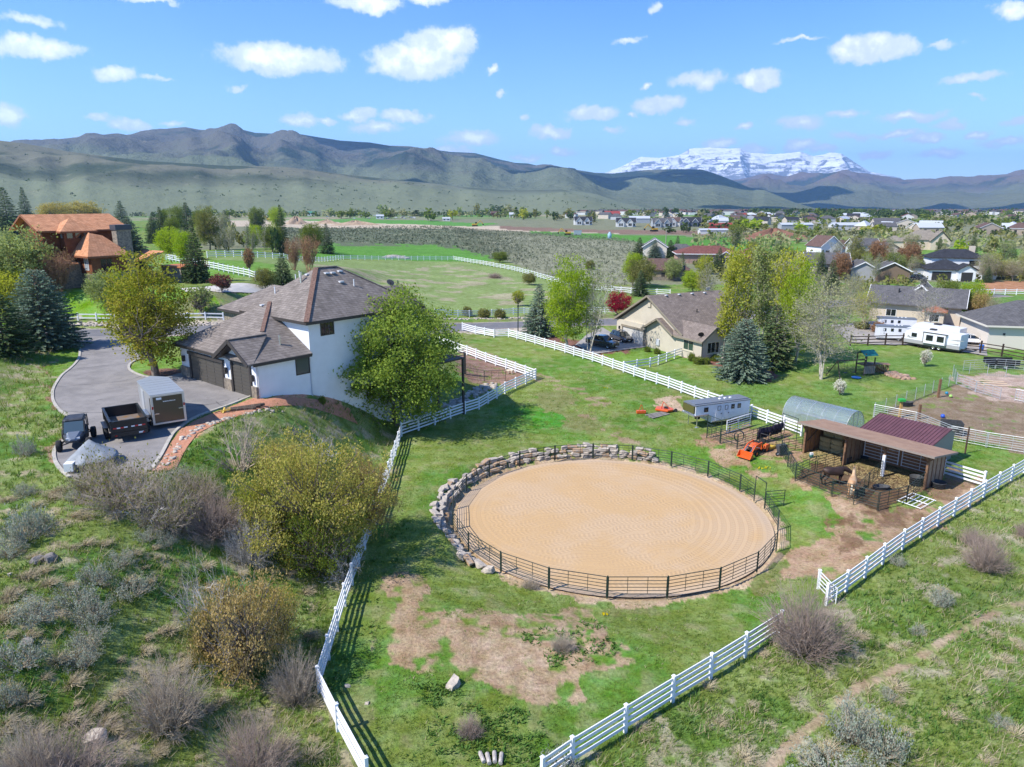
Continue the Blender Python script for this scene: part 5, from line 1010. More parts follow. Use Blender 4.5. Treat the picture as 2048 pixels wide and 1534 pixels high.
def generic(px, py, rz, label, bodies, name='house', cat='house', wins=()):
 t = thing(name, label, cat, at(px, py), R(rz))
 for b in bodies: body(t, *b[:5], b[5], b[6], b[7], *(b[8:9]), trim=b[9] if len(b) > 9 else None)
 for w_ in wins: window(t, *w_)
 return t
generic(1640, 522, 10, 'white gabled house with brown roof and white chimney among spring trees', [(0, 9, 0, 10, 5.5, WALLW, 4.0, SH_BROWN, 'gable_y', TRIM_W), (8, 18, 2, 9, 4.5, WALLW, 3.2, SH_BROWN, 'gable_x', TRIM_W)], wins=[('y', 0, 2, 3.6, 2.4, 4, -1), ('y', 0, 5.2, 6.8, 2.4, 4, -1)])
generic(1705, 528, -6, 'pale two-storey house with grey roofs right of the white gabled house', [(0, 9, 0, 9, 6.8, mat('pale_grey_wall', (.5, .52, .5), .8), 2.4, SH_MID, 'gable_x', TRIM_W), (9, 19, 3, 10, 4.5, WALLC, 3.2, SH_MID, 'gable_y')], wins=[('y', 0, 1.5, 3.5, 4.3, 5.8, -1), ('y', 0, 5.5, 7.5, 4.3, 5.8, -1)])
generic(1610, 556, -14, 'tan house with a grey roof behind the tall yellow-green poplars', [(0, 12, 0, 9, 4.4, WALLC, 3.0, SH_MID, 'gable_x', TRIM_W), (12, 18, 2, 9, 3.2, WALLC, 2.4, SH_MID, 'hip')], wins=[('y', 0, 5, 6.2, .8, 3.4, -1), ('y', 0, 7, 8.2, .8, 3.4, -1), ('y', 0, 9, 10.2, .8, 3.4, -1)])
generic(1700, 560, -20, 'house with white-trimmed twin grey gables behind the bare tree', [(0, 7, 0, 10, 3.2, WALLG, 2.2, SH_MID, 'gable_y', TRIM_W), (6.5, 15, -2, 8, 3.2, mat('brown_wall', (.17, .12, .08), .8), 2.4, SH_MID, 'gable_y', TRIM_W)])
generic(1810, 500, -15, 'large tan-roofed house with steep gables beyond the brown trees', [(0, 16, 0, 10, 5, WALLC, 4.2, shingle('pale_tan_shingle', (.27, .235, .19), (.22, .19, .16), (.15, .13, .11)), 'hip'), (10, 18, -3, 4, 4.5, WALLC, 4.6, shingle('pale_tan_shingle', (.27, .235, .19), (.22, .19, .16), (.15, .13, .11)), 'gable_y', TRIM_D), (-8, 0, 2, 9, 4, WALLC, 2.5, shingle('pale_tan_shingle', (.27, .235, .19), (.22, .19, .16), (.15, .13, .11)), 'hip')], wins=[('y', -3, 13, 15, 1, 3, -1)])
generic(75, 430, 12, 'dark brown-roofed house with a wide chimney among the dark spruces', [(0, 17, 0, 12, 4, mat('dark_wall', (.10, .07, .055), .9), 8.5, SH_BROWN, 'hip')])
tch = thing('chimney_stack', 'wide dark chimney with a pale cap above the dark house roof', 'chimney', at(75, 430)); MB().box(7, 12.5, 5, 9, 6, 14.0).obj('stack', mat('dark_brick', (.07, .055, .06), .9), tch); MB().box(6.8, 12.7, 4.8, 9.2, 14.0, 14.8).obj('cap', mat('pale_cap', (.45, .47, .5), .6), tch)
# ------------------------------------------------------------------ vehicles and equipment
def yaw(p, q): return math.atan2(q[1] - p[1], q[0] - p[0])
def wheel(parent, x, y, z, r, w, rim=CHROME, side=1, name='wheel', tyre=BLACKR):
 t = MB(); t.lathe([(r * .55, -w / 2), (r * .92, -w / 2), (r, -w * .35), (r, w * .35), (r * .92, w / 2), (r * .55, w / 2), (r * .55, -w / 2)], 20, axis='y'); o = t.obj(name, tyre, parent, True, (x, y, z))
 m = MB(); m.lathe([(.001, -w * .4 * side), (r * .2, -w * .42 * side), (r * .5, -w * .3 * side), (r * .56, -w * .45 * side)], 14, axis='y'); m.obj('rim', rim, o, True); return o
PAINT_G = mat('dark_green_car_paint', (.016, .035, .032), .25, coat=1, spec=.6); PAINT_B = mat('dark_blue_car_paint', (.014, .018, .032), .22, coat=1, spec=.6); LAMP = mat('headlight_lens', (.6, .62, .65), .1, spec=.9); REDL = mat('red_lens', (.35, .01, .01), .2)
def sec(x, hw, z0, z1, hw2=None, r=.12):
 hw2 = hw2 or hw
 return [(x, -hw, z0), (x, hw, z0), (x, hw, z1 - r), (x, hw2 - r, z1), (x, -hw2 + r, z1), (x, -hw, z1 - r)]
def suv(loc, rz, label, paint, kind):
 """front towards +x"""
 t = thing('parked_car', label, 'pickup truck' if kind == 'truck' else 'car', loc, rz); b = MB()
 if kind == 'truck':
  b.loft([sec(-2.75, .9, .55, 1.12), sec(-2.7, .95, .42, 1.15), sec(-.95, .96, .38, 1.16), sec(1.25, .96, .36, 1.16), sec(2.3, .93, .38, 1.08), sec(2.72, .84, .42, .98), sec(2.8, .78, .5, .85)])
  gh = MB(); gh.loft([[(-1.0, -.86, 1.15), (-1.0, .86, 1.15), (-.85, .72, 1.74), (-.85, -.72, 1.74)], [(.45, -.88, 1.15), (.45, .88, 1.15), (.2, .73, 1.80), (.2, -.73, 1.80)], [(1.35, -.88, 1.15), (1.35, .88, 1.15), (.55, .72, 1.78), (.55, -.72, 1.78)]])
  rf = MB(); rf.loft([sec(-.92, .73, 1.72, 1.80), sec(.1, .75, 1.76, 1.86), sec(.62, .73, 1.74, 1.82)]); bed = MB(); bed.box(-2.6, -1.15, -.78, .78, 1.14, 1.165); bx = (-1.75, 1.85); rr = .40
 else:
  b.loft([sec(-2.35, .84, .5, .95), sec(-2.3, .9, .38, 1.05), sec(-1.0, .94, .34, 1.08), sec(.9, .94, .34, 1.06), sec(1.75, .91, .36, .96), sec(2.25, .80, .4, .82), sec(2.36, .7, .48, .7)])
  gh = MB(); gh.loft([[(-2.2, -.8, 1.02), (-2.2, .8, 1.02), (-1.85, .66, 1.52), (-1.85, -.66, 1.52)], [(-.6, -.88, 1.05), (-.6, .88, 1.05), (-.6, .70, 1.62), (-.6, -.70, 1.62)], [(1.25, -.87, 1.04), (1.25, .87, 1.04), (.35, .70, 1.56), (.35, -.70, 1.56)]])
  rf = MB(); rf.loft([sec(-1.95, .66, 1.50, 1.58), sec(-.7, .71, 1.60, 1.69), sec(.42, .70, 1.54, 1.62)]); bed = None; bx = (-1.45, 1.45); rr = .36
 b.obj('body', paint, t, False, bevel=.05); gh.obj('windows', GLASSD, t); rf.obj('roof', paint, t, bevel=.03)
 pl = MB(); hz = 1.75 if kind == 'truck' else 1.55
 for s in (-1, 1):
  for x in ((-.9, .35) if kind == 'truck' else (-1.3, -.2)): pl.beam((x, s * .885, 1.12), (x, s * .735, hz), .07, .05)
  MB().box(1.0 if kind == 'truck' else .95, 1.15 if kind == 'truck' else 1.1, s * 1.0 - .08, s * 1.0 + .08, 1.12, 1.28).obj('mirror', paint, t)
  MB().box(2.55 if kind == 'truck' else 2.05, 2.76 if kind == 'truck' else 2.3, s * .66 - .14, s * .66 + .14, .78 if kind == 'truck' else .66, .94 if kind == 'truck' else .8).obj('headlight', LAMP, t)
  for x in bx: wheel(t, x, s * .82, rr, rr, .26, CHROME, -s)
 pl.obj('pillars', paint, t); MB().box(2.78 if kind == 'truck' else 2.3, 2.83 if kind == 'truck' else 2.38, -.5, .5, .55, .82 if kind == 'truck' else .68).obj('grille', DARKMET, t)
 MB().box(2.79 if kind == 'truck' else 2.34, 2.84 if kind == 'truck' else 2.39, -.18, .18, .40, .50).obj('number_plate', TRIM_W, t)
 if bed: bed.obj('bed_cover', DARKMET, t)
 else: r2 = MB(); [r2.beam((-1.6, s * .6, 1.69), (.1, s * .6, 1.70), .05, .05) for s in (-1, 1)]; r2.obj('roof_rail', CHROME, t)
 return t
pa, pb = P(1178, 689), P(1232, 697); suv((pa + pb) / 2, yaw(pa, pb) - .1, 'dark green pickup truck parked nearer the white fence beside the beige house', PAINT_G, 'truck')
pa, pb = P(1222, 677), P(1266, 689); suv((pa + pb) / 2 + Vector((0, .4, 0)), yaw(pa, pb) - .05, 'dark blue estate car parked close to the white garage door of the beige house', PAINT_B, 'suv')
suv(P(1938, 688), R(-16), 'white car parked behind the camper trailer', mat('white_car_paint', (.7, .7, .72), .25, coat=1), 'suv')
suv(P(1838, 560), R(-70), 'small dark blue car in front of the white two-storey house', PAINT_B, 'suv')
def cargo_trailer():
 t = thing('cargo_trailer', 'silver enclosed cargo trailer with a dark rear ramp door on the driveway', 'trailer', P(338, 858) + Vector((0, .3, .03)), 0)
 # local: rear towards -y
 S_ = mat('silver_trailer_skin', (.38, .385, .39), .35, .4, var=.06); RW = mat('trailer_roof', (.33, .36, .39), .45, .3); BR = mat('bronze_door', (.10, .082, .06), .25, .3, spec=.6)
 b = MB(); z0, z1 = .5, 2.55; b.prism([(-1.1, 0, z0), (1.1, 0, z0), (1.1, 5.2, z0), (0.05, 6.4, z0), (-1.1, 5.2, z0)], (0, 0, z1 - z0)); b.obj('body', S_, t)
 r = MB(); r.prism([(-1.14, -.04, z1), (1.14, -.04, z1), (1.14, 5.25, z1), (0.05, 6.48, z1), (-1.14, 5.25, z1)], (0, 0, .05)); ro = r.obj('roof', RW, t); rb = MB(); [rb.box(-1.1, 1.1, y, y + .02, z1 + .05, z1 + .062) for y in (.8, 1.6, 2.4, 3.2, 4.0, 4.8)]; rb.obj('roof_seams', S_, ro)
 fr = MB(); fr.box(-1.13, -.98, -.1, .0, z0, z1); fr.box(.98, 1.13, -.1, 0, z0, z1); fr.box(-.98, .98, -.1, 0, z1 - .12, z1); fr.box(-1.13, 1.13, -.12, 0, z0 - .12, z0); fr.obj('rear_frame', mat('pale_frame', (.62, .58, .52), .4, .3), t)
 d = MB(); d.box(-.97, .97, -.07, -.01, z0 + .02, z1 - .13); dr = d.obj('ramp_door', BR, t)
 for x in (-.8, .8): MB().box(x - .14, x + .14, -.13, -.07, 1.35 if x > 0 else 1.15, 1.42 if x > 0 else 1.22).obj('latch', CHROME, dr)
 MB().box(-.75, -.4, -.085, -.07, 2.2, 2.36).obj('sticker', TRIM_W, dr)
 # a short line of pale lettering too small to read in the photograph
 mb = MB(); rnd = random.Random(2); x = -.32
 for k in range(13): wd = rnd.uniform(.025, .06); mb.box(x, x + wd, -.085, -.07, 2.0, 2.0 + rnd.uniform(.05, .075)); x += wd + .02
 mb.obj('lettering', TRIM_W, dr)
 for s in (-1, 1): MB().box(s * 1.05 - .05, s * 1.05 + .05, -.13, -.1, 1.55, 1.75).obj('tail_light', REDL, t)
 f = MB(); f.prism([(-1.12, .9, .75), (-1.42, .9, .75), (-1.42, 1.0, .95), (-1.42, 2.6, .95), (-1.42, 2.7, .75), (-1.12, 2.7, .75), (-1.12, 2.6, .98), (-1.12, 1.0, .98)][0:2] + [(-1.42, 2.7, .75), (-1.12, 2.7, .75)], (0, 0, .22)); f.obj('fender', CHROME, t)
 for y in (1.35, 2.2):
  for s in (-1, 1): w_ = wheel(t, s * 1.22, y, .36, .36, .2, CHROME, 1); w_.rotation_euler = (0, 0, R(90)); w_.scale = (1, 1, 1)
 MB().box(-1.13, -1.1, 2.9, 3.9, .75, 2.3).obj('side_door', mat('silver_door', (.52, .54, .56), .35, .4), t)
 MB().box(-1.12, -1.105, .05, .5, .6, 2.3).obj('corner_guard', DARKMET, t)
 h = MB(); h.beam((-.9, 5.2, .5), (0, 7.3, .5), .08, .1); h.beam((.9, 5.2, .5), (0, 7.3, .5), .08, .1); h.tube((0, 7.0, 0), (0, 7.0, .7), .04); h.obj('tongue', DARKMET, t)
 t.rotation_euler = (0, 0, R(36)); return t
cargo_trailer()
def dump_trailer():
 t = thing('dump_trailer', 'black open dump trailer with red and white reflective tape parked on the driveway', 'trailer', P(258, 886) + Vector((0, .3, .03)), R(35)); K = mat('black_trailer_paint', (.012, .013, .016), .35, spec=.5)
 z0, z1 = .75, 1.5; W = 1.12; L = 4.3
 for nm, a in (('side_wall', (-W, -W + .07, 0, L)), ('side_wall', (W - .07, W, 0, L)), ('front_wall', (-W + .07, W - .07, L - .07, L)), ('tailgate', (-W + .07, W - .07, 0, .07))): MB().box(*a, z0, z1).obj(nm, K, t)
 MB().box(-W + .07, W - .07, .07, L - .07, z0, z0 + .06).obj('bed', mat('scuffed_steel_bed', (.20, .21, .22), .5, .3, col2=(.30, .17, .07), vscale=1.3), t)
 rl = MB(); rl.box(-W - .06, -W + .09, -.05, L + .05, z1, z1 + .07); rl.box(W - .09, W + .06, -.05, L + .05, z1, z1 + .07); rl.box(-W, W, -.06, .09, z1, z1 + .07); rl.box(-W, W, L - .09, L + .06, z1, z1 + .07); rl.obj('top_rail', K, t)
 st = MB(); [st.box(s * (W + .03) - .03, s * (W + .03) + .03, y, y + .08, z0, z1) for s in (-1, 1) for y in (.5, 1.4, 2.3, 3.2, 4.0)]; st.obj('stake', K, t)
 tp = MB(); tr = MB()
 for k in range(9):
  if k == 4: continue
  (tr if k % 2 == 0 else tp).box(-.98 + k * .22, -.98 + k * .22 + .215, -.068, -.06, z0 + .28, z0 + .37)
 tr.obj('red_tape', mat('red_tape', (.5, .03, .03), .4), t); tp.obj('white_tape', TRIM_W, t)
 lw = MB(); lw.box(-W, W, -.02, .1, .45, z0 - .02); lw.box(-.8, -.7, .1, L + .3, .45, .7); lw.box(.7, .8, .1, L + .3, .45, .7); lw.obj('chassis', K, t); MB().box(.55, .85, -.035, -.025, .5, .62).obj('number_plate', TRIM_W, t)
 for s in (-1, 1): MB().box(s * .85 - .07, s * .85 + .07, -.04, -.02, .5, .58).obj('tail_light', REDL, t)
 for s in (-1, 1):
  MB().box(s * 1.3 - .16, s * 1.3 + .16, 1.1, 3.0, .86, .9).obj('fender', K, t)
  for y in (1.6, 2.5): w_ = wheel(t, s * 1.28, y, .4, .4, .25, CHROME, 1); w_.rotation_euler = (0, 0, R(90))
 h = MB(); h.beam((-.6, L, .55), (0, L + 1.5, .55), .1, .12); h.beam((.6, L, .55), (0, L + 1.5, .55), .1, .12); h.box(-.35, .35, L + .1, L + .6, .6, 1.1); h.obj('tongue', K, t)
dump_trailer()
def side_by_side():
 t = thing('side_by_side', 'dusty black off-road buggy with a spare tyre on top parked at the driveway edge', 'off-road buggy', P(152, 890) + Vector((0, .2, .03)), R(-66)); K = mat('dusty_black_plastic', (.04, .042, .05), .5, var=.4, vscale=4); BL = mat('blue_grey_panel', (.12, .145, .19), .4)
 b = MB(); b.loft([sec(-1.3, .6, .55, 1.0), sec(-.2, .72, .4, .85), sec(.7, .66, .42, .98), sec(1.35, .45, .5, .88), sec(1.55, .3, .55, .75)]); b.obj('body', K, t, bevel=.03)
 h = MB(); h.loft([sec(.6, .5, .95, 1.12), sec(1.35, .36, .85, .98), sec(1.6, .22, .7, .8)]); h.obj('bonnet', BL, t)
 r = MB(); r.loft([sec(-1.15, .6, 1.72, 1.80), sec(.15, .66, 1.74, 1.84), sec(.3, .6, 1.70, 1.76)]); r.obj('roof', K, t)
 c = MB()
 for s in (-1, 1): c.tube((-1.2, s * .62, .9), (-1.1, s * .62, 1.75), .035); c.tube((.8, s * .62, 1.0), (.22, s * .62, 1.75), .035); c.tube((-1.1, s * .62, 1.75), (.22, s * .62, 1.75), .035); c.tube((-.3, s * .7, .8), (-.35, s * .64, 1.75), .03)
 c.obj('roll_cage', DARKMET, t); w = MB(); w.face([(.78, -.58, 1.05), (.78, .58, 1.05), (.28, .56, 1.7), (.28, -.56, 1.7)]); w.obj('windscreen', mat('tinted_screen', (.06, .09, .11), .1, spec=.8), t)
 for x in (-1.25, 1.35):
  for s in (-1, 1):
   wheel(t, x, s * .86, .38, .38, .3, DARKMET, -s); MB().beam((x, s * .3, .5), (x, s * .75, .38), .08, .06).beam((x - .15, s * .35, .85), (x, s * .7, .45), .05, .05).obj('suspension_arm', DARKMET, t)
 sp = wheel(t, -1.25, 0, 1.5, .38, .28, DARKMET, 1, name='spare_wheel'); sp.rotation_euler = (R(70), 0, R(90))
 MB().box(-.9, -.35, -.5, .5, .8, 1.35).obj('seats', BLACKR, t); [MB().box(1.35, 1.5, s * .3 - .1, s * .3 + .1, .75, .86).obj('headlight', LAMP, t) for s in (-1, 1)]
side_by_side()
def tarp_trailer():
 p = P(180, 935) + Vector((0, .4, .03)); t = thing('covered_snowmobile', 'grey tarpaulin draped to a peak over a small trailer at the bottom of the driveway', 'covered trailer', p, R(12))
 TA = mat('grey_tarpaulin', (.24, .265, .29), .6, var=.12, vscale=2, bump=.4, bscale=5)
 v = [(-1.3, -.9, .5), (-.2, -1.3, .45), (1.1, -.9, .5), (1.5, .2, .55), (.9, 1.4, .55), (-.3, 1.5, .6), (-1.3, .5, .55), (-.2, .4, 1.55), (-.7, -.2, 1.15), (.6, .1, 1.05), (-.2, -.5, .95), (.3, .9, 1.0)]
 f = [(0, 1, 10), (1, 2, 9), (1, 9, 10), (2, 3, 9), (3, 4, 11), (3, 11, 9), (4, 5, 11), (5, 6, 7), (5, 7, 11), (6, 0, 8), (6, 8, 7), (0, 10, 8), (8, 10, 7), (7, 10, 9), (7, 9, 11)]
 mb = MB(); mb.add(v, f); o = mb.obj('tarpaulin', TA, t, True); sd_ = o.modifiers.new('subdivision', 'SUBSURF'); sd_.levels = sd_.render_levels = 2; sd_.subdivision_type = 'SIMPLE'
 tx = bpy.data.textures.new('folds', 'CLOUDS'); tx.noise_scale = .5; dm = o.modifiers.new('displace', 'DISPLACE'); dm.texture = tx; dm.strength = .16; so2 = o.modifiers.new('solid', 'SOLIDIFY'); so2.thickness = .02
 b = MB(); b.box(-1.1, 1.1, -.9, 1.2, .35, .45); b.obj('trailer_deck', DARKMET, t); [wheel(t, s * 0 + .1, s * 1.15, .26, .26, .18, CHROME, 1) for s in (-1, 1)]; MB().box(-1.2, -.7, -1.3, -.6, .1, .6).obj('white_bin', TRIM_W, t)
tarp_trailer()
TRW = mat('white_trailer_skin', (.66, .68, .72), .4, var=.05, vscale=1)
def horse_trailer(loc, rz, label, L=6.6, grp=None, nose=True):
 """front (gooseneck) towards -x; near side is y=0"""
 t = thing('horse_trailer', label, 'horse trailer', loc, rz, grp); W = 2.0; RG = mat('grey_trailer_roof', (.17, .19, .22), .5, .2)
 b = MB(); b.prism([(1.9, 0, .45), (L, 0, .45), (L, 0, 2.35), (-.1, 0, 2.35), (-.1, 0, 1.35), (1.4, 0, 1.35), (1.9, 0, 1.0)] if nose else [(0, 0, .45), (L, 0, .45), (L, 0, 2.35), (0, 0, 2.35)], (0, W, 0)); b.obj('body', TRW, t)
 r = MB(); r.prism([(-.15, -.05, 2.34), (-.15, W + .05, 2.34), (L + .1, W + .05, 2.34), (L + .1, -.05, 2.34)], (0, 0, .08)); r.prism([(-.05, .25, 2.42), (-.05, W - .25, 2.42), (L, W - .25, 2.42), (L, .25, 2.42)], (0, 0, .08)); ro = r.obj('roof', RG, t)
 for x in (L * .52, L * .62, L * .72): MB().box(x, x + .22, W / 2 - .12, W / 2 + .12, 2.5, 2.58).obj('roof_vent', TRIM_W, ro)
 if nose: MB().box(-.28, -.1, .08, W - .08, 1.55, 2.3).obj('nose_panel', mat('olive_window', (.09, .085, .03), .2, spec=.8), t); MB().box(-.3, 1.5, -.03, W + .03, 1.25, 1.4).obj('nose_trim', CHROME, t)
 xs = ((.9, .5), (2.55, .4), (3.45, .38), (4.25, .38), (5.05, .38)) if nose else ((.9, .4), (2.0, .4), (3.1, .4))
 for x, wd in xs: window(t, 'y', 0, x, x + wd, 1.65, 2.12, -1, fm=DARKMET, panes=1, fw=.04)
 for x0, x1 in (((2.35, 3.1), (3.25, 4.0)) if nose else ((.4, 1.1),)): d = MB(); d.box(x0, x1, -.025, -.004, .6, 2.2); dd = d.obj('side_door', mat('white_door_skin', (.62, .64, .68), .4), t); MB().box(x1 - .12, x1 - .04, -.06, -.025, 1.25, 1.35).obj('handle', DARKMET, dd)
 MB().box(1.95 if nose else .1, L - .05, -.02, -.003, .45, .58).obj('skirt_trim', CHROME, t)
 for x in (L * .66, L * .8):
  for y in (.12, W - .12): wheel(t, x, y, .36, .36, .22, CHROME, 1 if y < 1 else -1)
 if nose: MB().tube((.35, .3, 0), (.35, .3, 1.3), .06).tube((.35, W - .3, 0), (.35, W - .3, 1.3), .06).box(.2, .5, .15, .45, 0, .05).obj('landing_leg', CHROME, t); MB().tube((.9, W / 2, .7), (.9, W / 2, 1.3), .28, n=14).obj('spare_wheel', BLACKR, t)
 return t
horse_trailer(G(18.4, 67.9), math.atan2(2.4, 5.9), 'white gooseneck horse trailer with a grey roof behind the small pipe pen')
horse_trailer(P(1752, 681), R(-18), 'white horse trailer with a slatted top band in front, behind the wooden fence', 5.0, nose=False)
horse_trailer(P(1768, 668) + Vector((0, 2.5, 0)), R(-18), 'longer white horse trailer parked behind the slatted one', 6.0, nose=False)
def camper():
 a, b_ = P(1805, 690), P(1917, 708); t = thing('camper_trailer', 'white and grey camper trailer with a slide-out parked beside the lawn', 'camper trailer', a, yaw(a, b_)); L = (b_ - a).length; GR = mat('camper_grey_band', (.32, .32, .33), .5)
 b = MB(); b.prism([(.25, 0, .55), (L, 0, .55), (L, 0, 2.8), (1.1, 0, 2.8), (.25, 0, 2.3), (-.1, 0, 1.5), (-.1, 0, .9)], (0, 2.4, 0)); b.obj('body', TRW, t, bevel=.06)
 MB().box(.1, L - .01, -.03, -.002, .6, 1.15).obj('grey_band', GR, t)
 s = MB(); s.box(3.1, 3.1 + 3.4, -.35, 0, .95, 2.55); so_ = s.obj('slide_out', TRW, t); MB().box(3.0, 6.6, -.4, 0, 2.55, 2.62).obj('slide_trim', DARKMET, so_); MB().box(3.1, 3.18, -.38, -.35, .95, 2.55).box(6.42, 6.5, -.38, -.35, .95, 2.55).obj('slide_seal', DARKMET, so_)
 for x in (3.6, 5.2): window(so_, 'y', -.35, x, x + 1.0, 1.4, 2.25, -1, fm=DARKMET, panes=2, fw=.04)
 window(t, 'y', 0, 1.2, 2.0, 1.6, 2.2, -1, fm=DARKMET, panes=1, fw=.04)
 sw = MB(); sw.face([(6.9, -.012, 1.9), (8.0, -.012, 2.1), (9.0, -.012, 2.0), (8.0, -.012, 1.85)]); sw.face([(6.7, -.012, 1.3), (8.2, -.012, 1.5), (L - .2, -.012, 1.2), (8.0, -.012, 1.3)]); sw.face([(.5, -.012, 1.5), (.7, -.012, 1.8), (1.1, -.012, 1.5), (2.2, -.012, 1.4), (.9, -.012, 1.35)]); sw.obj('swoosh_stripes', GR, t)
 MB().box(L * .4, L * .5, .9, 1.5, 2.8, 3.05).obj('roof_unit', mat('black_plastic', (.03, .03, .03), .5), t); MB().box(.2, L, .1, 2.3, 2.8, 2.83).obj('roof_skin', mat('white_membrane', (.6, .61, .62), .7), t)
 for x in (L * .55, L * .65):
  for y in (.15, 2.25): wheel(t, x, y, .36, .36, .22, CHROME, 1)
 MB().box(.3, L, .1, 2.3, .35, .55).obj('chassis', DARKMET, t); MB().beam((-.1, 1.2, .5), (-1.3, 1.2, .45), .12, .12).box(-.8, -.3, .9, 1.5, .55, 1.0).obj('tongue', DARKMET, t)
 MB().beam((L - .1, .5, .7), (L + 1.6, .5, .65), .1, .1).beam((L - .1, 1.9, .7), (L + 1.6, 1.9, .65), .1, .1).beam((L + 1.6, .4, .65), (L + 1.6, 2.0, .65), .1, .1).obj('rear_rack', DARKMET, t)
 t2 = thing('camper_trailer', 'second white camper whose roof shows behind the grey-banded one', 'camper trailer', P(1845, 683) + Vector((0, 3.6, 0)), yaw(a, b_)); MB().prism([(0, 0, .5), (7.5, 0, .5), (7.5, 0, 2.5), (.6, 0, 2.55), (0, 0, 1.9)], (0, 2.4, 0)).obj('body', TRW, t2, bevel=.06); [wheel(t2, x, y, .36, .36, .22) for x in (4, 4.9) for y in (.1, 2.3)]; MB().box(3, 4, .8, 1.6, 2.5, 2.75).obj('roof_unit', DARKMET, t2)
camper()
ORG = mat('orange_tractor_paint', (.62, .10, .015), .35, coat=.3);
def tractor():
 a, b_ = P(1532, 897), P(1493, 916); t = thing('tractor', 'small orange tractor with a front loader bucket standing by the pipe pen', 'tractor', (a + b_) / 2, yaw(a, b_))
 h = MB(); h.loft([sec(-.1, .28, .55, 1.05), sec(.5, .3, .5, 1.08), sec(1.0, .26, .5, .98), sec(1.1, .2, .55, .85)]); h.obj('bonnet', ORG, t, bevel=.03); MB().box(1.1, 1.14, -.17, .17, .6, .88).obj('grille', DARKMET, t)
 MB().box(-1.0, .9, -.2, .2, .3, .55).obj('chassis', DARKMET, t)
 for s in (-1, 1):
  wheel(t, -.75, s * .48, .36, .36, .26, ORG, -s); wheel(t, .75, s * .45, .25, .25, .17, ORG, -s)
  MB().prism([(-1.15, s * .36, .5), (-1.15, s * .36, .75), (-.9, s * .36, .85), (-.45, s * .36, .8), (-.3, s * .36, .5)], (0, s * .26, 0)).obj('fender', ORG, t)
  l = MB(); l.beam((-.05, s * .42, .45), (-.05, s * .42, 1.15), .08, .1); l.beam((-.05, s * .42, 1.12), (.85, s * .42, 1.0), .08, .12, (0, 0, 1)); l.beam((.85, s * .42, 1.0), (1.65, s * .42, .3), .08, .12); l.obj('loader_arm', ORG, t); MB().tube((.1, s * .42, .6), (.95, s * .42, .9), .03).tube((.9, s * .3, 1.0), (1.6, s * .3, .45), .025).obj('hydraulic_ram', CHROME, t)
 bk = MB(); W = .68; bk.box(1.6, 1.64, -W, W, .05, .55); bk.beam((1.62, 0, .05), (2.1, 0, .03), 2 * W, .03); [bk.prism([(1.62, s * W, .05), (2.1, s * W, .05), (1.75, s * W, .55), (1.62, s * W, .55)], (0, -s * .03, 0)) for s in (-1, 1)]; bk.obj('bucket', ORG, t)
 MB().box(-.95, -.5, -.22, .22, .75, .85).box(-1.0, -.9, -.22, .22, .85, 1.2).obj('seat', BLACKR, t); MB().tube((-.15, 0, .9), (-.3, 0, 1.2), .02).lathe([(.16, 0), (.19, .015), (.16, .03)], 14, (-.32, 0, 1.2)).obj('steering_wheel', BLACKR, t)
 MB().tube((-1.1, -.4, .5), (-1.15, -.4, 1.55), .03).tube((-1.1, .4, .5), (-1.15, .4, 1.55), .03).tube((-1.15, -.4, 1.55), (-1.15, .4, 1.55), .03).obj('roll_bar', DARKMET, t); MB().box(-.2, .15, -.3, .3, 1.05, 1.12).obj('dashboard', BLACKR, t)
 MB().box(-2.1, -1.2, -.6, .6, .2, .4).obj('rear_implement', mat('yellow_paint', (.55, .38, .05), .5), t)
tractor()
def implements():
 p = P(1282, 827); t = thing('box_blade', 'orange box scraper standing on the left end of the grey planks', 'tractor implement', p, R(5))
 MB().box(-.5, .5, -.2, .2, .05, .35).obj('box', ORG, t, bevel=.02); MB().beam((-.2, 0, .35), (-.05, 0, .95), .06, .05).beam((.2, 0, .35), (.05, 0, .95), .06, .05).beam((-.1, 0, .92), (.1, 0, .92), .06, .08).obj('hitch_frame', ORG, t)
 p = P(1328, 822); t = thing('mower_deck', 'orange rotary mower lying in the grass beside the sandy patch', 'tractor implement', p, R(-20))
 d = MB(); d.prism([(-.9, -.5, .12), (.5, -.75, .12), (1.0, -.2, .12), (1.0, .3, .12), (.5, .75, .12), (-.9, .6, .12)], (0, 0, .2)); d.obj('deck', ORG, t, bevel=.04); MB().beam((-.3, -.3, .32), (-.1, 0, 1.05), .06, .05).beam((-.3, .3, .32), (-.1, 0, 1.05), .06, .05).beam((.6, 0, .35), (-.1, 0, 1.05), .06, .05).obj('hitch_frame', ORG, t); wheel(t, 1.25, 0, .2, .2, .12, DARKMET); MB().box(0, .4, -.15, .15, .32, .5).obj('gearbox', DARKMET, t)
 GP = mat('weathered_plank', (.22, .20, .18), .9, var=.3, vscale=3)
 p = P(1312, 829); d = yaw(P(1290, 828), P(1330, 820))
 for k in range(4):
  o = MB().box(-1.4 + .15 * (k % 2), 1.4 - .2 * ((k + 1) % 2), -.14, .14, 0, .05).obj('plank', GP, None, loc=(p.x + k * .10, p.y - k * .34 + .3, p.z + .03), rz=d + .03 * k); tag(o, ['grey plank under the mower, farthest of four', 'grey plank second from the far side beside the orange scraper', 'grey plank third from the far side in the grass', 'nearest grey plank in the grass below the orange scraper'][k], 'plank')
implements()
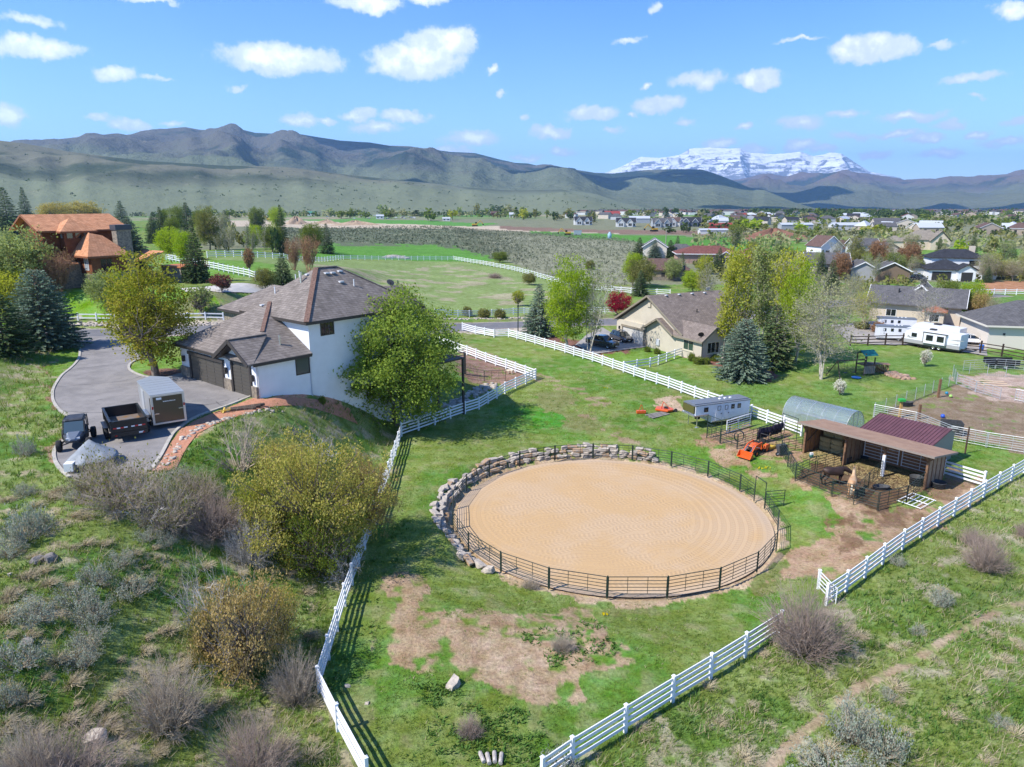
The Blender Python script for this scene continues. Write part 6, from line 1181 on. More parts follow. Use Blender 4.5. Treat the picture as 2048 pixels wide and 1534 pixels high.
def greenhouse():
 a = Vector((29.6, 72.0, 0)); b_ = Vector((33.6, 66.4, 0)); rz = yaw(a, b_); L = (b_ - a).length; t = thing('hoop_greenhouse', 'clear plastic hoop greenhouse behind the white fence and horse shed', 'greenhouse', G(a.x, a.y), rz)
 m = bpy.data.materials.new('greenhouse_plastic'); m.use_nodes = True; w = NT(m.node_tree); w.n.clear(); tc = w.add('ShaderNodeTexCoord').outputs['Object']
 bp = w.add('ShaderNodeBump', ins={'Strength': 1.0, 'Distance': .12, 'Height': w.noise(w.vmath('MULTIPLY', tc, (.5, 1.2, 3.5)), 1.6, 4, .6)}).outputs[0]
 gl = w.add('ShaderNodeBsdfGlossy', ins={'Color': (.9, .93, .95, 1), 'Roughness': .12, 'Normal': bp}); tr = w.add('ShaderNodeBsdfTransparent', ins={'Color': (.93, .95, .94, 1)}); df = w.add('ShaderNodeBsdfTranslucent', ins={'Color': (.75, .78, .78, 1)}); d2 = w.add('ShaderNodeBsdfDiffuse', ins={'Color': (.7, .74, .74, 1)})
 s1 = w.add('ShaderNodeMixShader', ins={0: .5, 1: df.outputs[0], 2: d2.outputs[0]}); s2 = w.add('ShaderNodeMixShader', ins={0: .36, 1: tr.outputs[0], 2: s1.outputs[0]}); s3 = w.add('ShaderNodeMixShader', ins={0: w.mapr(w.add('ShaderNodeLayerWeight', ins={'Blend': .4, 'Normal': bp}).outputs[1], 0, 1, .12, .7), 1: s2.outputs[0], 2: gl.outputs[0]}); w.l.new(s3.outputs[0], w.add('ShaderNodeOutputMaterial').inputs[0])
 n = 16; arc = [(1.75 * math.cos(math.pi * k / n), 2.25 * math.sin(math.pi * k / n) ** .8 if 0 < k < n else 0) for k in range(n + 1)]
 mb = MB(); [mb.face([(0, arc[k][0], arc[k][1]), (L, arc[k][0], arc[k][1]), (L, arc[k + 1][0], arc[k + 1][1]), (0, arc[k + 1][0], arc[k + 1][1])]) for k in range(n)]; mb.face([(L, y, z) for y, z in arc]); mb.face([(0, y, z) for y, z in arc]); mb.obj('plastic_cover', m, t)
 for i in range(6):
  x = L * i / 5; MB().path([(x, y * .985, z * .985) for y, z in arc], .03, 5).obj('hoop', PIPE_S, t)
 MB().beam((0, 1.75, .08), (L, 1.75, .08), .05, .15).beam((0, -1.75, .08), (L, -1.75, .08), .05, .15).tube((0, 0, 2.2), (L, 0, 2.2), .025).obj('rails', PIPE_S, t); MB().beam((L, -.4, 0), (L, -.4, 2.1), .05, .05).beam((L, .4, 0), (L, .4, 2.1), .05, .05).obj('door_frame', PIPE_S, t)
greenhouse()
RUBT = mat('black_rubber_tub', (.05, .052, .056), .7, var=.3, vscale=5)
def tub(px, py, r, h, label, oval=1.0, m=None):
 p = P(px, py); t = thing('water_tub', label, 'water tub', p); mb = MB(); mb.lathe([(.001, .04), (r * .9, .04), (r * .97, h), (r * 1.04, h), (r * 1.04, h - .05), (r, h - .05), (r * .94, 0), (.001, 0)], 20); o = mb.obj('tub', m or RUBT, t, True); o.scale = (1, oval, 1)
 for k in range(3): q = MB(); q.lathe([(r * (.95 + .015 * k), h * (.25 + .25 * k)), (r * (1.0 + .015 * k), h * (.28 + .25 * k)), (r * (.955 + .015 * k), h * (.31 + .25 * k))], 20); q.obj('rib', m or RUBT, t, True).scale = (1, oval, 1)
tub(1691, 925, .45, .55, 'round black stock tub beside the hay bay partition'); tub(1762, 978, .65, .28, 'low oval black feed tub lying on the stall ground', .6); tub(1876, 975, .55, .5, 'black stock tub outside the right wall of the horse shed'); tub(1831, 970, .5, .75, 'tall dark tub with a wire rack inside the right stall corner'); tub(1730, 915, .6, .3, 'black feed tub in the shadow at the back of the middle stall', .7); tub(1812, 812, .75, .5, 'long grey stock tank by the green mesh fence of the paddock', .5)
def wheelbarrow():
 p = P(1562, 909); t = thing('utility_cart', 'dark tipped utility cart with a white wheel beside the pipe fence', 'cart', p, R(20)); mb = MB(); mb.loft([[(-.45, -.35, .1), (.45, -.35, .1), (.45, .0, .1), (-.45, .0, .1)], [(-.5, -.2, .95), (.5, -.2, .95), (.5, .25, .95), (-.5, .25, .95)]]); mb.obj('tray', RUBT, t, bevel=.05); wheel(t, -.55, -.15, .18, .18, .08, TRIM_W, 1); MB().tube((-.4, .1, .9), (-.45, .3, 1.25), .02).tube((.4, .1, .9), (.45, .3, 1.25), .02).tube((-.45, .3, 1.25), (.45, .3, 1.25), .02).obj('handle', DARKMET, t)
wheelbarrow()
def blankets():
 NV = mat('navy_horse_blanket', (.018, .014, .032), .9, var=.4, vscale=3)
 for i, (px, py, lab) in enumerate([(1529, 852, 'dark horse blanket hung over the pipe rail, left one'), (1552, 848, 'dark horse blanket hung over the pipe rail, right one')]):
  a = P(1516 + i * 26, 888 - i * 7); b_ = P(1540 + i * 24, 882 - i * 8); d = b_ - a; L = d.length; u = d / L; n = Vector((-u.y, u.x, 0)); nx, nz = 12, 8; V = []; F = []
  for j in range(nz + 1):
   for k in range(nx + 1):
    s = abs(j / nz - .45); q = a + u * (L * k / nx) + n * ((j / nz - .45) * .35) + n * .05 * math.sin(k * 1.7 + j * .3 + i); z = 1.62 - 1.9 * s * (1.15 if j > nz * .45 else .8) - .09 * math.sin(k * .9 + i) * s; V.append((q.x, q.y, q.z + z))
  for j in range(nz):
   for k in range(nx): c = j * (nx + 1) + k; F.append((c, c + 1, c + nx + 2, c + nx + 1))
  me = npmesh('horse_blanket', np.array(V), np.array(F), NV, None, True); o = bpy.data.objects.new('horse_blanket', me); C.objects.link(o); o.modifiers.new('solid', 'SOLIDIFY').thickness = .03; tag(o, lab, 'horse blanket')
blankets()
panel_run('pipe rail carrying the two dark horse blankets', wpts([(1512, 890), (1568, 872)]), hts=(.3, .6, .9, 1.2, 1.6), L=5)
def leaning_panels():
 a = P(1452, 868); b_ = P(1500, 852); t = thing('loose_panel', 'white pipe panel leaning on the pen in front of the horse trailer', 'loose panel', a); pipe_panel(t, (0, 0, 0), b_ - a, (.1, .35, .6, .85, 1.1, 1.35), PIPE_W, .035, 1)
 a = P(1840, 1020); t = thing('loose_panel', 'white pipe frame lying flat on the ground between the shed and the long fence', 'loose panel', a + Vector((0, 0, .1)), R(35)); mb = MB(); [mb.tube((0, k * .33, .02 * k), (2.4, k * .33 + .1, .05), .03) for k in range(6)]; [mb.tube((x, 0, .03), (x, 1.75, .06), .03) for x in (0, 1.2, 2.4)]; mb.obj('frame', PIPE_W, t)
 a = P(1545, 896); LG = mat('split_log', (.36, .25, .11), .9, var=.3, vscale=5); rnd = random.Random(5)
 for k in range(9): o = MB().tube((0, 0, 0), (.8, 0, 0), .07, n=7).obj('log', LG, None, loc=a + Vector((rnd.uniform(-.5, .5), rnd.uniform(-.3, .3), .08 + .1 * (k // 4)))); o.rotation_euler = (0, rnd.uniform(-.1, .1), rnd.uniform(-1, .6)); tag(o, 'pale split log in the loose pile behind the orange tractor, %s' % ('at its left end', 'low on the left', 'low in the middle', 'low on the right', 'second layer left', 'second layer middle', 'second layer right', 'upper right', 'topmost')[k], 'log', 'logs piled behind the tractor')
 o = MB().tube((0, 0, 0), (0, 0, 1), 1).v
 t = thing('hose_coil', 'coil of dark hose hanging on the front rail of the pipe pen', 'hose', P(1476, 893)); mb = MB()
 for k in range(4): mb.path([(.45 * math.cos(a_) + .03 * k, .04 * k, 1.0 + .5 * math.sin(a_)) for a_ in [2 * math.pi * j / 14 for j in range(15)]], .03, 5)
 mb.obj('coil', RUBT, t)
leaning_panels()
def playset():
 p = P(1727, 752); t = thing('play_set', 'wooden climbing frame with a teal canopy on the lawn under the bare trees', 'play set', p, R(15)); TM = mat('dark_play_timber', (.075, .055, .042), .85); TL = mat('teal_canopy', (.01, .14, .14), .6)
 mb = MB(); [mb.beam((x, y, 0), (x, y, 3.0 if x < 1.5 else 2.4), .12, .12) for x in (0, 1.5) for y in (0, 1.5)]; mb.beam((0, 0, 2.2), (-4.0, .3, 2.2), .12, .14); mb.beam((-4, .3, 2.2), (-4.5, -1.1, 0), .1, .1); mb.beam((-4, .3, 2.2), (-4.5, 1.6, 0), .1, .1); mb.obj('frame', TM, t)
 MB().box(-.1, 1.6, -.1, 1.6, 1.35, 1.45).obj('platform', TM, t); [MB().box(-.1 + .29 * k, .12 + .29 * k, -.12, -.08, .3, 1.3).obj('board', mat('grey_play_board', (.20, .18, .17), .8), t) for k in range(6)]
 MB().slab([(-.3, -.2, 2.7), (1.8, -.2, 2.7), (1.8, .75, 3.3), (-.3, .75, 3.3)], .04).slab([(-.3, 1.7, 2.7), (1.8, 1.7, 2.7), (1.8, .75, 3.3), (-.3, .75, 3.3)], .04).obj('canopy', TL, t)
 MB().beam((1.6, .75, 1.4), (3.9, .75, .2), .5, .05).obj('slide', mat('orange_brown_slide', (.35, .16, .06), .6), t)
 for x in (-1.3, -2.6): MB().tube((x, .15, 2.15), (x, .15, .6), .015, n=4).tube((x - .4, .15, 2.15), (x - .4, .15, .6), .015, n=4).box(x - .45, x + .05, 0, .3, .55, .6).obj('swing', DARKMET, t)
 o = MB().lathe([(.001, .05), (.5, .06), (.6, .2), (.55, .22), (.001, .12)], 16).obj('paddling_pool', mat('blue_plastic', (.05, .2, .55), .4), None, True, loc=P(1712, 757)); tag(o, 'small blue tray on the grass beside the climbing frame', 'plastic tray')
 q = P(1755, 745); rnd = random.Random(2); t = thing('woodpile', 'rough stack of firewood under a brown sheet beside the climbing frame', 'woodpile', q, R(-15)); lm = MB(); lm.tube((0, 0, 0), (0, .6, 0), .09, n=7); lme = lm.mesh('log', mat('split_log', (.36, .25, .11), .9))
 for k in range(60): inst('log', lme, t, ((k % 12) * .24 - 1.4 + rnd.uniform(-.05, .05), rnd.uniform(-.1, .1), .1 + (k // 12) * .19), (0, rnd.uniform(-.2, .2), rnd.uniform(-.1, .1)))
 MB().box(-1.6, 1.4, -.2, .9, 1.1, 1.2).obj('cover_sheet', mat('brown_sheet', (.28, .17, .11), .8), t); stones_stuff('brick_rubble', wpts([(1775, 747), (1795, 752), (1810, 756)]), 1.0, 160, .3, 9, mat('pinkish_rubble', (.42, .30, .22), .9, col2=(.3, .18, .12), vscale=2))
playset()
def small_things():
 # paddock toys, bins and carts
 for px, py, c, r, lab, cat in [(1885, 836, (.03, .09, .45), .22, 'blue ball in the middle of the brown paddock', 'ball'), (1893, 789, (.02, .2, .35), .18, 'small teal ball near the tall post in the paddock', 'ball'), (1901, 795, (.3, .55, .12), .18, 'small lime ball near the tall post in the paddock', 'ball')]:
  b = bmesh.new(); bmesh.ops.create_icosphere(b, subdivisions=3, radius=r); me = bpy.data.meshes.new('ball'); b.to_mesh(me); b.free(); setm(me, mat('ball_' + lab.split()[1 if 'small' in lab else 0], c, .4)); me.polygons.foreach_set('use_smooth', [True] * len(me.polygons)); o = inst('ball', me, None, P(px, py) + Vector((0, 0, r))); tag(o, lab, cat)
 p = P(1901, 868); t = thing('crate_bin', 'large black plastic bin against the pipe rails behind the maroon shed', 'bin', p, R(-20)); mb = MB(); mb.loft([[(-.75, -.55, .12), (.75, -.55, .12), (.75, .55, .12), (-.75, .55, .12)], [(-.85, -.65, 1.3), (.85, -.65, 1.3), (.85, .65, 1.3), (-.85, .65, 1.3)]], cap=False); mb.box(-.75, .75, -.55, .55, .1, .15); o = mb.obj('bin_body', RUBT, t); o.modifiers.new('solid', 'SOLIDIFY').thickness = -.06; MB().box(-.5, .4, -.66, -.64, .75, .95).obj('label_strip', mat('grey_print', (.3, .3, .3), .6), t); [MB().box(x - .1, x + .1, -.5, .5, 0, .12).obj('foot', RUBT, t) for x in (-.6, .6)]
 for px, py, h, m, lab in [(1876, 795, 2.2, LUM, 'tall brown timber post standing in the paddock'), (1799, 835, 1.8, mat('yellow_timber', (.42, .26, .08), .8), 'yellow timber post with a green cap at the paddock corner'), (1837, 838, 1.6, LUM, 'short brown timber post behind the maroon shed roof'), (1930, 907, 2.5, PIPE_R, 'thin rusty steel post in the grass right of the maroon shed')]:
  t = thing('post', lab, 'post', P(px, py)); r = .05 if h == 2.5 else .11; MB().box(-r, r, -r, r, -.2, h).obj('shaft', m, t)
  if 'green cap' in lab: MB().box(-.3, .3, -.25, .25, h, h + .25).obj('cap', mat('bright_green_plastic', (.03, .35, .05), .5), t)
 for k, (px, py) in enumerate([(1945, 762), (1950, 766), (1958, 771)]): o = MB().tube((0, 0, 0), (3.6, 0, 0), .06).obj('pole', mat('pale_pole', (.62, .48, .33), .7), None, loc=P(px, py) + Vector((0, 0, .1)), rz=R(-12)); tag(o, ['farthest of three pale ground poles in the riding ring', 'middle of three pale ground poles in the riding ring', 'nearest of three pale ground poles in the riding ring'][k], 'ground pole')
 p = P(2005, 735); t = thing('utility_trailer', 'small black utility trailer at the far right edge above the riding ring', 'trailer', p, R(-8)); MB().box(-2.1, 1.6, -1, 1, .5, .6).obj('deck', DARKMET, t); [MB().box(-2.1, 1.6, y - .03, y + .03, .6, 1.25).obj('side_wall', DARKMET, t) for y in (-1, 1)]; [wheel(t, -.3, s * 1.15, .33, .33, .2) for s in (-1, 1)]; MB().beam((1.6, 0, .5), (3, 0, .5), .1, .1).obj('tongue', DARKMET, t)
 p = P(1962, 702); o = MB().lathe([(.001, 0), (.3, 0), (.34, .95), (.3, 1.0), (.001, 1.02)], 14).obj('barrel', mat('blue_barrel', (.03, .14, .5), .4), None, True, loc=p); tag(o, 'bright blue barrel behind the wooden fence beside the cream garage', 'barrel')
 p = P(1036, 664); t = thing('lamp_post', 'slim dark green post standing by the road in front of the blue spruce', 'post', p); MB().tube((0, 0, 0), (0, 0, 4.4), .09).obj('shaft', PIPE_G, t); MB().box(-.15, .15, -.15, .15, 4.4, 4.75).obj('head', PIPE_G, t)
 p = P(930, 748); t = thing('deck_post', 'tall dark timber post at the right edge of the big green tree', 'post', p); MB().box(-.14, .14, -.14, .14, -.3, 2.8).obj('shaft', TRIM_D, t)
 # garden pipe panel fence in the brown bed and the pale dog
 TB = mat('old_timber', (.10, .07, .05), .9); rnd = random.Random(3)
 for k in range(3): o = MB().box(-1.3, 1.3, -.12, .12, 0, .18).obj('timber', TB, None, loc=P(448 + 0 * k, 822) + Vector((k * .28, .1 * k, .05)), rz=R(20 + 6 * k)); o.location = P(478 + 9 * k, 822 - 3 * k) + Vector((0, 0, .05)); tag(o, ['leftmost dark old timber on the red gravel strip', 'middle dark old timber on the red gravel strip', 'rightmost dark old timber on the red gravel strip'][k], 'timber')
 t = thing('tool', 'small yellow tool lying at the edge of the red gravel strip', 'tool', P(442, 827)); MB().beam((0, 0, .15), (.7, .2, .3), .12, .12).beam((.2, -.1, .05), (.2, .3, .4), .1, .1).obj('body', mat('yellow_paint', (.55, .38, .05), .5), t); MB().tube((-.4, -.2, .1), (0, 0, .2), .03).obj('handle', DARKMET, t)
 for k in range(4):
  o = MB().tube((0, 0, 0), (.55, 0, 0), .09, n=8).obj('log', mat('white_birch_log', (.5, .46, .42), .9, col2=(.3, .27, .24), vscale=6), None, loc=P(968 + 11 * k, 1528 + 3 * (k % 2)) + Vector((0, 0, .1)), rz=R(110 - 8 * k)); tag(o, ['leftmost pale log at the bottom edge', 'second pale log from the left at the bottom edge', 'third pale log from the left at the bottom edge', 'rightmost pale log at the bottom edge'][k], 'log')
 t = thing('potted_plant', 'small green pot with pale flowers at the front of the hay bay', 'pot', SL(1.0, -.5)); MB().lathe([(.001, 0), (.14, 0), (.2, .3), (.17, .3), (.001, .25)], 12).obj('pot', mat('dark_green_pot', (.02, .1, .08), .5), t, True); MB().box(-.12, .02, -.1, .06, .3, .5).box(.06, .16, -.06, .1, .3, .48).obj('flowers', TRIM_W, t)
small_things()
panel_run('thin dark pipe fence across the brown garden bed', wpts([(925, 755), (1012, 762)]), hts=(.3, .7, 1.1, 1.4), L=3, r=.02)
# far machines and site things
def excavator(px, py, s, rz, lab):
 t = thing('excavator', lab, 'excavator', P(px, py), R(rz)); Y_ = mat('machine_yellow', (.55, .33, .03), .5)
 [MB().box(-2 * s, 2 * s, y - .35 * s, y + .35 * s, 0, .9 * s).obj('track', BLACKR, t) for y in (-1.1 * s, 1.1 * s)]; MB().box(-2.1 * s, 1.2 * s, -1.2 * s, 1.2 * s, 1 * s, 2.0 * s).obj('body', Y_, t, bevel=.1 * s); MB().box(.2 * s, 1.5 * s, .1 * s, 1.2 * s, 1.9 * s, 3.1 * s).obj('cab', GLASSD, t); MB().beam((1.2 * s, 0, 1.8 * s), (4 * s, 0, 4.2 * s), .4 * s, .5 * s).beam((4 * s, 0, 4.2 * s), (6 * s, 0, 1.8 * s), .35 * s, .4 * s).obj('boom', Y_, t); MB().box(5.6 * s, 6.4 * s, -.5 * s, .5 * s, .8 * s, 1.8 * s).obj('bucket', DARKMET, t)
excavator(537, 441, 1.3, 170, 'yellow excavator beside the spoil heap on the left side of the valley'); excavator(950, 453, 1.3, 10, 'yellow machine on the pale construction strip'); excavator(1308, 463, 1.3, 190, 'yellow excavator working left of the dark bush in front of the new houses'); excavator(1135, 470, 1.1, 180, 'orange machine beside the grey skip on the far green field')
t = thing('skip', 'grey steel container beside the orange machine on the far green field', 'container', P(1148, 470)); MB().prism([(0, 0, .2), (5, 0, .2), (5.5, 0, 3), (0, 0, 3)], (0, 2.6, 0)).obj('box', mat('grey_blue_steel', (.33, .38, .42), .6), t); MB().box(-.1, 5.6, -.1, 2.7, 3, 3.15).obj('rim', CHROME, t)
t = thing('portable_tank', 'small pale blue tank standing on the far green field', 'tank', P(1219, 478)); MB().lathe([(.001, 0), (1.2, 0), (1.2, 3), (.6, 3.6), (.6, 4.2), (.001, 4.3)], 12).obj('vessel', mat('pale_blue', (.3, .45, .55), .6), t, True); MB().box(-1.4, 1.4, -1.4, 1.4, 0, .3).obj('base', CONCRETE, t)
def mound(px, py, r, h, label, m, seed, ry=None):
 n, k = 40, 12; V = [(0, 0, h)]; rnd = random.Random(seed); ry = ry or r
 for i in range(1, k + 1):
  for j in range(n):
   a = 2 * math.pi * j / n; q = i / k; wv = 1 + .18 * math.sin(3 * a + seed) + .1 * math.sin(7 * a + 2 * seed); V.append((r * q * wv * math.cos(a), ry * q * wv * math.sin(a), h * (1 - q) ** 1.1 * (1 + .25 * math.sin(5 * a + 6 * q)) - .4 * (i == k) + rnd.uniform(-.04, .04) * h))
 F = [(0, 1 + j, 1 + (j + 1) % n) for j in range(n)]; me = bpy.data.meshes.new('mound'); F += [(1 + i * n + j, 1 + (i + 1) * n + j, 1 + (i + 1) * n + (j + 1) % n, 1 + i * n + (j + 1) % n) for i in range(k - 1) for j in range(n)]
 me.from_pydata(V, [], F); setm(me, m); o = bpy.data.objects.new('earth_mound', me); C.objects.link(o); o.location = P(px, py); tag(o, label, 'earth mound')
TANE = mat('tan_spoil', (.42, .31, .21), .95, col2=(.30, .21, .14), vscale=.3, bump=1, bscale=2)
mound(592, 448, 13, 7.5, 'tall pale spoil heap left of the long tan embankment', TANE, 1); mound(710, 450, 26, 4.0, 'long low tan embankment in front of the parked boats and cars', TANE, 2, 7); mound(1545, 478, 26, 6.0, 'reddish brown earth heap on the right of the far green field', mat('red_spoil', (.25, .125, .08), .95, col2=(.19, .09, .06), vscale=.3), 3, 10); mound(655, 447, 14, 4, 'small tan heap between the spoil heap and the long embankment', TANE, 4, 6)
# ------------------------------------------------------------------ vegetation
RNG = np.random.default_rng(7)
def leaf_quads(Pt, size, tint, rng, aspect=.8, up=0.0, dirs=None):
 n = len(Pt); a = rng.normal(size=(n, 3)); a[:, 2] += up
 if dirs is not None: a = dirs + rng.normal(size=(n, 3)) * .25
 a /= np.linalg.norm(a, axis=1)[:, None] + 1e-9; b = rng.normal(size=(n, 3)); b -= a * (a * b).sum(1)[:, None]; b /= np.linalg.norm(b, axis=1)[:, None] + 1e-9
 s = size[:, None] * .5; u = a * s; v = b * s * aspect
 V = np.stack([Pt - u - v * .5, Pt + v - u * .1, Pt + u + v * .3, Pt - v + u * .2], 1).reshape(-1, 3)
 return V, np.arange(4 * n).reshape(n, 4), np.repeat(tint, 4)
def tubes(segs, n=4):
 A = np.array([s[0] for s in segs], float); B = np.array([s[1] for s in segs], float); r1 = np.array([s[2] for s in segs]); r2 = np.array([s[3] for s in segs])
 d = B - A; L = np.linalg.norm(d, axis=1)[:, None] + 1e-9; d = d / L; ref = np.where(np.abs(d[:, 2:3]) > .9, np.array([[1., 0, 0]]), np.array([[0., 0, 1]])); u = np.cross(d, ref); u /= np.linalg.norm(u, axis=1)[:, None]; w = np.cross(d, u)
 V = []
 for C_, r in ((A, r1), (B, r2)):
  for k in range(n): t = 2 * math.pi * k / n; V.append(C_ + (u * math.cos(t) + w * math.sin(t)) * r[:, None])
 V = np.stack(V, 1); m = len(segs); base = (np.arange(m) * 2 * n)[:, None]
 F = np.stack([np.concatenate([base + k, base + (k + 1) % n, base + n + (k + 1) % n, base + n + k], 1) for k in range(n)], 1).reshape(-1, 4)
 return V.reshape(-1, 3), F
def grow(rnd, p, d, L, r, lv, maxlv, segs, tips, spread=.7, upb=.25, nchild=(3, 5), shrink=.62, bend=.18, taper=.62):
 p = Vector(p); d = Vector(d).normalized(); k = 3 if lv < 2 else 2; pts = [p]
 for i in range(k):
  d = (d + Vector((rnd.gauss(0, bend), rnd.gauss(0, bend), rnd.gauss(0, bend) + upb * .3))).normalized(); q = p + d * (L / k); ra = r * (1 - (1 - taper) * i / k); rb = r * (1 - (1 - taper) * (i + 1) / k)
  segs.append((tuple(p), tuple(q), ra, rb)); p = q; pts.append(q)
  if lv < maxlv and (i > 0 or lv > 0):
   for _ in range(rnd.randint(*nchild) if i == k - 1 else rnd.randint(1, 2)):
    a = rnd.uniform(0, 6.283); o = d.orthogonal().normalized(); o.rotate(Matrix.Rotation(a, 3, d)); nd = (d * (1 - spread * rnd.uniform(.5, 1)) + o * spread * rnd.uniform(.6, 1.1) + Vector((0, 0, upb))).normalized()
    grow(rnd, q, nd, L * shrink * rnd.uniform(.7, 1.15), rb * .62, lv + 1, maxlv, segs, tips, spread, upb, nchild, shrink, bend, taper)
 if lv >= maxlv - 1: tips.append((tuple(p), lv))
BARK = mat('grey_brown_bark', (.20, .16, .13), .95, var=.3, vscale=3); BIRCH = mat('pale_aspen_bark', (.42, .39, .33), .85, var=.25, vscale=3); TWIG = mat('grey_twigs', (.46, .385, .30), .95, var=.3, vscale=1.5); TWIGP = mat('purple_grey_twigs', (.37, .285, .235), .95, var=.35, vscale=1.5); TWIGW = mat('silver_dead_twigs', (.52, .49, .46), .9, var=.2, vscale=2); TWIGO = mat('orange_tan_twigs', (.36, .20, .12), .95, var=.3)
LM = {}
for _k, _n, _a, _b, _t in [('green', 'leaf_green', (.115, .165, .025), (.21, .25, .05), .4), ('lime', 'leaf_lime', (.24, .36, .02), (.40, .48, .05), .5), ('gold', 'leaf_gold', (.38, .32, .08), (.50, .40, .12), .4), ('bronze', 'leaf_bronze', (.36, .27, .11), (.46, .34, .15), .35),
 ('olive', 'leaf_olive', (.17, .18, .055), (.27, .26, .09), .4), ('pale', 'leaf_pale', (.22, .28, .09), (.34, .38, .16), .4), ('dark', 'leaf_dark', (.05, .085, .03), (.10, .14, .05), .3), ('spruce', 'needle_green', (.06, .105, .04), (.125, .175, .07), .15), ('blue', 'needle_blue', (.10, .16, .11), (.23, .30, .22), .15),
 ('red', 'leaf_crimson', (.30, .015, .04), (.42, .04, .07), .4), ('purple', 'leaf_purple', (.14, .05, .045), (.22, .08, .07), .3), ('blossom', 'blossom', (.6, .57, .48), (.75, .72, .66), .3), ('rust', 'leaf_rust', (.26, .14, .08), (.34, .20, .11), .3), ('sage', 'leaf_sage', (.20, .235, .18), (.34, .37, .30), .2), ('straw', 'straw', (.38, .32, .20), (.52, .45, .31), .3),
 ('haze', 'twig_haze', (.28, .28, .14), (.38, .37, .20), .4), ('grass', 'grass_blades', (.11, .205, .03), (.24, .29, .07), .4), ('weed', 'weed_leaves', (.075, .165, .035), (.14, .23, .06), .3), ('yg', 'leaf_yellow_green', (.30, .34, .03), (.44, .44, .07), .5),
 ('lime2', 'leaf_fresh_green', (.155, .245, .035), (.28, .36, .07), .42), ('gg', 'leaf_gold_green', (.23, .27, .025), (.40, .33, .07), .42), ('goldmix', 'leaf_gold_mix', (.31, .32, .06), (.52, .42, .14), .4), ('gg2', 'leaf_green_gold2', (.21, .27, .035), (.40, .37, .07), .4), ('sagecov', 'sage_cover_leaf', (.205, .22, .155), (.30, .30, .22), .25), ('scrub', 'scrub_leaf', (.075, .095, .055), (.12, .135, .085), .2)]: LM[_k] = leafmat(_n, _a, _b, _t)
PROTO = {}
def finish(key, segs, leafV, leafF, leafT, n=4, trunk_m=BARK, leaf_m=None):
 V, F = tubes(segs, n); tm = npmesh('trunk', V, F, trunk_m, None, True) if len(segs) else None
 cm = npmesh('crown', leafV, leafF, leaf_m or LM['green'], {'tint': ('FLOAT', leafT)}) if leafV is not None else None
 # normalise: height 1, half-width .5
 A = np.concatenate([x for x in (V, leafV) if x is not None]); h = np.percentile(A[:, 2], 99.7); w = np.percentile(np.hypot(A[:, 0], A[:, 1]), 98)
 PROTO[key] = (tm, cm, h, w)
def mk_broad(key, seed, nleaf=9000, lsz=.24, clump=.55, trunkH=.22, spread=.75, maxlv=4, shape=(5, 10), low=.15, segn=4, upb=.2, nc=(3, 4)):
 rnd = random.Random(seed); rng = np.random.default_rng(seed); segs, tips = [], []; R0, Hh = shape
 grow(rnd, (0, 0, 0), (0, 0, 1), Hh * trunkH * 1.5, Hh * .028, 0, maxlv, segs, tips, spread, upb, nc, .66)
 tp = np.array([t[0] for t in tips]); cz = Hh * (low + 1) / 2; rz = Hh * (1 - low) / 2
 # pull the tips into the crown's envelope, adding clumps on its shell
 k = 260; v = rng.normal(size=(k, 3)); v /= np.linalg.norm(v, axis=1)[:, None]; f = rng.uniform(.2, .95, k) ** .5 * (1 + .10 * np.sin(3 * np.arctan2(v[:, 1], v[:, 0]) + seed) + .08 * rng.normal(size=k)); cl = np.stack([v[:, 0] * f * R0, v[:, 1] * f * R0, cz + v[:, 2] * f * rz], 1)
 cl = cl[cl[:, 2] > Hh * low * .5]
 for c in cl[::2]: q = segs[rnd.randrange(min(len(segs), 14))][1]; m_ = (np.array(q) * .45 + c * .55) + rng.normal(size=3) * .2; segs.append((q, tuple(m_), .06, .035)); segs.append((tuple(m_), tuple(c), .035, .012))
 tp = tp[(np.hypot(tp[:, 0], tp[:, 1]) < R0) & (tp[:, 2] < Hh)]; cen = np.concatenate([cl, tp[rng.permutation(len(tp))[:70]]]) if len(tp) else cl
 ct = rng.uniform(0, 1, len(cen)); cs = clump * rng.uniform(.6, 1.5, len(cen)); idx = rng.integers(0, len(cen), nleaf); g = rng.normal(size=(nleaf, 3)); g /= np.linalg.norm(g, axis=1)[:, None]; g *= (rng.uniform(0, 1, nleaf) ** .45 * 1.6)[:, None]
 Pt = cen[idx] + g * cs[idx][:, None] * np.array([1.1, 1.1, .8]); Pt = Pt[Pt[:, 2] > .15]; idx = idx[:len(Pt)]
 V, F, T = leaf_quads(Pt, lsz * rng.uniform(.6, 1.4, len(Pt)), np.clip(ct[idx] * .6 + rng.uniform(0, .5, len(Pt)), 0, 1), rng)
 finish(key, segs, V, F, T, segn)
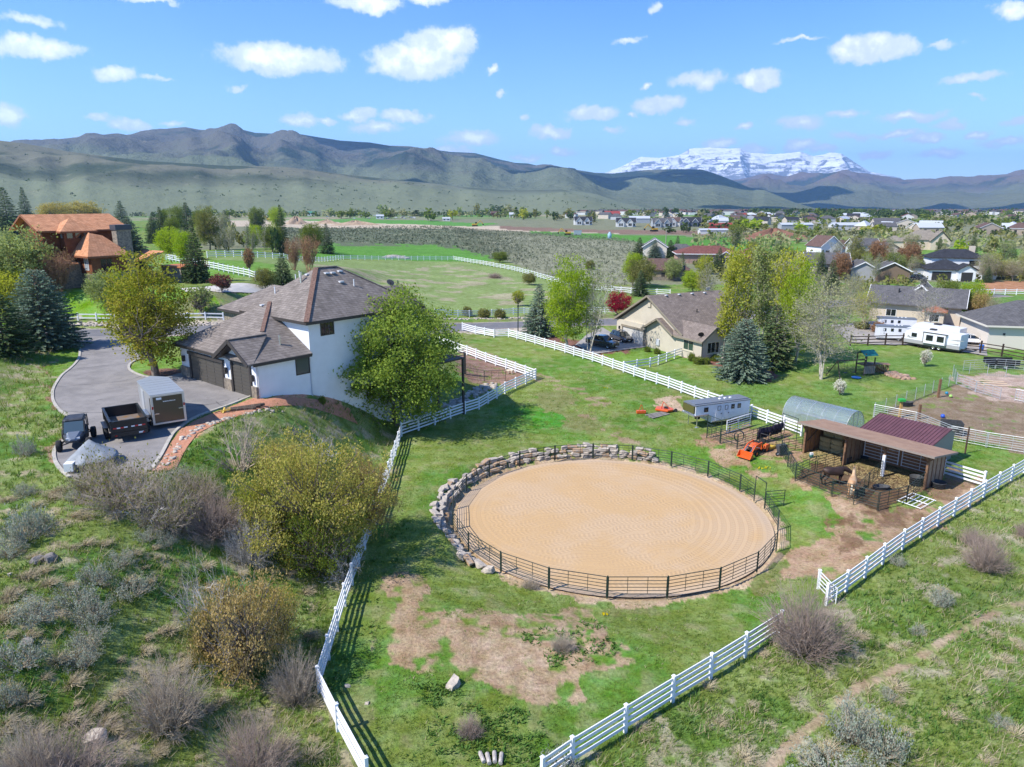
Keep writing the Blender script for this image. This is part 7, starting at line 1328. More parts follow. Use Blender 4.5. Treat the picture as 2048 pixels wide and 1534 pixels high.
def mk_airy(key, seed, nleaf=2600, lsz=.2, shape=(3.2, 11), stems=3, lean=.12, spread=.5, maxlv=3, bark=BIRCH, upb=.45, sig=.35, r=.09):
 rnd = random.Random(seed); rng = np.random.default_rng(seed); segs, tips = [], []; R0, Hh = shape
 for s in range(stems):
  a = rnd.uniform(0, 6.28); p = Vector((math.cos(a) * .25, math.sin(a) * .25, 0)); d = Vector((math.cos(a) * lean * rnd.uniform(.5, 2), math.sin(a) * lean * rnd.uniform(.5, 2), 1)).normalized(); k = 11; L = Hh * rnd.uniform(.8, 1.0); rr = r * rnd.uniform(.8, 1.2)
  for i in range(k):
   d = (d + Vector((rnd.gauss(0, .05), rnd.gauss(0, .05), .06))).normalized(); q = p + d * L / k; ra = rr * (1 - i / k) + .012; rb = rr * (1 - (i + 1) / k) + .012; segs.append((tuple(p), tuple(q), ra, rb)); p = q
   if i > 1:
    for _ in range(rnd.randint(2, 4)):
     a = rnd.uniform(0, 6.28); w_ = R0 * (1 - .55 * abs(i / k - .45) * 1.6) * rnd.uniform(.5, 1); nd = Vector((math.cos(a), math.sin(a), upb + rnd.uniform(0, .6))).normalized(); grow(rnd, q, nd, w_ * .7, rb * .45 + .008, 1, maxlv, segs, tips, spread, upb * .5, (2, 3), .6, .2)
 if nleaf:
  S = np.array([(np.array(s[0]) + np.array(s[1])) / 2 for s in segs if s[2] < .05]); idx = rng.integers(0, len(S), nleaf); Pt = S[idx] + rng.normal(size=(nleaf, 3)) * sig
  tt = fbm(Pt[:, 0] * .8, Pt[:, 2] * .8, seed, 2); V, F, T = leaf_quads(Pt, lsz * rng.uniform(.6, 1.4, nleaf), np.clip((tt - .5) * 2 + rng.uniform(.1, .9, nleaf), 0, 1), rng)
 else: V = F = T = None
 finish(key, segs, V, F, T, 3, bark)
def mk_spruce(key, seed, Hh=9, R0=3.2, levels=30, nb=15, card=.5, droop=.25, full=.75):
 rnd = random.Random(seed); rng = np.random.default_rng(seed); segs = [((0, 0, 0), (0, 0, Hh * .98), .17, .02)]; Pt, Dr, Sz, Ti = [], [], [], []
 for i in range(levels):
  f = (i + .5) / levels; z = Hh * (.05 + .93 * f); Rl = R0 * (1 - f) ** full * (1 if i > 1 else .85) + .12; n = max(5, int(nb * (1 - f * .6)))
  for j in range(n):
   a = 2 * math.pi * (j + rnd.random()) / n; L = Rl * rnd.uniform(.72, 1.12); u = np.array([math.cos(a), math.sin(a), 0]); dz = -droop * L + rnd.uniform(-.1, .1) + f * .5 * L
   tip = np.array([0, 0, z]) + u * L + np.array([0, 0, dz]); segs.append(((0, 0, z), tuple(tip), .02, .006)); m = max(3, int(L / .22)); tint = rnd.random()
   for q in range(m):
    t = .25 + .75 * (q + rnd.random()) / m; c = np.array([0, 0, z]) * (1 - t) + tip * t + np.array([0, 0, -.12 * math.sin(t * 3)]); sd = np.array([-u[1], u[0], 0])
    for s in (-1, 0, 1): d = u * .8 + sd * s * .75 + np.array([0, 0, -.12]); Pt.append(c + d * card * .25); Dr.append(d); Sz.append(card * rnd.uniform(.7, 1.2) * (.6 + .4 * (1 - f))); Ti.append(min(1, max(0, tint * .5 + rnd.random() * .4 + .15 * t)))
 n = len(Pt); V, F, T = leaf_quads(np.array(Pt), np.array(Sz), np.array(Ti), rng, .42, dirs=np.array(Dr)); finish(key, segs, V, F, T, 4, BARK, LM['spruce'])
def mk_brush(key, seed, shape=(1.6, 2.0), stems=90, leaf=0, lsz=.12, r=.014, bend=.12, fan=1.0, sub=3, lmat=None, tm=TWIGP, nseg=4, sig=.10):
 rnd = random.Random(seed); rng = np.random.default_rng(seed); segs = []; R0, Hh = shape
 for s in range(stems):
  a = rnd.uniform(0, 6.28); q = rnd.random() ** .6; p = Vector((math.cos(a) * R0 * .25 * q, math.sin(a) * R0 * .25 * q, 0)); el = q * fan; d = Vector((math.cos(a) * el, math.sin(a) * el, 1.1 - .55 * q)).normalized(); L = Hh * rnd.uniform(.65, 1.1) * (1 + .1 * q)
  for i in range(nseg):
   d = (d + Vector((rnd.gauss(0, bend), rnd.gauss(0, bend), rnd.gauss(0, bend * .6)))).normalized(); e = p + d * L / nseg; ra = r * (1 - i / nseg) + .004; rb = r * (1 - (i + 1) / nseg) + .004; segs.append((tuple(p), tuple(e), ra, rb))
   if i > 0:
    for _ in range(sub):
     dd = (d + Vector((rnd.gauss(0, .6), rnd.gauss(0, .6), rnd.gauss(0, .4)))).normalized(); g = e + dd * L * rnd.uniform(.1, .28); segs.append((tuple(e), tuple(g), rb * .7, .003))
   p = e
 if leaf:
  S = np.array([s[1] for s in segs]); S = S[S[:, 2] > Hh * .22]; idx = rng.integers(0, len(S), leaf); Pt = S[idx] + rng.normal(size=(leaf, 3)) * sig; tt = fbm(Pt[:, 0] * 1.5 + 5, Pt[:, 1] * 1.5 + Pt[:, 2], seed, 2); V, F, T = leaf_quads(Pt, lsz * rng.uniform(.6, 1.4, leaf), np.clip((tt - .5) * 2 + rng.uniform(.2, .8, leaf), 0, 1), rng, .7, .6)
 else: V = F = T = None
 finish(key, segs, V, F, T, 3, tm, lmat)
def mk_far(key, seed, n=110, lsz=1.5, shape=(3.5, 8), cone=False):
 rng = np.random.default_rng(seed); R0, Hh = shape
 if cone: z = rng.uniform(.04, 1, n); a = rng.uniform(0, 6.28, n); rr = R0 * (1 - z) * rng.uniform(.5, 1, n); Pt = np.stack([np.cos(a) * rr, np.sin(a) * rr, z * Hh], 1)
 else:
  c = rng.normal(size=(9, 3)); c /= np.linalg.norm(c, axis=1)[:, None]; c = c * np.array([R0 * .55, R0 * .55, Hh * .25]) + np.array([0, 0, Hh * .55]); v = rng.normal(size=(n, 3)); v /= np.linalg.norm(v, axis=1)[:, None]; Pt = c[rng.integers(0, 9, n)] + v * np.array([R0 * .5, R0 * .5, Hh * .22]) * rng.uniform(.5, 1.1, n)[:, None]; Pt[:, 2] = np.maximum(Pt[:, 2], .6)
 V, F, T = leaf_quads(Pt, lsz * rng.uniform(.6, 1.3, n), rng.uniform(0, 1, n), rng); finish(key, [((0, 0, 0), (0, 0, Hh * .7), .22, .1)], V, F, T, 4)
mk_broad('big', 3, 62000, .19, .72, shape=(6, 12), low=.0, maxlv=4); mk_broad('round', 5, 11000, .24, .55, shape=(4, 8), low=.14, maxlv=3); mk_broad('round2', 9, 10000, .24, .6, shape=(3.4, 8.5), low=.12, maxlv=3); mk_broad('tall', 12, 19000, .19, .55, shape=(3.4, 12), low=.08, maxlv=3)
mk_broad('bush', 14, 30000, .10, .36, trunkH=.2, shape=(4.6, 5.4), low=.02, spread=.85, maxlv=4, upb=.1); mk_broad('bush2', 17, 13000, .085, .28, trunkH=.15, shape=(2.6, 3.4), low=.03, spread=.85, maxlv=4, upb=.1); mk_broad('small', 19, 1500, .22, .3, shape=(1.6, 3.6), low=.3, maxlv=2); mk_broad('hedge', 21, 2600, .16, .22, trunkH=.1, shape=(1.2, 1.3), low=.0, maxlv=2)
mk_airy('poplar', 31, 5200, .24, (2.0, 13), 4, .05); mk_airy('poplar2', 33, 3800, .24, (2.4, 12), 5, .10); mk_airy('aspen', 35, 1800, .2, (2.8, 11), 5, .14); mk_airy('bare', 37, 300, .16, (4.2, 9.5), 2, .18, maxlv=4, spread=.7, upb=.3, r=.12); mk_airy('bare2', 39, 0, .1, (2.4, 9), 3, .16, maxlv=3); mk_airy('willow', 41, 3000, .17, (4.5, 9.5), 3, .16, maxlv=4, spread=.75, upb=.35, bark=TWIG, r=.10)
mk_airy('fanbare', 43, 700, .12, (1.9, 6.5), 14, .22, bark=TWIGO, upb=.9, r=.04)
mk_spruce('spruce', 51); mk_spruce('spruce2', 53, 10, 2.6, 30, 13, .5, .3, .85); mk_spruce('bigspruce', 55, 9, 4.0, 36, 24, .42, .20, .55)
mk_brush('barebush', 61, (1.7, 1.7), 330, 0, sub=5, fan=1.5, bend=.17, r=.011); mk_brush('barebush2', 63, (2.2, 1.6), 300, 0, sub=5, fan=1.9, bend=.25, r=.011, tm=TWIG); mk_brush('sage', 65, (.9, .9), 70, 2400, .055, .012, .15, 1.3, 3, LM['sage'], TWIG, 3, .05); mk_brush('sage2', 67, (1.1, .7), 80, 1900, .06, .012, .2, 1.6, 3, LM['sage'], TWIG, 3, .05); mk_brush('dead', 69, (1.8, 2.4), 26, 0, sub=5, r=.03, bend=.3, fan=1.3, tm=TWIGW, nseg=6); mk_brush('tussock', 71, (.6, .55), 160, 0, r=.008, sub=0, fan=1.4, bend=.18, tm=mat('straw_stems', (.52, .44, .29), .9)); mk_brush('thicket', 73, (2.4, 1.5), 300, 1400, .09, .014, .32, 2.2, 5, LM['olive'], TWIG, 4, .2); mk_brush('weed', 75, (.5, .35), 14, 500, .12, .01, .2, 1.8, 2, LM['weed'], LM['weed'], 2, .06)
for k in range(4): mk_far('far%d' % k, 81 + k)
mk_far('farcone', 90, 90, 1.2, (2.2, 9), True)
# the proto meshes above are shared by every copy below
def plant(kind, px, py, top, wpx, label, leaf='green', cat='tree', name=None, group=None, lean=0, rot=None, bark=None, pos=None, h=None, w=None, sink=.08):
 tm, cm, h0, w0 = PROTO[kind]; p = pos or P(px, py); Hr = CAMH - p.z; c, s = math.cos(PITCH), math.sin(PITCH)
 if h is None: b = (top - 767) / FPX; k = p.y * (s + b * c) / (c - b * s); h = max(.3, Hr - k)
 if w is None: zc = p.y * c + Hr * s; w = wpx / FPX * zc
 name = name or {'tree': 'tree', 'shrub': 'shrub'}.get(cat, cat.replace(' ', '_')); t = thing(name, label, cat, p - Vector((0, 0, sink)), rot if rot is not None else (hash((px, py)) % 628) / 100, group); sc = (w / 2 / w0, w / 2 / w0, h / h0)
 for nm, me, m in (('trunk', tm, bark), ('crown', cm, LM.get(leaf))):
  if me is None: continue
  o = inst(nm if cat == 'tree' else {'trunk': 'stems', 'crown': 'foliage'}[nm], me, t, scale=sc)
  if m and (nm == 'crown' or bark): o.material_slots[0].link = 'OBJECT'; o.material_slots[0].material = m
 return t
rh = random.Random(77)
TREES = [
 ('big', 794, 850, 586, 268, 'large bright green tree standing against the right side of the white stucco house', 'lime2'),
 ('tall', 312, 752, 505, 165, 'golden-green tree in the bed between the driveway and the garage', 'gg'),
 ('bigspruce', 92, 697, 540, 140, 'large blue-green spruce at the left side of the driveway entrance', 'blue'),
 ('spruce', 12, 706, 585, 120, 'darker green conifer cut off by the left edge below the orange house', 'spruce'),
 ('spruce', 1078, 672, 568, 66, 'blue spruce beside the road left of the two parked cars', 'blue'),
 ('tall', 1135, 700, 513, 95, 'bright lime tree with a white trunk right of the roadside spruce', 'lime'),
 ('aspen', 1178, 704, 525, 95, 'pale multi-stemmed aspen in front of the parked pickup', 'pale'),
 ('bigspruce', 1484, 757, 638, 106, 'broad silvery blue spruce beside the right corner of the beige house', 'blue'),
 ('spruce', 1545, 735, 610, 90, 'dark spruce standing behind the silvery blue spruce', 'spruce'),
 ('willow', 1645, 760, 555, 170, 'large half-bare tree with pale branches on the lawn left of the climbing frame', 'haze'),
 ('bare', 1855, 668, 545, 90, 'white-barked bare tree in front of the cream house', None),
 ('willow', 1730, 660, 575, 80, 'weeping yellow-green tree left of the long grey-roofed cream house', 'yg'),
 ('poplar', 1445, 720, 500, 62, 'tall thin yellow-green tree rising at the right roof edge of the beige house', 'yg'),
 ('poplar2', 1480, 700, 490, 80, 'tall yellow-green poplar, leftmost of the row behind the beige house', 'yg'),
 ('poplar', 1520, 705, 485, 70, 'tall pale green poplar, second of the row behind the beige house', 'pale'),
 ('poplar2', 1560, 715, 500, 80, 'tall yellow-green poplar in the middle of the row behind the silvery spruce', 'yg'),
 ('tall', 1590, 725, 520, 80, 'vivid lime poplar at the right end of the tall row', 'lime'),
 ('aspen', 1420, 640, 520, 60, 'thin olive aspen above the roof ridge of the beige house', 'olive'),
 ('round', 1236, 632, 582, 52, 'crimson-leaved small tree at the left gable of the beige house', 'red'),
 ('round2', 1265, 572, 505, 45, 'vivid lime round tree left of the small brown-roofed house', 'lime'),
 ('round', 1283, 575, 515, 62, 'olive green round tree in front of the small brown-roofed house', 'olive'),
 ('round', 1345, 562, 515, 40, 'pale green round tree right of the small brown-roofed house', 'pale'),
 ('spruce', 1280, 592, 540, 36, 'dark spruce on the near side of the road below the small brown-roofed house', 'spruce'),
 ('spruce', 1278, 520, 475, 32, 'dark spruce left of the white gabled house in the middle distance', 'spruce'), ('spruce', 1308, 522, 480, 34, 'blue spruce right in front of the white gabled house in the middle distance', 'blue'), ('spruce', 1340, 520, 480, 34, 'dark spruce at the left end of the maroon-roofed house', 'spruce'), ('spruce', 1438, 540, 495, 26, 'narrow dark spruce at the right part of the maroon-roofed house', 'spruce'),
 ('round2', 1385, 585, 540, 45, 'lime green young tree on the verge in front of the maroon-roofed house', 'lime'), ('poplar', 1400, 600, 510, 40, 'thin yellow-green poplar left of the tall row', 'yg'),
 ('bigspruce', 268, 560, 437, 75, 'blue-green spruce covering the chimney side of the orange-roofed house', 'blue'), ('spruce', 395, 565, 455, 55, 'slender dark spruce in the garden right of the orange-roofed house', 'spruce'),
 ('round', 40, 590, 455, 150, 'large pale green tree at the left edge in front of the orange-roofed house', 'pale'), ('round2', 30, 640, 540, 110, 'yellow-green tree at the left edge between the spruces', 'yg'), ('round', 215, 622, 540, 75, 'pale green round tree on the lawn of the orange-roofed house', 'pale'), ('fanbare', 118, 585, 500, 70, 'leafless pinkish-orange tree in front of the orange-roofed house', 'bronze'),
 ('round', 165, 450, 402, 80, 'golden shrubby tree behind the left part of the orange roof', 'gold'), ('round2', 110, 452, 405, 60, 'golden shrubby tree behind the left gable of the orange roof', 'gold'), ('round', 345, 520, 455, 60, 'lime green tree behind the chimney of the orange-roofed house', 'lime'), ('round2', 375, 530, 462, 50, 'second lime green tree right of the chimney of the orange-roofed house', 'lime'), ('tall', 420, 500, 412, 50, 'olive tree with a pale trunk right of the dark spruces', 'olive'),
 ('spruce2', 378, 480, 405, 40, 'tall dark spruce in the middle of the group right of the orange roof', 'spruce'), ('spruce2', 325, 478, 414, 30, 'dark spruce left of the tallest one behind the orange-roofed house', 'spruce'), ('spruce2', 350, 480, 430, 26, 'short dark spruce between the two tall ones', 'spruce'), ('spruce2', 245, 455, 402, 36, 'dark spruce standing alone right of the big orange roof', 'spruce'),
 ('spruce2', 20, 470, 375, 55, 'dark spruce at the far left edge above the pale green tree', 'spruce'), ('spruce2', 55, 450, 375, 32, 'dark spruce second from the left edge', 'spruce'), ('spruce2', 185, 425, 378, 16, 'left of a narrow pair of dark spruces behind the golden shrubs', 'spruce'), ('spruce2', 197, 427, 374, 20, 'right of a narrow pair of dark spruces behind the golden shrubs', 'spruce'), ('spruce2', 150, 430, 385, 30, 'dark spruce right of the dark brown roof', 'spruce'), ('spruce2', -8, 460, 380, 45, 'dark spruce half out of frame at the left edge', 'spruce'),
 ('bare2', 105, 425, 350, 30, 'thin bare tree above the dark brown roof', None), ('bare2', 165, 425, 358, 34, 'thin bare tree right of the wide chimney', None), ('aspen', 75, 425, 355, 40, 'pale green aspen left of the wide chimney', 'pale'),
 ('fanbare', 588, 540, 472, 40, 'left of two leafless orange-tan trees beyond the grey roof', 'bronze'), ('fanbare', 618, 545, 468, 45, 'right of two leafless orange-tan trees beyond the grey roof', 'bronze'), ('spruce', 568, 580, 508, 50, 'green spruce just behind the ridge of the white house', 'spruce'), ('round2', 530, 580, 535, 45, 'olive shrubby tree behind the left wing of the white house', 'olive'),
 ('spruce2', 566, 505, 410, 30, 'tall narrow dark spruce at the field corner', 'spruce'), ('round', 545, 505, 450, 50, 'green tree left of the tall narrow spruce', 'green'), ('round2', 625, 505, 447, 50, 'green tree between the two field-corner spruces', 'green'), ('spruce2', 655, 508, 447, 32, 'dark spruce at the right end of the field-corner group', 'spruce'),
 ('small', 405, 628, 570, 50, 'small green tree on the verge before the yellow shrubs', 'pale'), ('small', 443, 583, 547, 45, 'small purple-leaved tree beside the pale concrete drive', 'purple'), ('small', 500, 545, 495, 24, 'small bare tan tree by the white field fence', 'rust'), ('small', 1037, 612, 580, 28, 'small yellow-green tree by the roadside fence', 'yg'), ('round2', 1058, 570, 545, 30, 'dark olive shrubby tree standing alone in the dry field', 'olive'),
 ('spruce', 797, 600, 560, 18, 'tiny blue spruce behind the satellite dish', 'blue'), ('round2', 1000, 525, 503, 34, 'green bush beyond the bend of the far white fence', 'green'),
 ('spruce', 1790, 545, 507, 50, 'blue spruce left of the white two-storey house', 'blue'), ('spruce', 1775, 560, 520, 26, 'dark small spruce left of the blue spruce near the white house', 'spruce'), ('round2', 1750, 548, 480, 40, 'reddish brown tree in front of the tan-roofed house', 'rust'), ('round', 1815, 545, 485, 45, 'reddish brown tree left of the charcoal-roofed house', 'rust'), ('round', 1715, 548, 495, 50, 'olive round tree between the grey-roofed houses', 'olive'), ('round2', 1680, 560, 505, 40, 'rust brown tree in front of the grey gables', 'rust'),
 ('round', 1940, 645, 562, 60, 'bright green tree by the white fence near the rock garden', 'lime'), ('round2', 1955, 650, 585, 45, 'bronze young tree beside the bright green one at the white fence', 'bronze'), ('airy', 0, 0, 0, 0, '', None), ('willow', 1985, 655, 590, 50, 'thin bare tree above the rock garden', 'haze'), ('round2', 1890, 620, 560, 50, 'green spruce-like tree behind the white-barked bare tree', 'green'),
 ('spruce', 1640, 560, 500, 26, 'dark spruce in front of the white gabled house', 'spruce'), ('spruce2', 1660, 590, 520, 40, 'dark spruce behind the large half-bare tree', 'spruce'), ('aspen', 1620, 640, 530, 60, 'tan bare aspen right of the lime poplar', 'haze'), ('willow', 1690, 650, 540, 70, 'pale bare tree in front of the twin grey gables', 'haze')]
for tr in TREES:
 if tr[0] == 'airy': continue
 plant(*tr[:6], leaf=tr[6], bark=BIRCH if tr[6] in ('lime', 'haze') and tr[0] in ('tall', 'willow') else None)
# flowering saplings on the lawn
plant('small', 1678, 790, 758, 24, 'small white-blossomed sapling just behind the hoop greenhouse', 'blossom'); plant('small', 1850, 733, 698, 22, 'small white-blossomed sapling below the camper trailer', 'blossom')
# foreground shrubs of the hillside and the field
SHR = [('bush', 628, 1112, 866, 300, 'huge golden-bronze bush leaning over the left fence in the foreground', 'goldmix'), ('bush2', 520, 1085, 960, 120, 'green-gold lower lobe at the left foot of the huge golden bush', 'gg2'), ('bush', 735, 1075, 905, 130, 'bronze right-hand shrub overhanging the white fence', 'bronze'), ('bush2', 645, 1150, 1010, 170, 'dark green undergrowth below the huge golden bush', 'green'), ('bush2', 570, 960, 885, 130, 'golden bush at the upper left of the foreground thicket', 'gold'),
 ('bush2', 495, 1360, 1150, 190, 'ochre shrub tangled with silver dead branches left of the fence', 'bronze'), ('bush2', 555, 1290, 1175, 110, 'orange-gold shrub on the right of the ochre thicket', 'gold'), ('bush2', 420, 1320, 1200, 90, 'small olive shrub on the left of the ochre thicket', 'olive')]
for s in SHR: plant(*s[:6], leaf=s[6], cat='shrub')
BR = [('barebush', 1608, 1305, 1160, 185, 'large round purple-brown bush growing over the gap in the long white fence', TWIGP), ('barebush', 1968, 1140, 1058, 95, 'purple-grey bare bush in the grass on the right side', TWIGP), ('barebush', 1945, 1090, 1050, 60, 'smaller bare bush touching the upper left of the purple-grey one', TWIGP), ('barebush2', 2055, 1075, 1035, 60, 'bare bush cut off by the right edge', TWIGP),
 ('barebush', 120, 1600, 1465, 270, 'wide windswept purple-grey bush at the bottom left corner', TWIGP), ('barebush2', 335, 1450, 1310, 170, 'grey leafless thicket in the lower left', TWIG), ('barebush', 505, 1560, 1430, 180, 'brownish purple bare bush at the bottom edge left of the fence', TWIGP), ('barebush2', 60, 1580, 1440, 160, 'silvery twiggy bush at the bottom left corner', TWIG), ('barebush2', 590, 1400, 1290, 110, 'grey twiggy bush beside the fence corner', TWIG),
 ('dead', 470, 1330, 1090, 190, 'silver dead branches rising out of the ochre shrub', TWIGW), ('dead', 400, 1250, 1130, 120, 'pale dead shrub left of the ochre thicket', TWIGW), ('dead', 480, 940, 800, 150, 'dead branching shrub on the slope below the gravel strip', TWIG), ('dead', 640, 930, 850, 120, 'pale dead branches poking out behind the golden bush', TWIGW), ('dead', 690, 1160, 1050, 110, 'drooping dead branches below the golden bush', TWIGW), ('barebush2', 500, 1120, 1030, 110, 'tangled grey twigs below the green-gold lobe', TWIGW), ('barebush', 1125, 1300, 1262, 55, 'small brown bare bush in the weeds on the bare earth', TWIG), ('barebush', 1060, 1175, 1150, 40, 'small brown bush at the lower left foot of the round pen', TWIG), ('barebush', 940, 1470, 1425, 60, 'reddish brown dry bush among the green weeds near the bottom', TWIGP), ('barebush', 990, 556, 543, 32, 'dark purple bush standing alone in the dry field', TWIGP),
 ('thicket', 250, 1005, 910, 200, 'big tangled brown thicket at the bottom end of the driveway', TWIG), ('thicket', 335, 1050, 950, 140, 'grey-brown thicket right of the driveway end', TWIG), ('thicket', 195, 985, 900, 110, 'leafy tangled shrub beside the grey tarpaulin', TWIG), ('barebush', 430, 1070, 975, 140, 'dark purple-brown bare thicket left of the golden bush', TWIGP), ('thicket', 390, 1000, 930, 110, 'tangled tan twigs above the dark thicket', TWIG), ('dead', 300, 1040, 950, 150, 'pale arching dead stems over the brown thicket', TWIGW)]
for b in BR: plant(*b[:6], cat='shrub', leaf='olive' if b[0] == 'thicket' else None, bark=b[6])
SG = [(55, 1080, 1000, 95, 'tall'), (20, 1110, 1060, 80, 'round'), (75, 1050, 1010, 75, 'open'), (70, 1240, 1185, 100, ''), (35, 1330, 1275, 110, ''), (165, 1330, 1275, 90, ''), (10, 1410, 1355, 70, ''), (185, 1240, 1180, 95, ''), (150, 1200, 1160, 90, ''), (180, 1285, 1240, 90, ''), (265, 1190, 1150, 90, ''), (295, 1080, 1050, 55, ''), (330, 1090, 1058, 50, ''), (50, 990, 960, 50, ''), (190, 1165, 1120, 70, ''), (240, 1130, 1095, 70, ''), (50, 910, 865, 50, ''), (360, 960, 925, 60, ''), (1880, 1208, 1168, 55, ''), (1700, 1480, 1385, 110, ''), (1760, 1510, 1430, 110, ''), (1660, 1560, 1500, 170, ''), (1775, 1395, 1372, 40, ''), (1795, 1130, 1105, 40, ''), (1120, 1550, 1500, 100, ''), (2000, 1450, 1425, 50, ''), (1835, 1265, 1245, 40, ''), (1740, 1580, 1520, 120, ''), (600, 1010, 985, 40, ''), (150, 1000, 975, 40, '')]
SGL = ['grey-green sagebrush on the left slope above the two dark boulders', 'sagebrush clump at the left edge above the two dark boulders', 'sagebrush touching the upper clump above the two dark boulders', 'dark-centred sagebrush on the left slope below the pale flat rock', 'blue-grey sagebrush at the left edge beside the half hidden rock', 'rounded sagebrush in the middle of the lower left slope', 'sagebrush cut off by the left edge above the purple bush', 'spiky sagebrush left of the pale dead shrub', 'brown-footed sagebrush between the boulders and the spiky clump', 'spreading sagebrush just below the spiky clump', 'olive sagebrush with a dry base below the tangled thicket', 'small sagebrush below the big thicket, left one', 'small sagebrush below the big thicket, right one', 'small sagebrush on the upper left slope', 'low sagebrush right of the dark boulders', 'grey straggly sagebrush in mid left slope', 'sagebrush beside the driveway kerb at the left edge', 'grey sagebrush at the right corner of the driveway end', 'round silver sagebrush in the grass below the purple-grey bush', 'tall silvery sagebrush beside the dirt trail at the lower right', 'right-hand neighbour of the tall silvery sagebrush by the trail', 'wide silver sagebrush at the bottom edge left of the trail clump', 'small twiggy clump just above the trail at the lower right', 'wispy grey shrub growing through the right-hand white fence', 'grey shrub against the bottom end of the long white fence', 'small dark twiggy clump near the right bottom corner', 'small pale sagebrush between the fence gate and the trail', 'silver sagebrush at the bottom edge near the trail clump', 'small grey bush at the right foot of the golden bush top', 'small sagebrush below the driveway kerb']
for i, (q, lb) in enumerate(zip(SG, SGL)): plant('sage' if i % 2 else 'sage2', q[0], q[1], q[2], q[3], lb, leaf='sage', cat='shrub', name='sagebrush')
for i, (px, py, tp, w_, lb) in enumerate([(1383, 722, 705, 16, 'small round green bush left of the front corner window'), (1396, 728, 712, 22, 'round yellow-green bush at the corner of the beige house'), (1412, 728, 714, 18, 'green bush right of the corner of the beige house'), (1430, 722, 708, 20, 'green bush beneath the side window of the beige house'), (1314, 708, 695, 14, 'small green bush below the meter box'), (1295, 704, 692, 14, 'small bush at the garage corner of the beige house'), (645, 808, 790, 14, 'small leafy plant at the foot of the white wall'), (1560, 585, 560, 40, 'green hedge plant in front of the poplars')]): plant('hedge', px, py, tp, w_, lb, leaf='green', cat='bush')
for px, py, tp, w_, lb in [(935, 632, 612, 22, 'small grey-green bush left of the pair at the roadside fence'), (968, 636, 616, 26, 'yellowish bush in the middle of the roadside fence'), (1000, 636, 617, 24, 'dark bush right of the yellowish one at the roadside fence'), (1180, 540, 520, 20, 'dark green bush near the timber stack beyond the field')]: plant('hedge', px, py, tp, w_, lb, leaf='olive', cat='bush')
for i in range(14):
 px = 1690 + rh.uniform(0, 350); plant('hedge', px, 655 + (px - 1700) * .05 + rh.uniform(-4, 8), 640 + (px - 1700) * .05, 30, 'low olive-brown shrub in the hedge band behind the camper trailers', leaf=rh.choice(['olive', 'rust', 'bronze']), cat='bush', group='shrubs in the hedge behind the camper trailers')
for i in range(16):
 px = 1985 + rh.uniform(-20, 120); plant('willow', px, 560 + rh.uniform(-6, 4), 500 + rh.uniform(0, 30), 50, 'thin bare pale tree in the belt right of the white two-storey house', leaf=rh.choice(['haze', 'yg', 'pale']), group='bare trees right of the white two-storey house')
# ---- background trees
def far_tree(px, py, hpx, wpx, leaf, label, group, kind=None): return plant(kind or 'far%d' % rh.randrange(4), px, py, py - hpx, wpx, label, leaf=leaf, group=group)
for i in range(56):   # middle-distance garden trees on the right
 px = rh.uniform(1340, 2080); py = rh.uniform(500, 560) + (px - 1340) * .012; k = rh.random()
 lf = rh.choice(['yg', 'pale', 'olive', 'haze', 'olive', 'rust', 'green', 'haze', 'lime'])
 if 1365 < px < 1450 and py < 535: continue
 if k < .22: plant('spruce2', px, py, py - rh.uniform(28, 46), 20, 'dark conifer among the gardens in the middle distance on the right', leaf='spruce', group='conifers among the right-hand gardens')
 elif k < .6: plant(rh.choice(['aspen', 'poplar2', 'willow']), px, py, py - rh.uniform(40, 66), 34, 'thin spring tree among the houses in the middle distance on the right', leaf=lf, group='thin spring trees among the right-hand gardens')
 else: plant(rh.choice(['far0', 'far1', 'far2', 'round2']), px, py, py - rh.uniform(24, 40), 34, 'rounded leafy tree among the houses in the middle distance on the right', leaf=lf, group='rounded trees among the right-hand gardens')
for i in range(22):
 px = rh.uniform(300, 560); py_ = rh.uniform(455, 500); lf_, k_ = rh.choice([('green', 'round2'), ('olive', 'round'), ('lime', 'round2'), ('spruce', 'spruce2'), ('haze', 'aspen'), ('pale', 'aspen')]); plant(k_, px, py_, py_ - rh.uniform(38, 62), 34, 'tree in the mixed belt between the orange-roofed house and the field corner', leaf=lf_, group='trees in the mixed belt right of the orange-roofed house')
for i in range(14):
 px = rh.uniform(425, 560); plant(rh.choice(['bare2', 'aspen', 'far1']), px, 505 + rh.uniform(-18, 4), 448 + rh.uniform(-10, 20), 26, 'grey bare tree in the belt left of the white field fence', leaf=rh.choice(['haze', 'dark', 'olive']), group='bare trees in the belt left of the field fence')
rows = [(330, 1060, 428, 438, 36, ['dark', 'olive', 'green', 'haze', 'green', 'pale'], 'tree in the line along the foot of the sage hills', 16), (1060, 1420, 432, 446, 30, ['dark', 'green', 'dark', 'olive', 'haze'], 'tree around the farm buildings left of centre in the valley', 14), (1380, 2080, 436, 452, 30, ['dark', 'green', 'olive', 'haze', 'olive', 'dark'], 'tree among the scattered houses on the right valley floor', 14), (1500, 2080, 454, 480, 42, ['olive', 'green', 'haze', 'dark', 'pale'], 'tree along the field edges in front of the right-hand suburb', 15)]
for x0, x1, y0, y1, n, lf, lab, hp in rows:
 for i in range(n):
  k = rh.random(); far_tree(rh.uniform(x0, x1), rh.uniform(y0, y1), hp * rh.uniform(.6, 1.5), hp * rh.uniform(.9, 2.2), rh.choice(lf), lab, lab.replace('tree ', 'trees ') + '', 'farcone' if k < .15 else None)
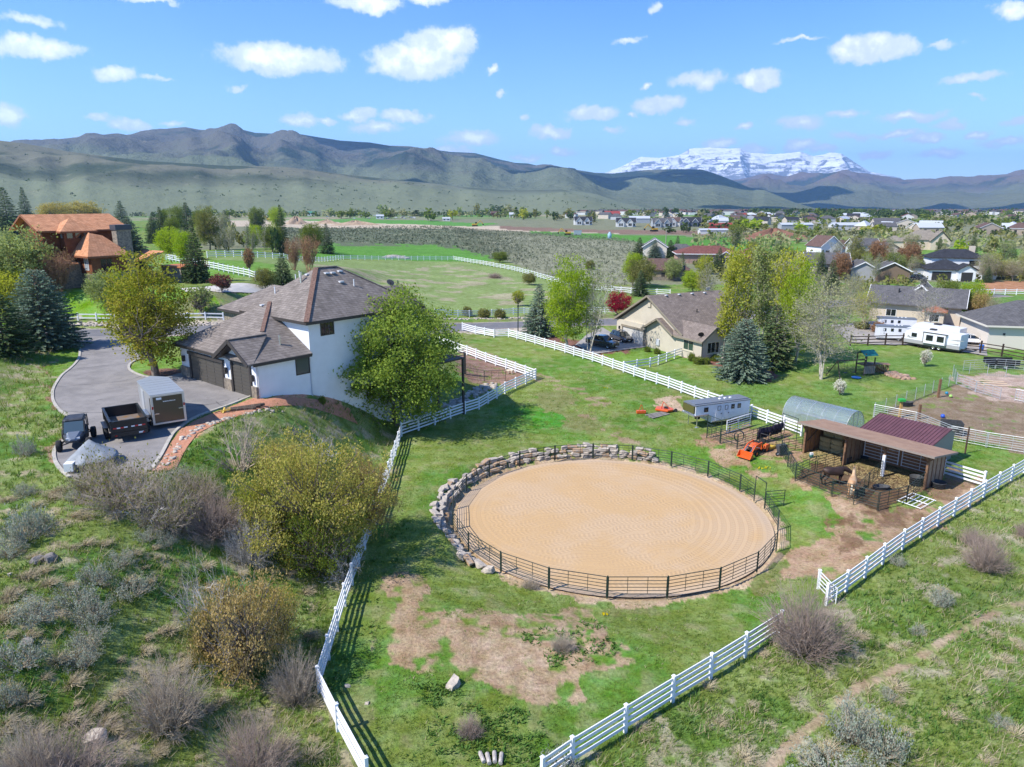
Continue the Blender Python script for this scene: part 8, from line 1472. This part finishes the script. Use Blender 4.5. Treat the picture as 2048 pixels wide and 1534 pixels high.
for px, py, hp, w_, lf, lb in [(1405, 452, 22, 46, 'green', 'large round dark green tree behind the new white houses'), (1505, 462, 26, 50, 'lime', 'large bright green tree cluster right of the round dark one'), (1470, 463, 24, 36, 'green', 'green tree left of the bright cluster in the valley'), (1372, 466, 22, 26, 'dark', 'dark bush in front of the new houses'), (1340, 466, 14, 30, 'dark', 'low dark bush below the cottage-style houses'), (1480, 470, 18, 30, 'olive', 'brownish tree below the bright green cluster'), (1047, 440, 24, 28, 'yg', 'yellow-green tree standing out in the valley centre'), (675, 420, 22, 50, 'haze', 'wide pale bare tree at the foot of the sage hills'), (862, 442, 26, 30, 'green', 'dark green tree left of the yellow-green pair'), (905, 440, 22, 26, 'yg', 'yellow-green tree in the tree line left of centre'), (1600, 462, 18, 34, 'lime', 'bright green tree left of the long white barn'), (1740, 468, 18, 40, 'yg', 'yellow-green tree beside the suburb houses')]:
 far_tree(px, py, hp, w_, lf, lb, None)
mk_far('wood', 95, 5000, 5.0, (1, 1))
def woods(name, poly_px, n, hgt, leaf, seed):
 rng = np.random.default_rng(seed); q = [P(*p) for p in poly_px]; xs = [p.x for p in q]; ys = [p.y for p in q]; X = rng.uniform(min(xs), max(xs), n * 6); Y = rng.uniform(min(ys), max(ys), n * 6); m = inside(X, Y, [(p.x, p.y) for p in q]); X = X[m][:n]; Y = Y[m][:n]
 Z = H(X, Y); k = 14; Pt = np.repeat(np.stack([X, Y, Z], 1), k, 0); g = rng.normal(size=Pt.shape); g /= np.linalg.norm(g, axis=1)[:, None]; hh = np.repeat(hgt * rng.uniform(.5, 1.3, len(X)), k)[:, None]; Pt = Pt + g * hh * np.array([.5, .5, .4]) + np.concatenate([np.zeros((len(Pt), 2)), hh * .5], 1)
 V, F, T = leaf_quads(Pt, (hh[:, 0] * .45) * rng.uniform(.6, 1.3, len(Pt)), np.repeat(rng.uniform(0, .7, len(X)), k) + rng.uniform(0, .3, len(Pt)), rng); me = npmesh(name, V, F, LM[leaf], {'tint': ('FLOAT', T)}); o = bpy.data.objects.new(name, me); C.objects.link(o); tag(o, kind='stuff')
woods('distant_woods', [(1060, 423), (2200, 429), (2200, 424), (1060, 418)], 700, 10, 'dark', 1); woods('distant_woods', [(1500, 426), (1860, 432), (1860, 437), (1500, 431)], 500, 10, 'dark', 2); woods('distant_woods', [(320, 424), (1060, 428), (1060, 423), (320, 420)], 260, 9, 'olive', 3); woods('distant_woods', [(1100, 430), (2200, 436), (2200, 428), (1100, 424)], 260, 9, 'dark', 6); woods('distant_woods', [(1100, 430), (2200, 436), (2200, 428), (1100, 424)], 200, 8, 'green', 7); woods('distant_woods', [(1300, 419), (2200, 423), (2200, 419), (1300, 416)], 600, 11, 'haze', 5)
woods('brush_cover', [(640, 484), (560, 492), (520, 455), (900, 452), (1010, 470), (1080, 520), (1000, 522), (930, 500), (860, 490)], 2600, .9, 'scrub', 11); woods('brush_cover', [(640, 484), (560, 492), (520, 455), (900, 452), (1010, 470), (1080, 520), (1000, 522), (930, 500), (860, 490)], 900, 1.2, 'sagecov', 12)
woods('sage_cover', [(900, 455), (1230, 475), (1330, 505), (1290, 560), (1250, 590), (1110, 560), (1020, 525), (940, 500)], 6000, .65, 'sagecov', 13); woods('sage_cover', [(900, 455), (1230, 475), (1330, 505), (1290, 560), (1250, 590), (1110, 560), (1020, 525), (940, 500)], 900, .7, 'scrub', 14); woods('garden_cover', [(1380, 505), (2200, 530), (2200, 575), (1960, 560), (1700, 590), (1400, 560)], 900, 2.0, 'olive', 15)
# shrubs dotted over the sage hills
def hill_dots():
 rng = np.random.default_rng(3); dg = bpy.data.objects['hills'].data; co = np.empty(len(dg.vertices) * 3, np.float32); dg.vertices.foreach_get('co', co); co = co.reshape(-1, 3); s = co[rng.integers(0, len(co), 900)]; s = s[(s[:, 1] > 0) & (np.hypot(s[:, 0], s[:, 1]) < 2500)]; k = 8
 Pt = np.repeat(s, k, 0) + rng.normal(size=(len(s) * k, 3)) * 2.0; V, F, T = leaf_quads(Pt, np.full(len(Pt), 3.0) * np.repeat(rng.uniform(.3, 1.3, len(s)), k), rng.uniform(0, .5, len(Pt)), rng); me = npmesh('hill_shrubs', V, F, LM['dark'], {'tint': ('FLOAT', T)}); o = bpy.data.objects.new('hill_shrubs', me); C.objects.link(o); tag(o, kind='stuff')
hill_dots()
for k_, (lf_, n_, h_) in enumerate([('dark', 150, 8), ('haze', 130, 8), ('green', 80, 7), ('scrub', 150, 6)]): woods('foothill_trees', [(260, 434), (1080, 434), (1080, 428), (260, 428)], n_, h_, lf_, 50 + k_)
for k_, (lf_, y0_, y1_, n_, h_) in enumerate([('green', 438, 452, 170, 7), ('haze', 438, 455, 150, 6), ('dark', 440, 460, 110, 6), ('olive', 455, 480, 130, 5), ('haze', 470, 500, 220, 4.5), ('pale', 470, 500, 120, 4.5)]): woods('valley_trees', [(1380, y1_), (2250, y1_ + 8), (2250, y0_ + 2), (1380, y0_)], n_, h_, lf_, 30 + k_)
# ---- grass: tufts of blades, denser near the viewer
def grass():
 rng = np.random.default_rng(21)
 def ok(X, Y):
  m = np.hypot(X - PC[0], Y - PC[1]) > PR + .9
  for fp in flats[:5] + [ISL_POLY, TRAIL]: m &= ~inside(X, Y, fp)
  return m
 def mask(px): return [tuple(P(*p)[:2]) for p in px]
 wild = [mask([(-300, 700), (100, 700), (105, 780), (150, 840), (100, 930), (200, 985), (320, 950), (430, 850), (720, 805), (800, 872), (640, 1380), (740, 1700), (-400, 1700)]), mask([(1080, 1570), (1560, 1270), (1660, 1208), (2048, 948), (2500, 740), (2500, 1700), (1080, 1700)])]
 bare = [mask([(765, 1150), (850, 1160), (830, 1230), (900, 1235), (1180, 1220), (1290, 1330), (1160, 1400), (1060, 1415), (950, 1350), (760, 1330)]), mask([(1600, 960), (1800, 1030), (1960, 950), (1975, 985), (1700, 1160), (1560, 1150)]), mask([(1590, 960), (1650, 900), (1860, 930), (1850, 985), (1755, 1022)]), mask([(1745, 835), (1910, 770), (2300, 780), (2300, 960), (2048, 905)])]
 def emit(name, n, wild_only, hgt, wid, leaf, blades, seed, near=16, farr=95, tilt=.45, bare_keep=.12, dens=None, sec=(-48, 48)):
  rng = np.random.default_rng(seed); r = np.exp(rng.uniform(math.log(near), math.log(farr), n)); a = np.radians(rng.uniform(*sec, n)); X = r * np.sin(a); Y = r * np.cos(a); m = ok(X, Y); iw = inside(X, Y, wild[0]) | inside(X, Y, wild[1]); m &= iw if wild_only else ~iw
  for b in bare: m &= ~inside(X, Y, b) | (rng.random(n) < bare_keep)
  if dens is not None: m &= rng.random(n) < dens(X, Y)
  X, Y, r = X[m], Y[m], r[m]; Z = H(X, Y) - .02; k = blades; N = len(X) * k; sc = np.repeat((r / 30) ** .35 * rng.uniform(.6, 1.4, len(X)), k)
  bx = np.repeat(X, k) + rng.normal(size=N) * .06 * sc; by = np.repeat(Y, k) + rng.normal(size=N) * .06 * sc; bz = np.repeat(Z, k); h_ = hgt * sc * rng.uniform(.5, 1.2, N); w_ = wid * sc; az = rng.uniform(0, 6.28, N); la = rng.uniform(0, 6.28, N); wind = .35; tx = np.cos(la) * tilt * h_ + wind * h_ * .6; ty = np.sin(la) * tilt * h_ - wind * h_ * .2
  V = np.stack([np.stack([bx - np.cos(az) * w_, by - np.sin(az) * w_, bz], 1), np.stack([bx + np.cos(az) * w_, by + np.sin(az) * w_, bz], 1), np.stack([bx + tx, by + ty, bz + h_], 1)], 1).reshape(-1, 3); T = np.repeat(np.clip(np.repeat(fbm(X / 2.5, Y / 2.5, 77, 3), k) + rng.uniform(-.3, .3, N), 0, 1), 3)
  me = npmesh(name, V, np.arange(3 * N).reshape(N, 3), LM[leaf], {'tint': ('FLOAT', T)}); o = bpy.data.objects.new(name, me); C.objects.link(o); tag(o, kind='stuff')
 emit('grass', 95000, True, .22, .017, 'grass', 4, 1); emit('dry_grass', 42000, True, .30, .014, 'straw', 4, 2, tilt=.8, dens=lambda X, Y: ss((fbm(X / 2.2, Y / 2.2, 5, 3) - .42) / .12)); emit('grass', 95000, False, .10, .016, 'grass', 4, 3); emit('dry_grass', 14000, False, .12, .014, 'straw', 4, 4, dens=lambda X, Y: ss((fbm(X / 2.2, Y / 2.2, 15, 3) - .5) / .1))
 wp = mask([(790, 1370), (890, 1365), (960, 1400), (1050, 1420), (1110, 1480), (1080, 1600), (780, 1600), (860, 1450)]); w2 = mask([(1040, 1270), (1100, 1250), (1210, 1240), (1240, 1310), (1120, 1340), (1050, 1310)]); w3 = mask([(640, 1400), (700, 1200), (800, 1020), (840, 1080), (760, 1250), (690, 1390)])
 emit('weeds', 60000, False, .16, .05, 'weed', 4, 9, near=18, farr=60, tilt=.9, bare_keep=.7, dens=lambda X, Y: (inside(X, Y, wp) * .95 + inside(X, Y, w2) * .9 + inside(X, Y, w3) * .25) * ss((fbm(X / .9, Y / .9, 35, 3) - .40) / .12))
 emit('weeds', 30000, True, .22, .035, 'weed', 4, 10, near=18, farr=70, tilt=.7, dens=lambda X, Y: ss((fbm(X / 3, Y / 3, 45, 3) - .54) / .06))
 # bent straw tussocks scattered over the slope
 rnd = random.Random(9); tm = PROTO['tussock'][0]; k = 0
 V, F = [], []
 vv = np.empty(len(tm.vertices) * 3, np.float32); tm.vertices.foreach_get('co', vv); vv = vv.reshape(-1, 3); ff = np.array([list(p.vertices) for p in tm.polygons])
 for i in range(230):
  px, py = (rnd.uniform(0, 640), rnd.uniform(940, 1540)) if i < 170 else (rnd.uniform(1100, 2040), rnd.uniform(1100, 1540)); p = P(px, py)
  if not (inside(np.array([p.x]), np.array([p.y]), wild[0])[0] or inside(np.array([p.x]), np.array([p.y]), wild[1])[0]): continue
  s = rnd.uniform(.35, 1.1); a = rnd.uniform(0, 6.28); c, sn = math.cos(a) * s, math.sin(a) * s; Q = np.stack([vv[:, 0] * c - vv[:, 1] * sn + p.x + vv[:, 2] * .5, vv[:, 0] * sn + vv[:, 1] * c + p.y, vv[:, 2] * s * .7 + p.z - .03], 1); V.append(Q); F.append(ff + k); k += len(Q)
 me = npmesh('straw_tussocks', np.concatenate(V), np.concatenate(F), mat('straw_stems', (.52, .44, .29), .9)); o = bpy.data.objects.new('straw_tussocks', me); C.objects.link(o); tag(o, kind='stuff')
grass()
# dandelion patches and stray yellow flowers
def flowers():
 rng = np.random.default_rng(2); L_ = []
 for px, py, s, n in [(1183, 712, 1.3, 60), (1520, 939, .4, 12), (1537, 938, .4, 14), (1212, 778, .3, 8), (400, 615, 3.5, 200), (1205, 715, 1, 30), (1210, 1231, .3, 10)]:
  p = P(px, py); q = rng.normal(size=(n, 2)) * s * .5
  for a, b in q: L_.append((p.x + a, p.y + b, HZ(p.x + a, p.y + b) + .14))
 V, F, T = leaf_quads(np.array(L_), rng.uniform(.07, .16, len(L_)), rng.uniform(0, 1, len(L_)), rng, 1, 1.5); me = npmesh('yellow_flowers', V, F, leafmat('dandelion', (.55, .42, .01), (.7, .55, .02)), {'tint': ('FLOAT', T)}); o = bpy.data.objects.new('yellow_flowers', me); C.objects.link(o); tag(o, kind='stuff')
flowers()
# ------------------------------------------------------------------ horses and dog
def skin_body(name, parent, bones, m, sub=2):
 """bones: {name: (pos, radius(x,y), parent)}"""
 names = list(bones); idx = {n: i for i, n in enumerate(names)}; me = bpy.data.meshes.new(name); me.from_pydata([bones[n][0] for n in names], [(idx[bones[n][2]], idx[n]) for n in names if bones[n][2]], []); me.materials.append(m)
 o = bpy.data.objects.new(name, me); C.objects.link(o); o.parent = parent; o.modifiers.new('skin', 'SKIN'); sv = me.skin_vertices[0] if me.skin_vertices else None
 if sv is None:
  bpy.context.view_layer.objects.active = o; import bmesh as _b; bm_ = _b.new(); bm_.from_mesh(me); bm_.verts.layers.skin.verify(); bm_.to_mesh(me); bm_.free(); sv = me.skin_vertices[0]
 for n in names: r = bones[n][1]; sv.data[idx[n]].radius = r if isinstance(r, tuple) else (r, r)
 for i in range(len(names)): sv.data[i].use_root = (i == 0)
 s = o.modifiers.new('subdivision', 'SUBSURF'); s.levels = s.render_levels = sub; me.polygons.foreach_set('use_smooth', [True] * len(me.polygons)); o.modifiers['skin'].use_smooth_shade = True; return o
def horse(p, rz, label, coat, mane, head_low=False, head_turn=0.0, legc=None):
 t = thing('horse', label, 'horse', p, rz)
 hz = 1.05 if head_low else 1.85; hx = 1.35 if head_low else 1.15
 B = {'pelvis': ((-.45, 0, 1.22), (.27, .29), None), 'belly': ((0, 0, 1.12), (.30, .33), 'pelvis'), 'chest': ((.5, 0, 1.18), (.26, .32), 'belly'), 'withers': ((.68, 0, 1.35), (.17, .24), 'chest'), 'neck1': ((.92, head_turn * .1, (1.58 + hz) / 2 - (.1 if not head_low else 0)), (.12, .19), 'withers'), 'poll': ((hx, head_turn * .25, hz), (.09, .13), 'neck1'), 'cheek': ((hx + .2, head_turn * .4, hz - .12), (.09, .12), 'poll'), 'nose': ((hx + .42, head_turn * .55, hz - .34), (.055, .07), 'cheek'), 'muzzle': ((hx + .50, head_turn * .6, hz - .43), (.055, .06), 'nose'),
         'rump': ((-.78, 0, 1.25), (.2, .24), 'pelvis'), 'dock': ((-.93, 0, 1.22), (.06, .06), 'rump')}
 for s, n in ((1, 'l'), (-1, 'r')):
  B['sh' + n] = ((.55, s * .17, .98), (.13, .15), 'chest'); B['kn' + n] = ((.55 + .05 * s, s * .17, .52), (.065, .07), 'sh' + n); B['ft' + n] = ((.53 + .07 * s, s * .17, .14), (.045, .045), 'kn' + n); B['hf' + n] = ((.57 + .07 * s, s * .17, .03), (.065, .065), 'ft' + n)
  B['th' + n] = ((-.60, s * .17, .95), (.17, .18), 'pelvis'); B['st' + n] = ((-.52 - .05 * s, s * .18, .75), (.11, .12), 'th' + n); B['hk' + n] = ((-.80 - .05 * s, s * .18, .50), (.06, .075), 'st' + n); B['pa' + n] = ((-.76 - .05 * s, s * .18, .15), (.045, .045), 'hk' + n); B['hh' + n] = ((-.71 - .05 * s, s * .18, .03), (.065, .065), 'pa' + n)
 body = skin_body('body', t, B, coat)
 ear = MB(); [ear.tube((hx - .02, head_turn * .25 + s * .07, hz + .08), (hx, head_turn * .25 + s * .1, hz + .24), .035, .005, 5) for s in (-1, 1)]; ear.obj('ears', coat, t)
 rng = np.random.default_rng(4); A = Vector((.7, 0, 1.52)); Bq = Vector((hx - .02, head_turn * .25, hz + .14)); Vv, Ff = [], []
 for i in range(60):
  f = i / 59; q = A.lerp(Bq, f) + Vector((0, .02, .02 + .05 * math.sin(f * 3))); l = .28 + .08 * rng.random(); j = len(Vv); Vv += [tuple(q + Vector((-.03, 0, .03))), tuple(q + Vector((.03, 0, .03))), tuple(q + Vector((-.05, (-1 if i % 2 else 1) * .13, -l)))]; Ff.append((j, j + 1, j + 2))
 npm = npmesh('mane', np.array(Vv), np.array(Ff), mane); inst('mane', npm, t)
 tl = MB()
 for i in range(14): a = rng.uniform(-.05, .05); b = rng.uniform(-.06, .06); tl.path([(-.93, a * .3, 1.24), (-1.03, a, 1.05), (-1.05 + b, a * 1.5, .75), (-1.0 + b, a * 1.3, .4 + rng.uniform(0, .15))], .02, 4)
 tl.obj('tail', mane, t); hf = MB(); [hf.tube((x, y, 0), (x, y, .07), .075, .06, 8) for x, y in ((.64, .17), (.50, -.17), (-.76, .18), (-.66, -.18))]; hf.obj('hooves', DARKMET, t)
 return t
COAT1 = mat('dark_bay_coat', (.055, .028, .018), .55, col2=(.02, .012, .01), vscale=1.6); COAT2 = mat('palomino_coat', (.42, .22, .10), .6, col2=(.50, .34, .20), vscale=1.5)
p = P(1665, 969); horse(p, R(2), 'dark brown horse with a black mane grazing in the left stall', COAT1, mat('black_mane', (.012, .01, .01), .8), True)
p = P(1702, 990); horse(p, R(62), 'golden palomino horse with a pale tail standing beside the divider fence', COAT2, mat('cream_mane', (.62, .55, .42), .8), False)
def dog():
 t = thing('dog', 'cream-coloured dog with its head down beside the brown garden bed fence', 'dog', P(1020, 748), R(160)); c = mat('cream_dog_coat', (.60, .52, .40), .85)
 B = {'pelvis': ((-.25, 0, .5), (.12, .13), None), 'chest': ((.2, 0, .5), (.14, .16), 'pelvis'), 'neck': ((.4, 0, .5), (.09, .1), 'chest'), 'head': ((.58, 0, .42), (.08, .08), 'neck'), 'nose': ((.72, 0, .34), (.04, .04), 'head'), 'tail': ((-.45, 0, .58), (.05, .05), 'pelvis'), 'tip': ((-.62, 0, .7), (.04, .04), 'tail')}
 for s in (1, -1): B['f%d' % s] = ((.22, s * .1, .25), (.04, .04), 'chest'); B['ff%d' % s] = ((.24, s * .1, .02), (.04, .04), 'f%d' % s); B['b%d' % s] = ((-.32, s * .1, .28), (.05, .05), 'pelvis'); B['bb%d' % s] = ((-.30, s * .1, .02), (.04, .04), 'b%d' % s)
 skin_body('body', t, B, c); e = MB(); [e.tube((.52, s * .07, .48), (.5, s * .13, .38), .03, .01, 5) for s in (1, -1)]; e.obj('ears', c, t)
dog()
# ------------------------------------------------------------------ buildings and vehicles far away
FW = [mat('far_white_wall', (.55, .55, .54), .8), mat('far_cream_wall', (.5, .44, .36), .8), mat('far_grey_wall', (.33, .35, .37), .8), mat('far_red_wall', (.30, .05, .04), .8), mat('far_tan_wall', (.38, .31, .24), .8)]
FR = [SH_MID, SH_DARK, SH_BROWN, mat('far_metal_roof', (.45, .47, .5), .5), mat('far_red_roof', (.28, .05, .04), .6)]
def far_house(px, py, L, W, h, rise, wm, rm, rz, label, group=None, kind='gable_x', wins=0, name='house', cat='house'):
 t = thing(name, label, cat, P(px, py), R(rz), group); body(t, -L / 2, L / 2, -W / 2, W / 2, h, wm, rise, rm, kind, .4, trim=TRIM_W if wins else None)
 for k in range(wins): x = -L / 2 + L * (k + .5) / wins; window(t, 'y', -W / 2, x - .8, x + .8, h * .35, h * .75, -1, panes=1, fw=.12)
 return t
def gabled(px, py, rz, label, wm, rm):
 t = thing('house', label, 'house', P(px, py), R(rz)); body(t, -9, 9, 0, 9, 4.5, wm, 4, rm, 'gable_x', .5, trim=TRIM_W); body(t, -8, -2, -3, 1, 4.2, wm, 3.6, rm, 'gable_y', .4, trim=TRIM_W); body(t, 1, 6, -2.5, 1, 4.2, wm, 3.2, rm, 'gable_y', .4, trim=TRIM_W)
 for x in (-6, -4, 2.7, 4.3): window(t, 'y', -3 if x < 0 else -2.5, x - .7, x + .7, 1, 3.4, -1, panes=1, fw=.12)
 window(t, 'y', 0, 6.8, 8.6, 1, 3, -1)
gabled(1167, 450, 4, 'new white gabled house with dark roofs, left of the pair across the green field', FW[0], SH_DARK); gabled(1252, 454, -4, 'new white gabled house with dark roofs, right of the pair across the green field', FW[0], SH_DARK); gabled(1325, 455, 3, 'pale grey gabled house left of the cream gabled house', FW[2], SH_MID); gabled(1355, 453, -3, 'cream gabled house in the group across the green field', FW[0], SH_BROWN); gabled(1382, 453, -10, 'dark blue-grey gabled house at the right end of the group', mat('far_navy_wall', (.09, .11, .15), .8), SH_DARK)
for a in [(1224, 436, 22, 10, 6, 4, 3, 4, 0, 'bright red barn above the pair of new white houses'), (1278, 446, 22, 9, 5, 2.5, 2, 3, 0, 'long grey shed left of the grey gabled house'), (990, 432, 14, 9, 5, 3, 3, 2, 5, 'dark red house in the tree line at the centre'), (1025, 436, 9, 7, 5, 3, 0, 3, 0, 'small white house right of the dark red house'), (893, 442, 9, 5, 3, 1.5, 0, 3, 0, 'small white shed at the edge of the green field'), (760, 438, 10, 7, 4, 2, 0, 3, 8, 'white building with a pale roof behind the parked vehicles'), (1435, 452, 18, 9, 5, 3, 0, 3, -6, 'white barn with a flat-looking grey roof in the valley'), (1440, 457, 20, 6, 3, 2, 3, 4, 0, 'low red-roofed shed below the white barn'), (1425, 468, 20, 7, 3, 1, 0, 3, 0, 'long low white building beyond the green field'), (1480, 437, 18, 9, 5, 3, 3, 4, 10, 'red barn among the trees right of the round dark tree'), (1690, 460, 24, 9, 4, 2, 0, 3, 3, 'long white barn with a metal roof in front of the suburb'), (1590, 459, 26, 8, 4, 1.5, 2, 3, 2, 'long grey metal shed left of the long white barn'), (220, 403, 16, 6, 3, 1.5, 0, 3, 0, 'long white building at the foot of the hills on the left'), (1770, 457, 22, 10, 5, 4, 1, 0, -4, 'large grey-roofed barn left of the suburb houses')]:
 far_house(a[0], a[1], a[2], a[3], a[4], a[5], FW[a[6]], FR[a[7]], a[8], a[9], wins=2 if a[2] < 15 else 0, cat='barn' if 'barn' in a[9] else 'shed' if 'shed' in a[9] else 'house', name='barn' if 'barn' in a[9] else 'shed' if 'shed' in a[9] else 'house')
def boat_store():
 t = thing('hoop_barn', 'white arched barn with a red front panel at the boat yard', 'barn', P(688, 428), R(5)); n = 12; arc = [(8 * math.cos(math.pi * k / n), 6 * math.sin(math.pi * k / n)) for k in range(n + 1)]; MB().prism([(x, 0, z) for x, z in arc], (0, 16, 0)).obj('shell', FW[0], t); MB().prism([(-7, -.1, 0), (4, -.1, 0), (4, -.1, 2.6), (-7, -.1, 3.6)], (0, -.2, 0)).obj('front_panel', mat('far_red_panel', (.5, .06, .04), .6), t)
boat_store()
far_house(625, 432, 15, 8, 5, 3, FW[0], mat('far_green_roof', (.05, .2, .14), .6), 6, 'white building with a green roof at the boat yard', wins=3)
for i in range(26):
 px = rh.uniform(650, 830); py = 434 + rh.uniform(-3, 4); t = thing('parked_car', 'pale car or boat trailer parked in the rows of the distant yard', 'car', P(px, py), R(rh.uniform(-30, 30)), 'vehicles in the rows of the distant yard'); mb = MB(); mb.loft([sec(-2.2, .9, .4, 1.0), sec(-.8, .9, .3, 1.1), sec(-.6, .8, .3, 1.7), sec(.9, .8, .3, 1.7), sec(1.4, .9, .3, 1.1), sec(2.3, .8, .4, .95)]); mb.obj('body', rh.choice(FW[:3]), t); [MB().tube((x, -.95, .35), (x, .95, .35), .35, n=8).obj('wheel', BLACKR, t) for x in (-1.4, 1.4)]
hs = []
for i in range(95):
 z = rh.random()
 if z < .28: px, py, s = rh.uniform(1700, 2080), rh.uniform(456, 472), 1.0
 elif z < .5: px, py, s = rh.uniform(1400, 1760), rh.uniform(438, 450), 1.0
 else: px, py, s = rh.uniform(1120, 2080), rh.uniform(427, 440), 1.1
 L = rh.uniform(11, 17) * s; lab = {0: 'pale suburban house in the row across the field on the right', 1: 'small house among the trees in the middle of the valley', 2: 'tiny house in the distant town across the valley'}[0 if z < .28 else 1 if z < .5 else 2]
 far_house(px, py, L, rh.uniform(8, 12), rh.uniform(3.5, 6), rh.uniform(2.5, 4), rh.choice([FW[0], FW[1], FW[1], FW[2], FW[4]]), rh.choice(FR[:4] if rh.random() < .9 else FR), rh.uniform(-40, 40), lab, lab.replace('house', 'houses', 1), rh.choice(['gable_x', 'gable_y', 'hip']), wins=2 if z < .28 else 0)
def town():
 rng = np.random.default_rng(12); V, F = [], []; k = 0
 for i in range(900):
  p = P(rng.uniform(1150, 2100), rng.uniform(419, 430)); L, W, h, r = rng.uniform(12, 26), rng.uniform(8, 14), rng.uniform(4, 7), 3; a = rng.uniform(0, 3.1); c, s = math.cos(a), math.sin(a)
  v = [(-L, -W, 0), (L, -W, 0), (L, W, 0), (-L, W, 0), (-L, -W, 2 * h), (L, -W, 2 * h), (L, W, 2 * h), (-L, W, 2 * h), (-L, 0, 2 * h + 2 * r), (L, 0, 2 * h + 2 * r)]; V += [(p.x + (x * c - y * s) / 2, p.y + (x * s + y * c) / 2, p.z - .5 + z / 2) for x, y, z in v]; F += [tuple(q + k for q in f) for f in ((0, 1, 5, 4), (1, 2, 6, 5), (2, 3, 7, 6), (3, 0, 4, 7), (4, 5, 9, 8), (6, 7, 8, 9))]; k += 10
 me = bpy.data.meshes.new('distant_houses'); me.from_pydata(V, [], F); setm(me, [FW[0], FW[1], SH_MID, SH_BROWN]); mi = []
 for i in range(900): w = int(rng.integers(0, 2)); r = int(rng.integers(2, 4)); mi += [w, w, w, w, r, r]
 me.polygons.foreach_set('material_index', mi); o = bpy.data.objects.new('distant_houses', me); C.objects.link(o); tag(o, kind='stuff')
town()
t = thing('utility_pole', 'tall pale utility pole beside the spruce left of the maroon-roofed house', 'pole', P(1330, 515)); MB().tube((0, 0, 0), (0, 0, 11), .16).obj('shaft', mat('pole_wood', (.3, .26, .22), .8), t)
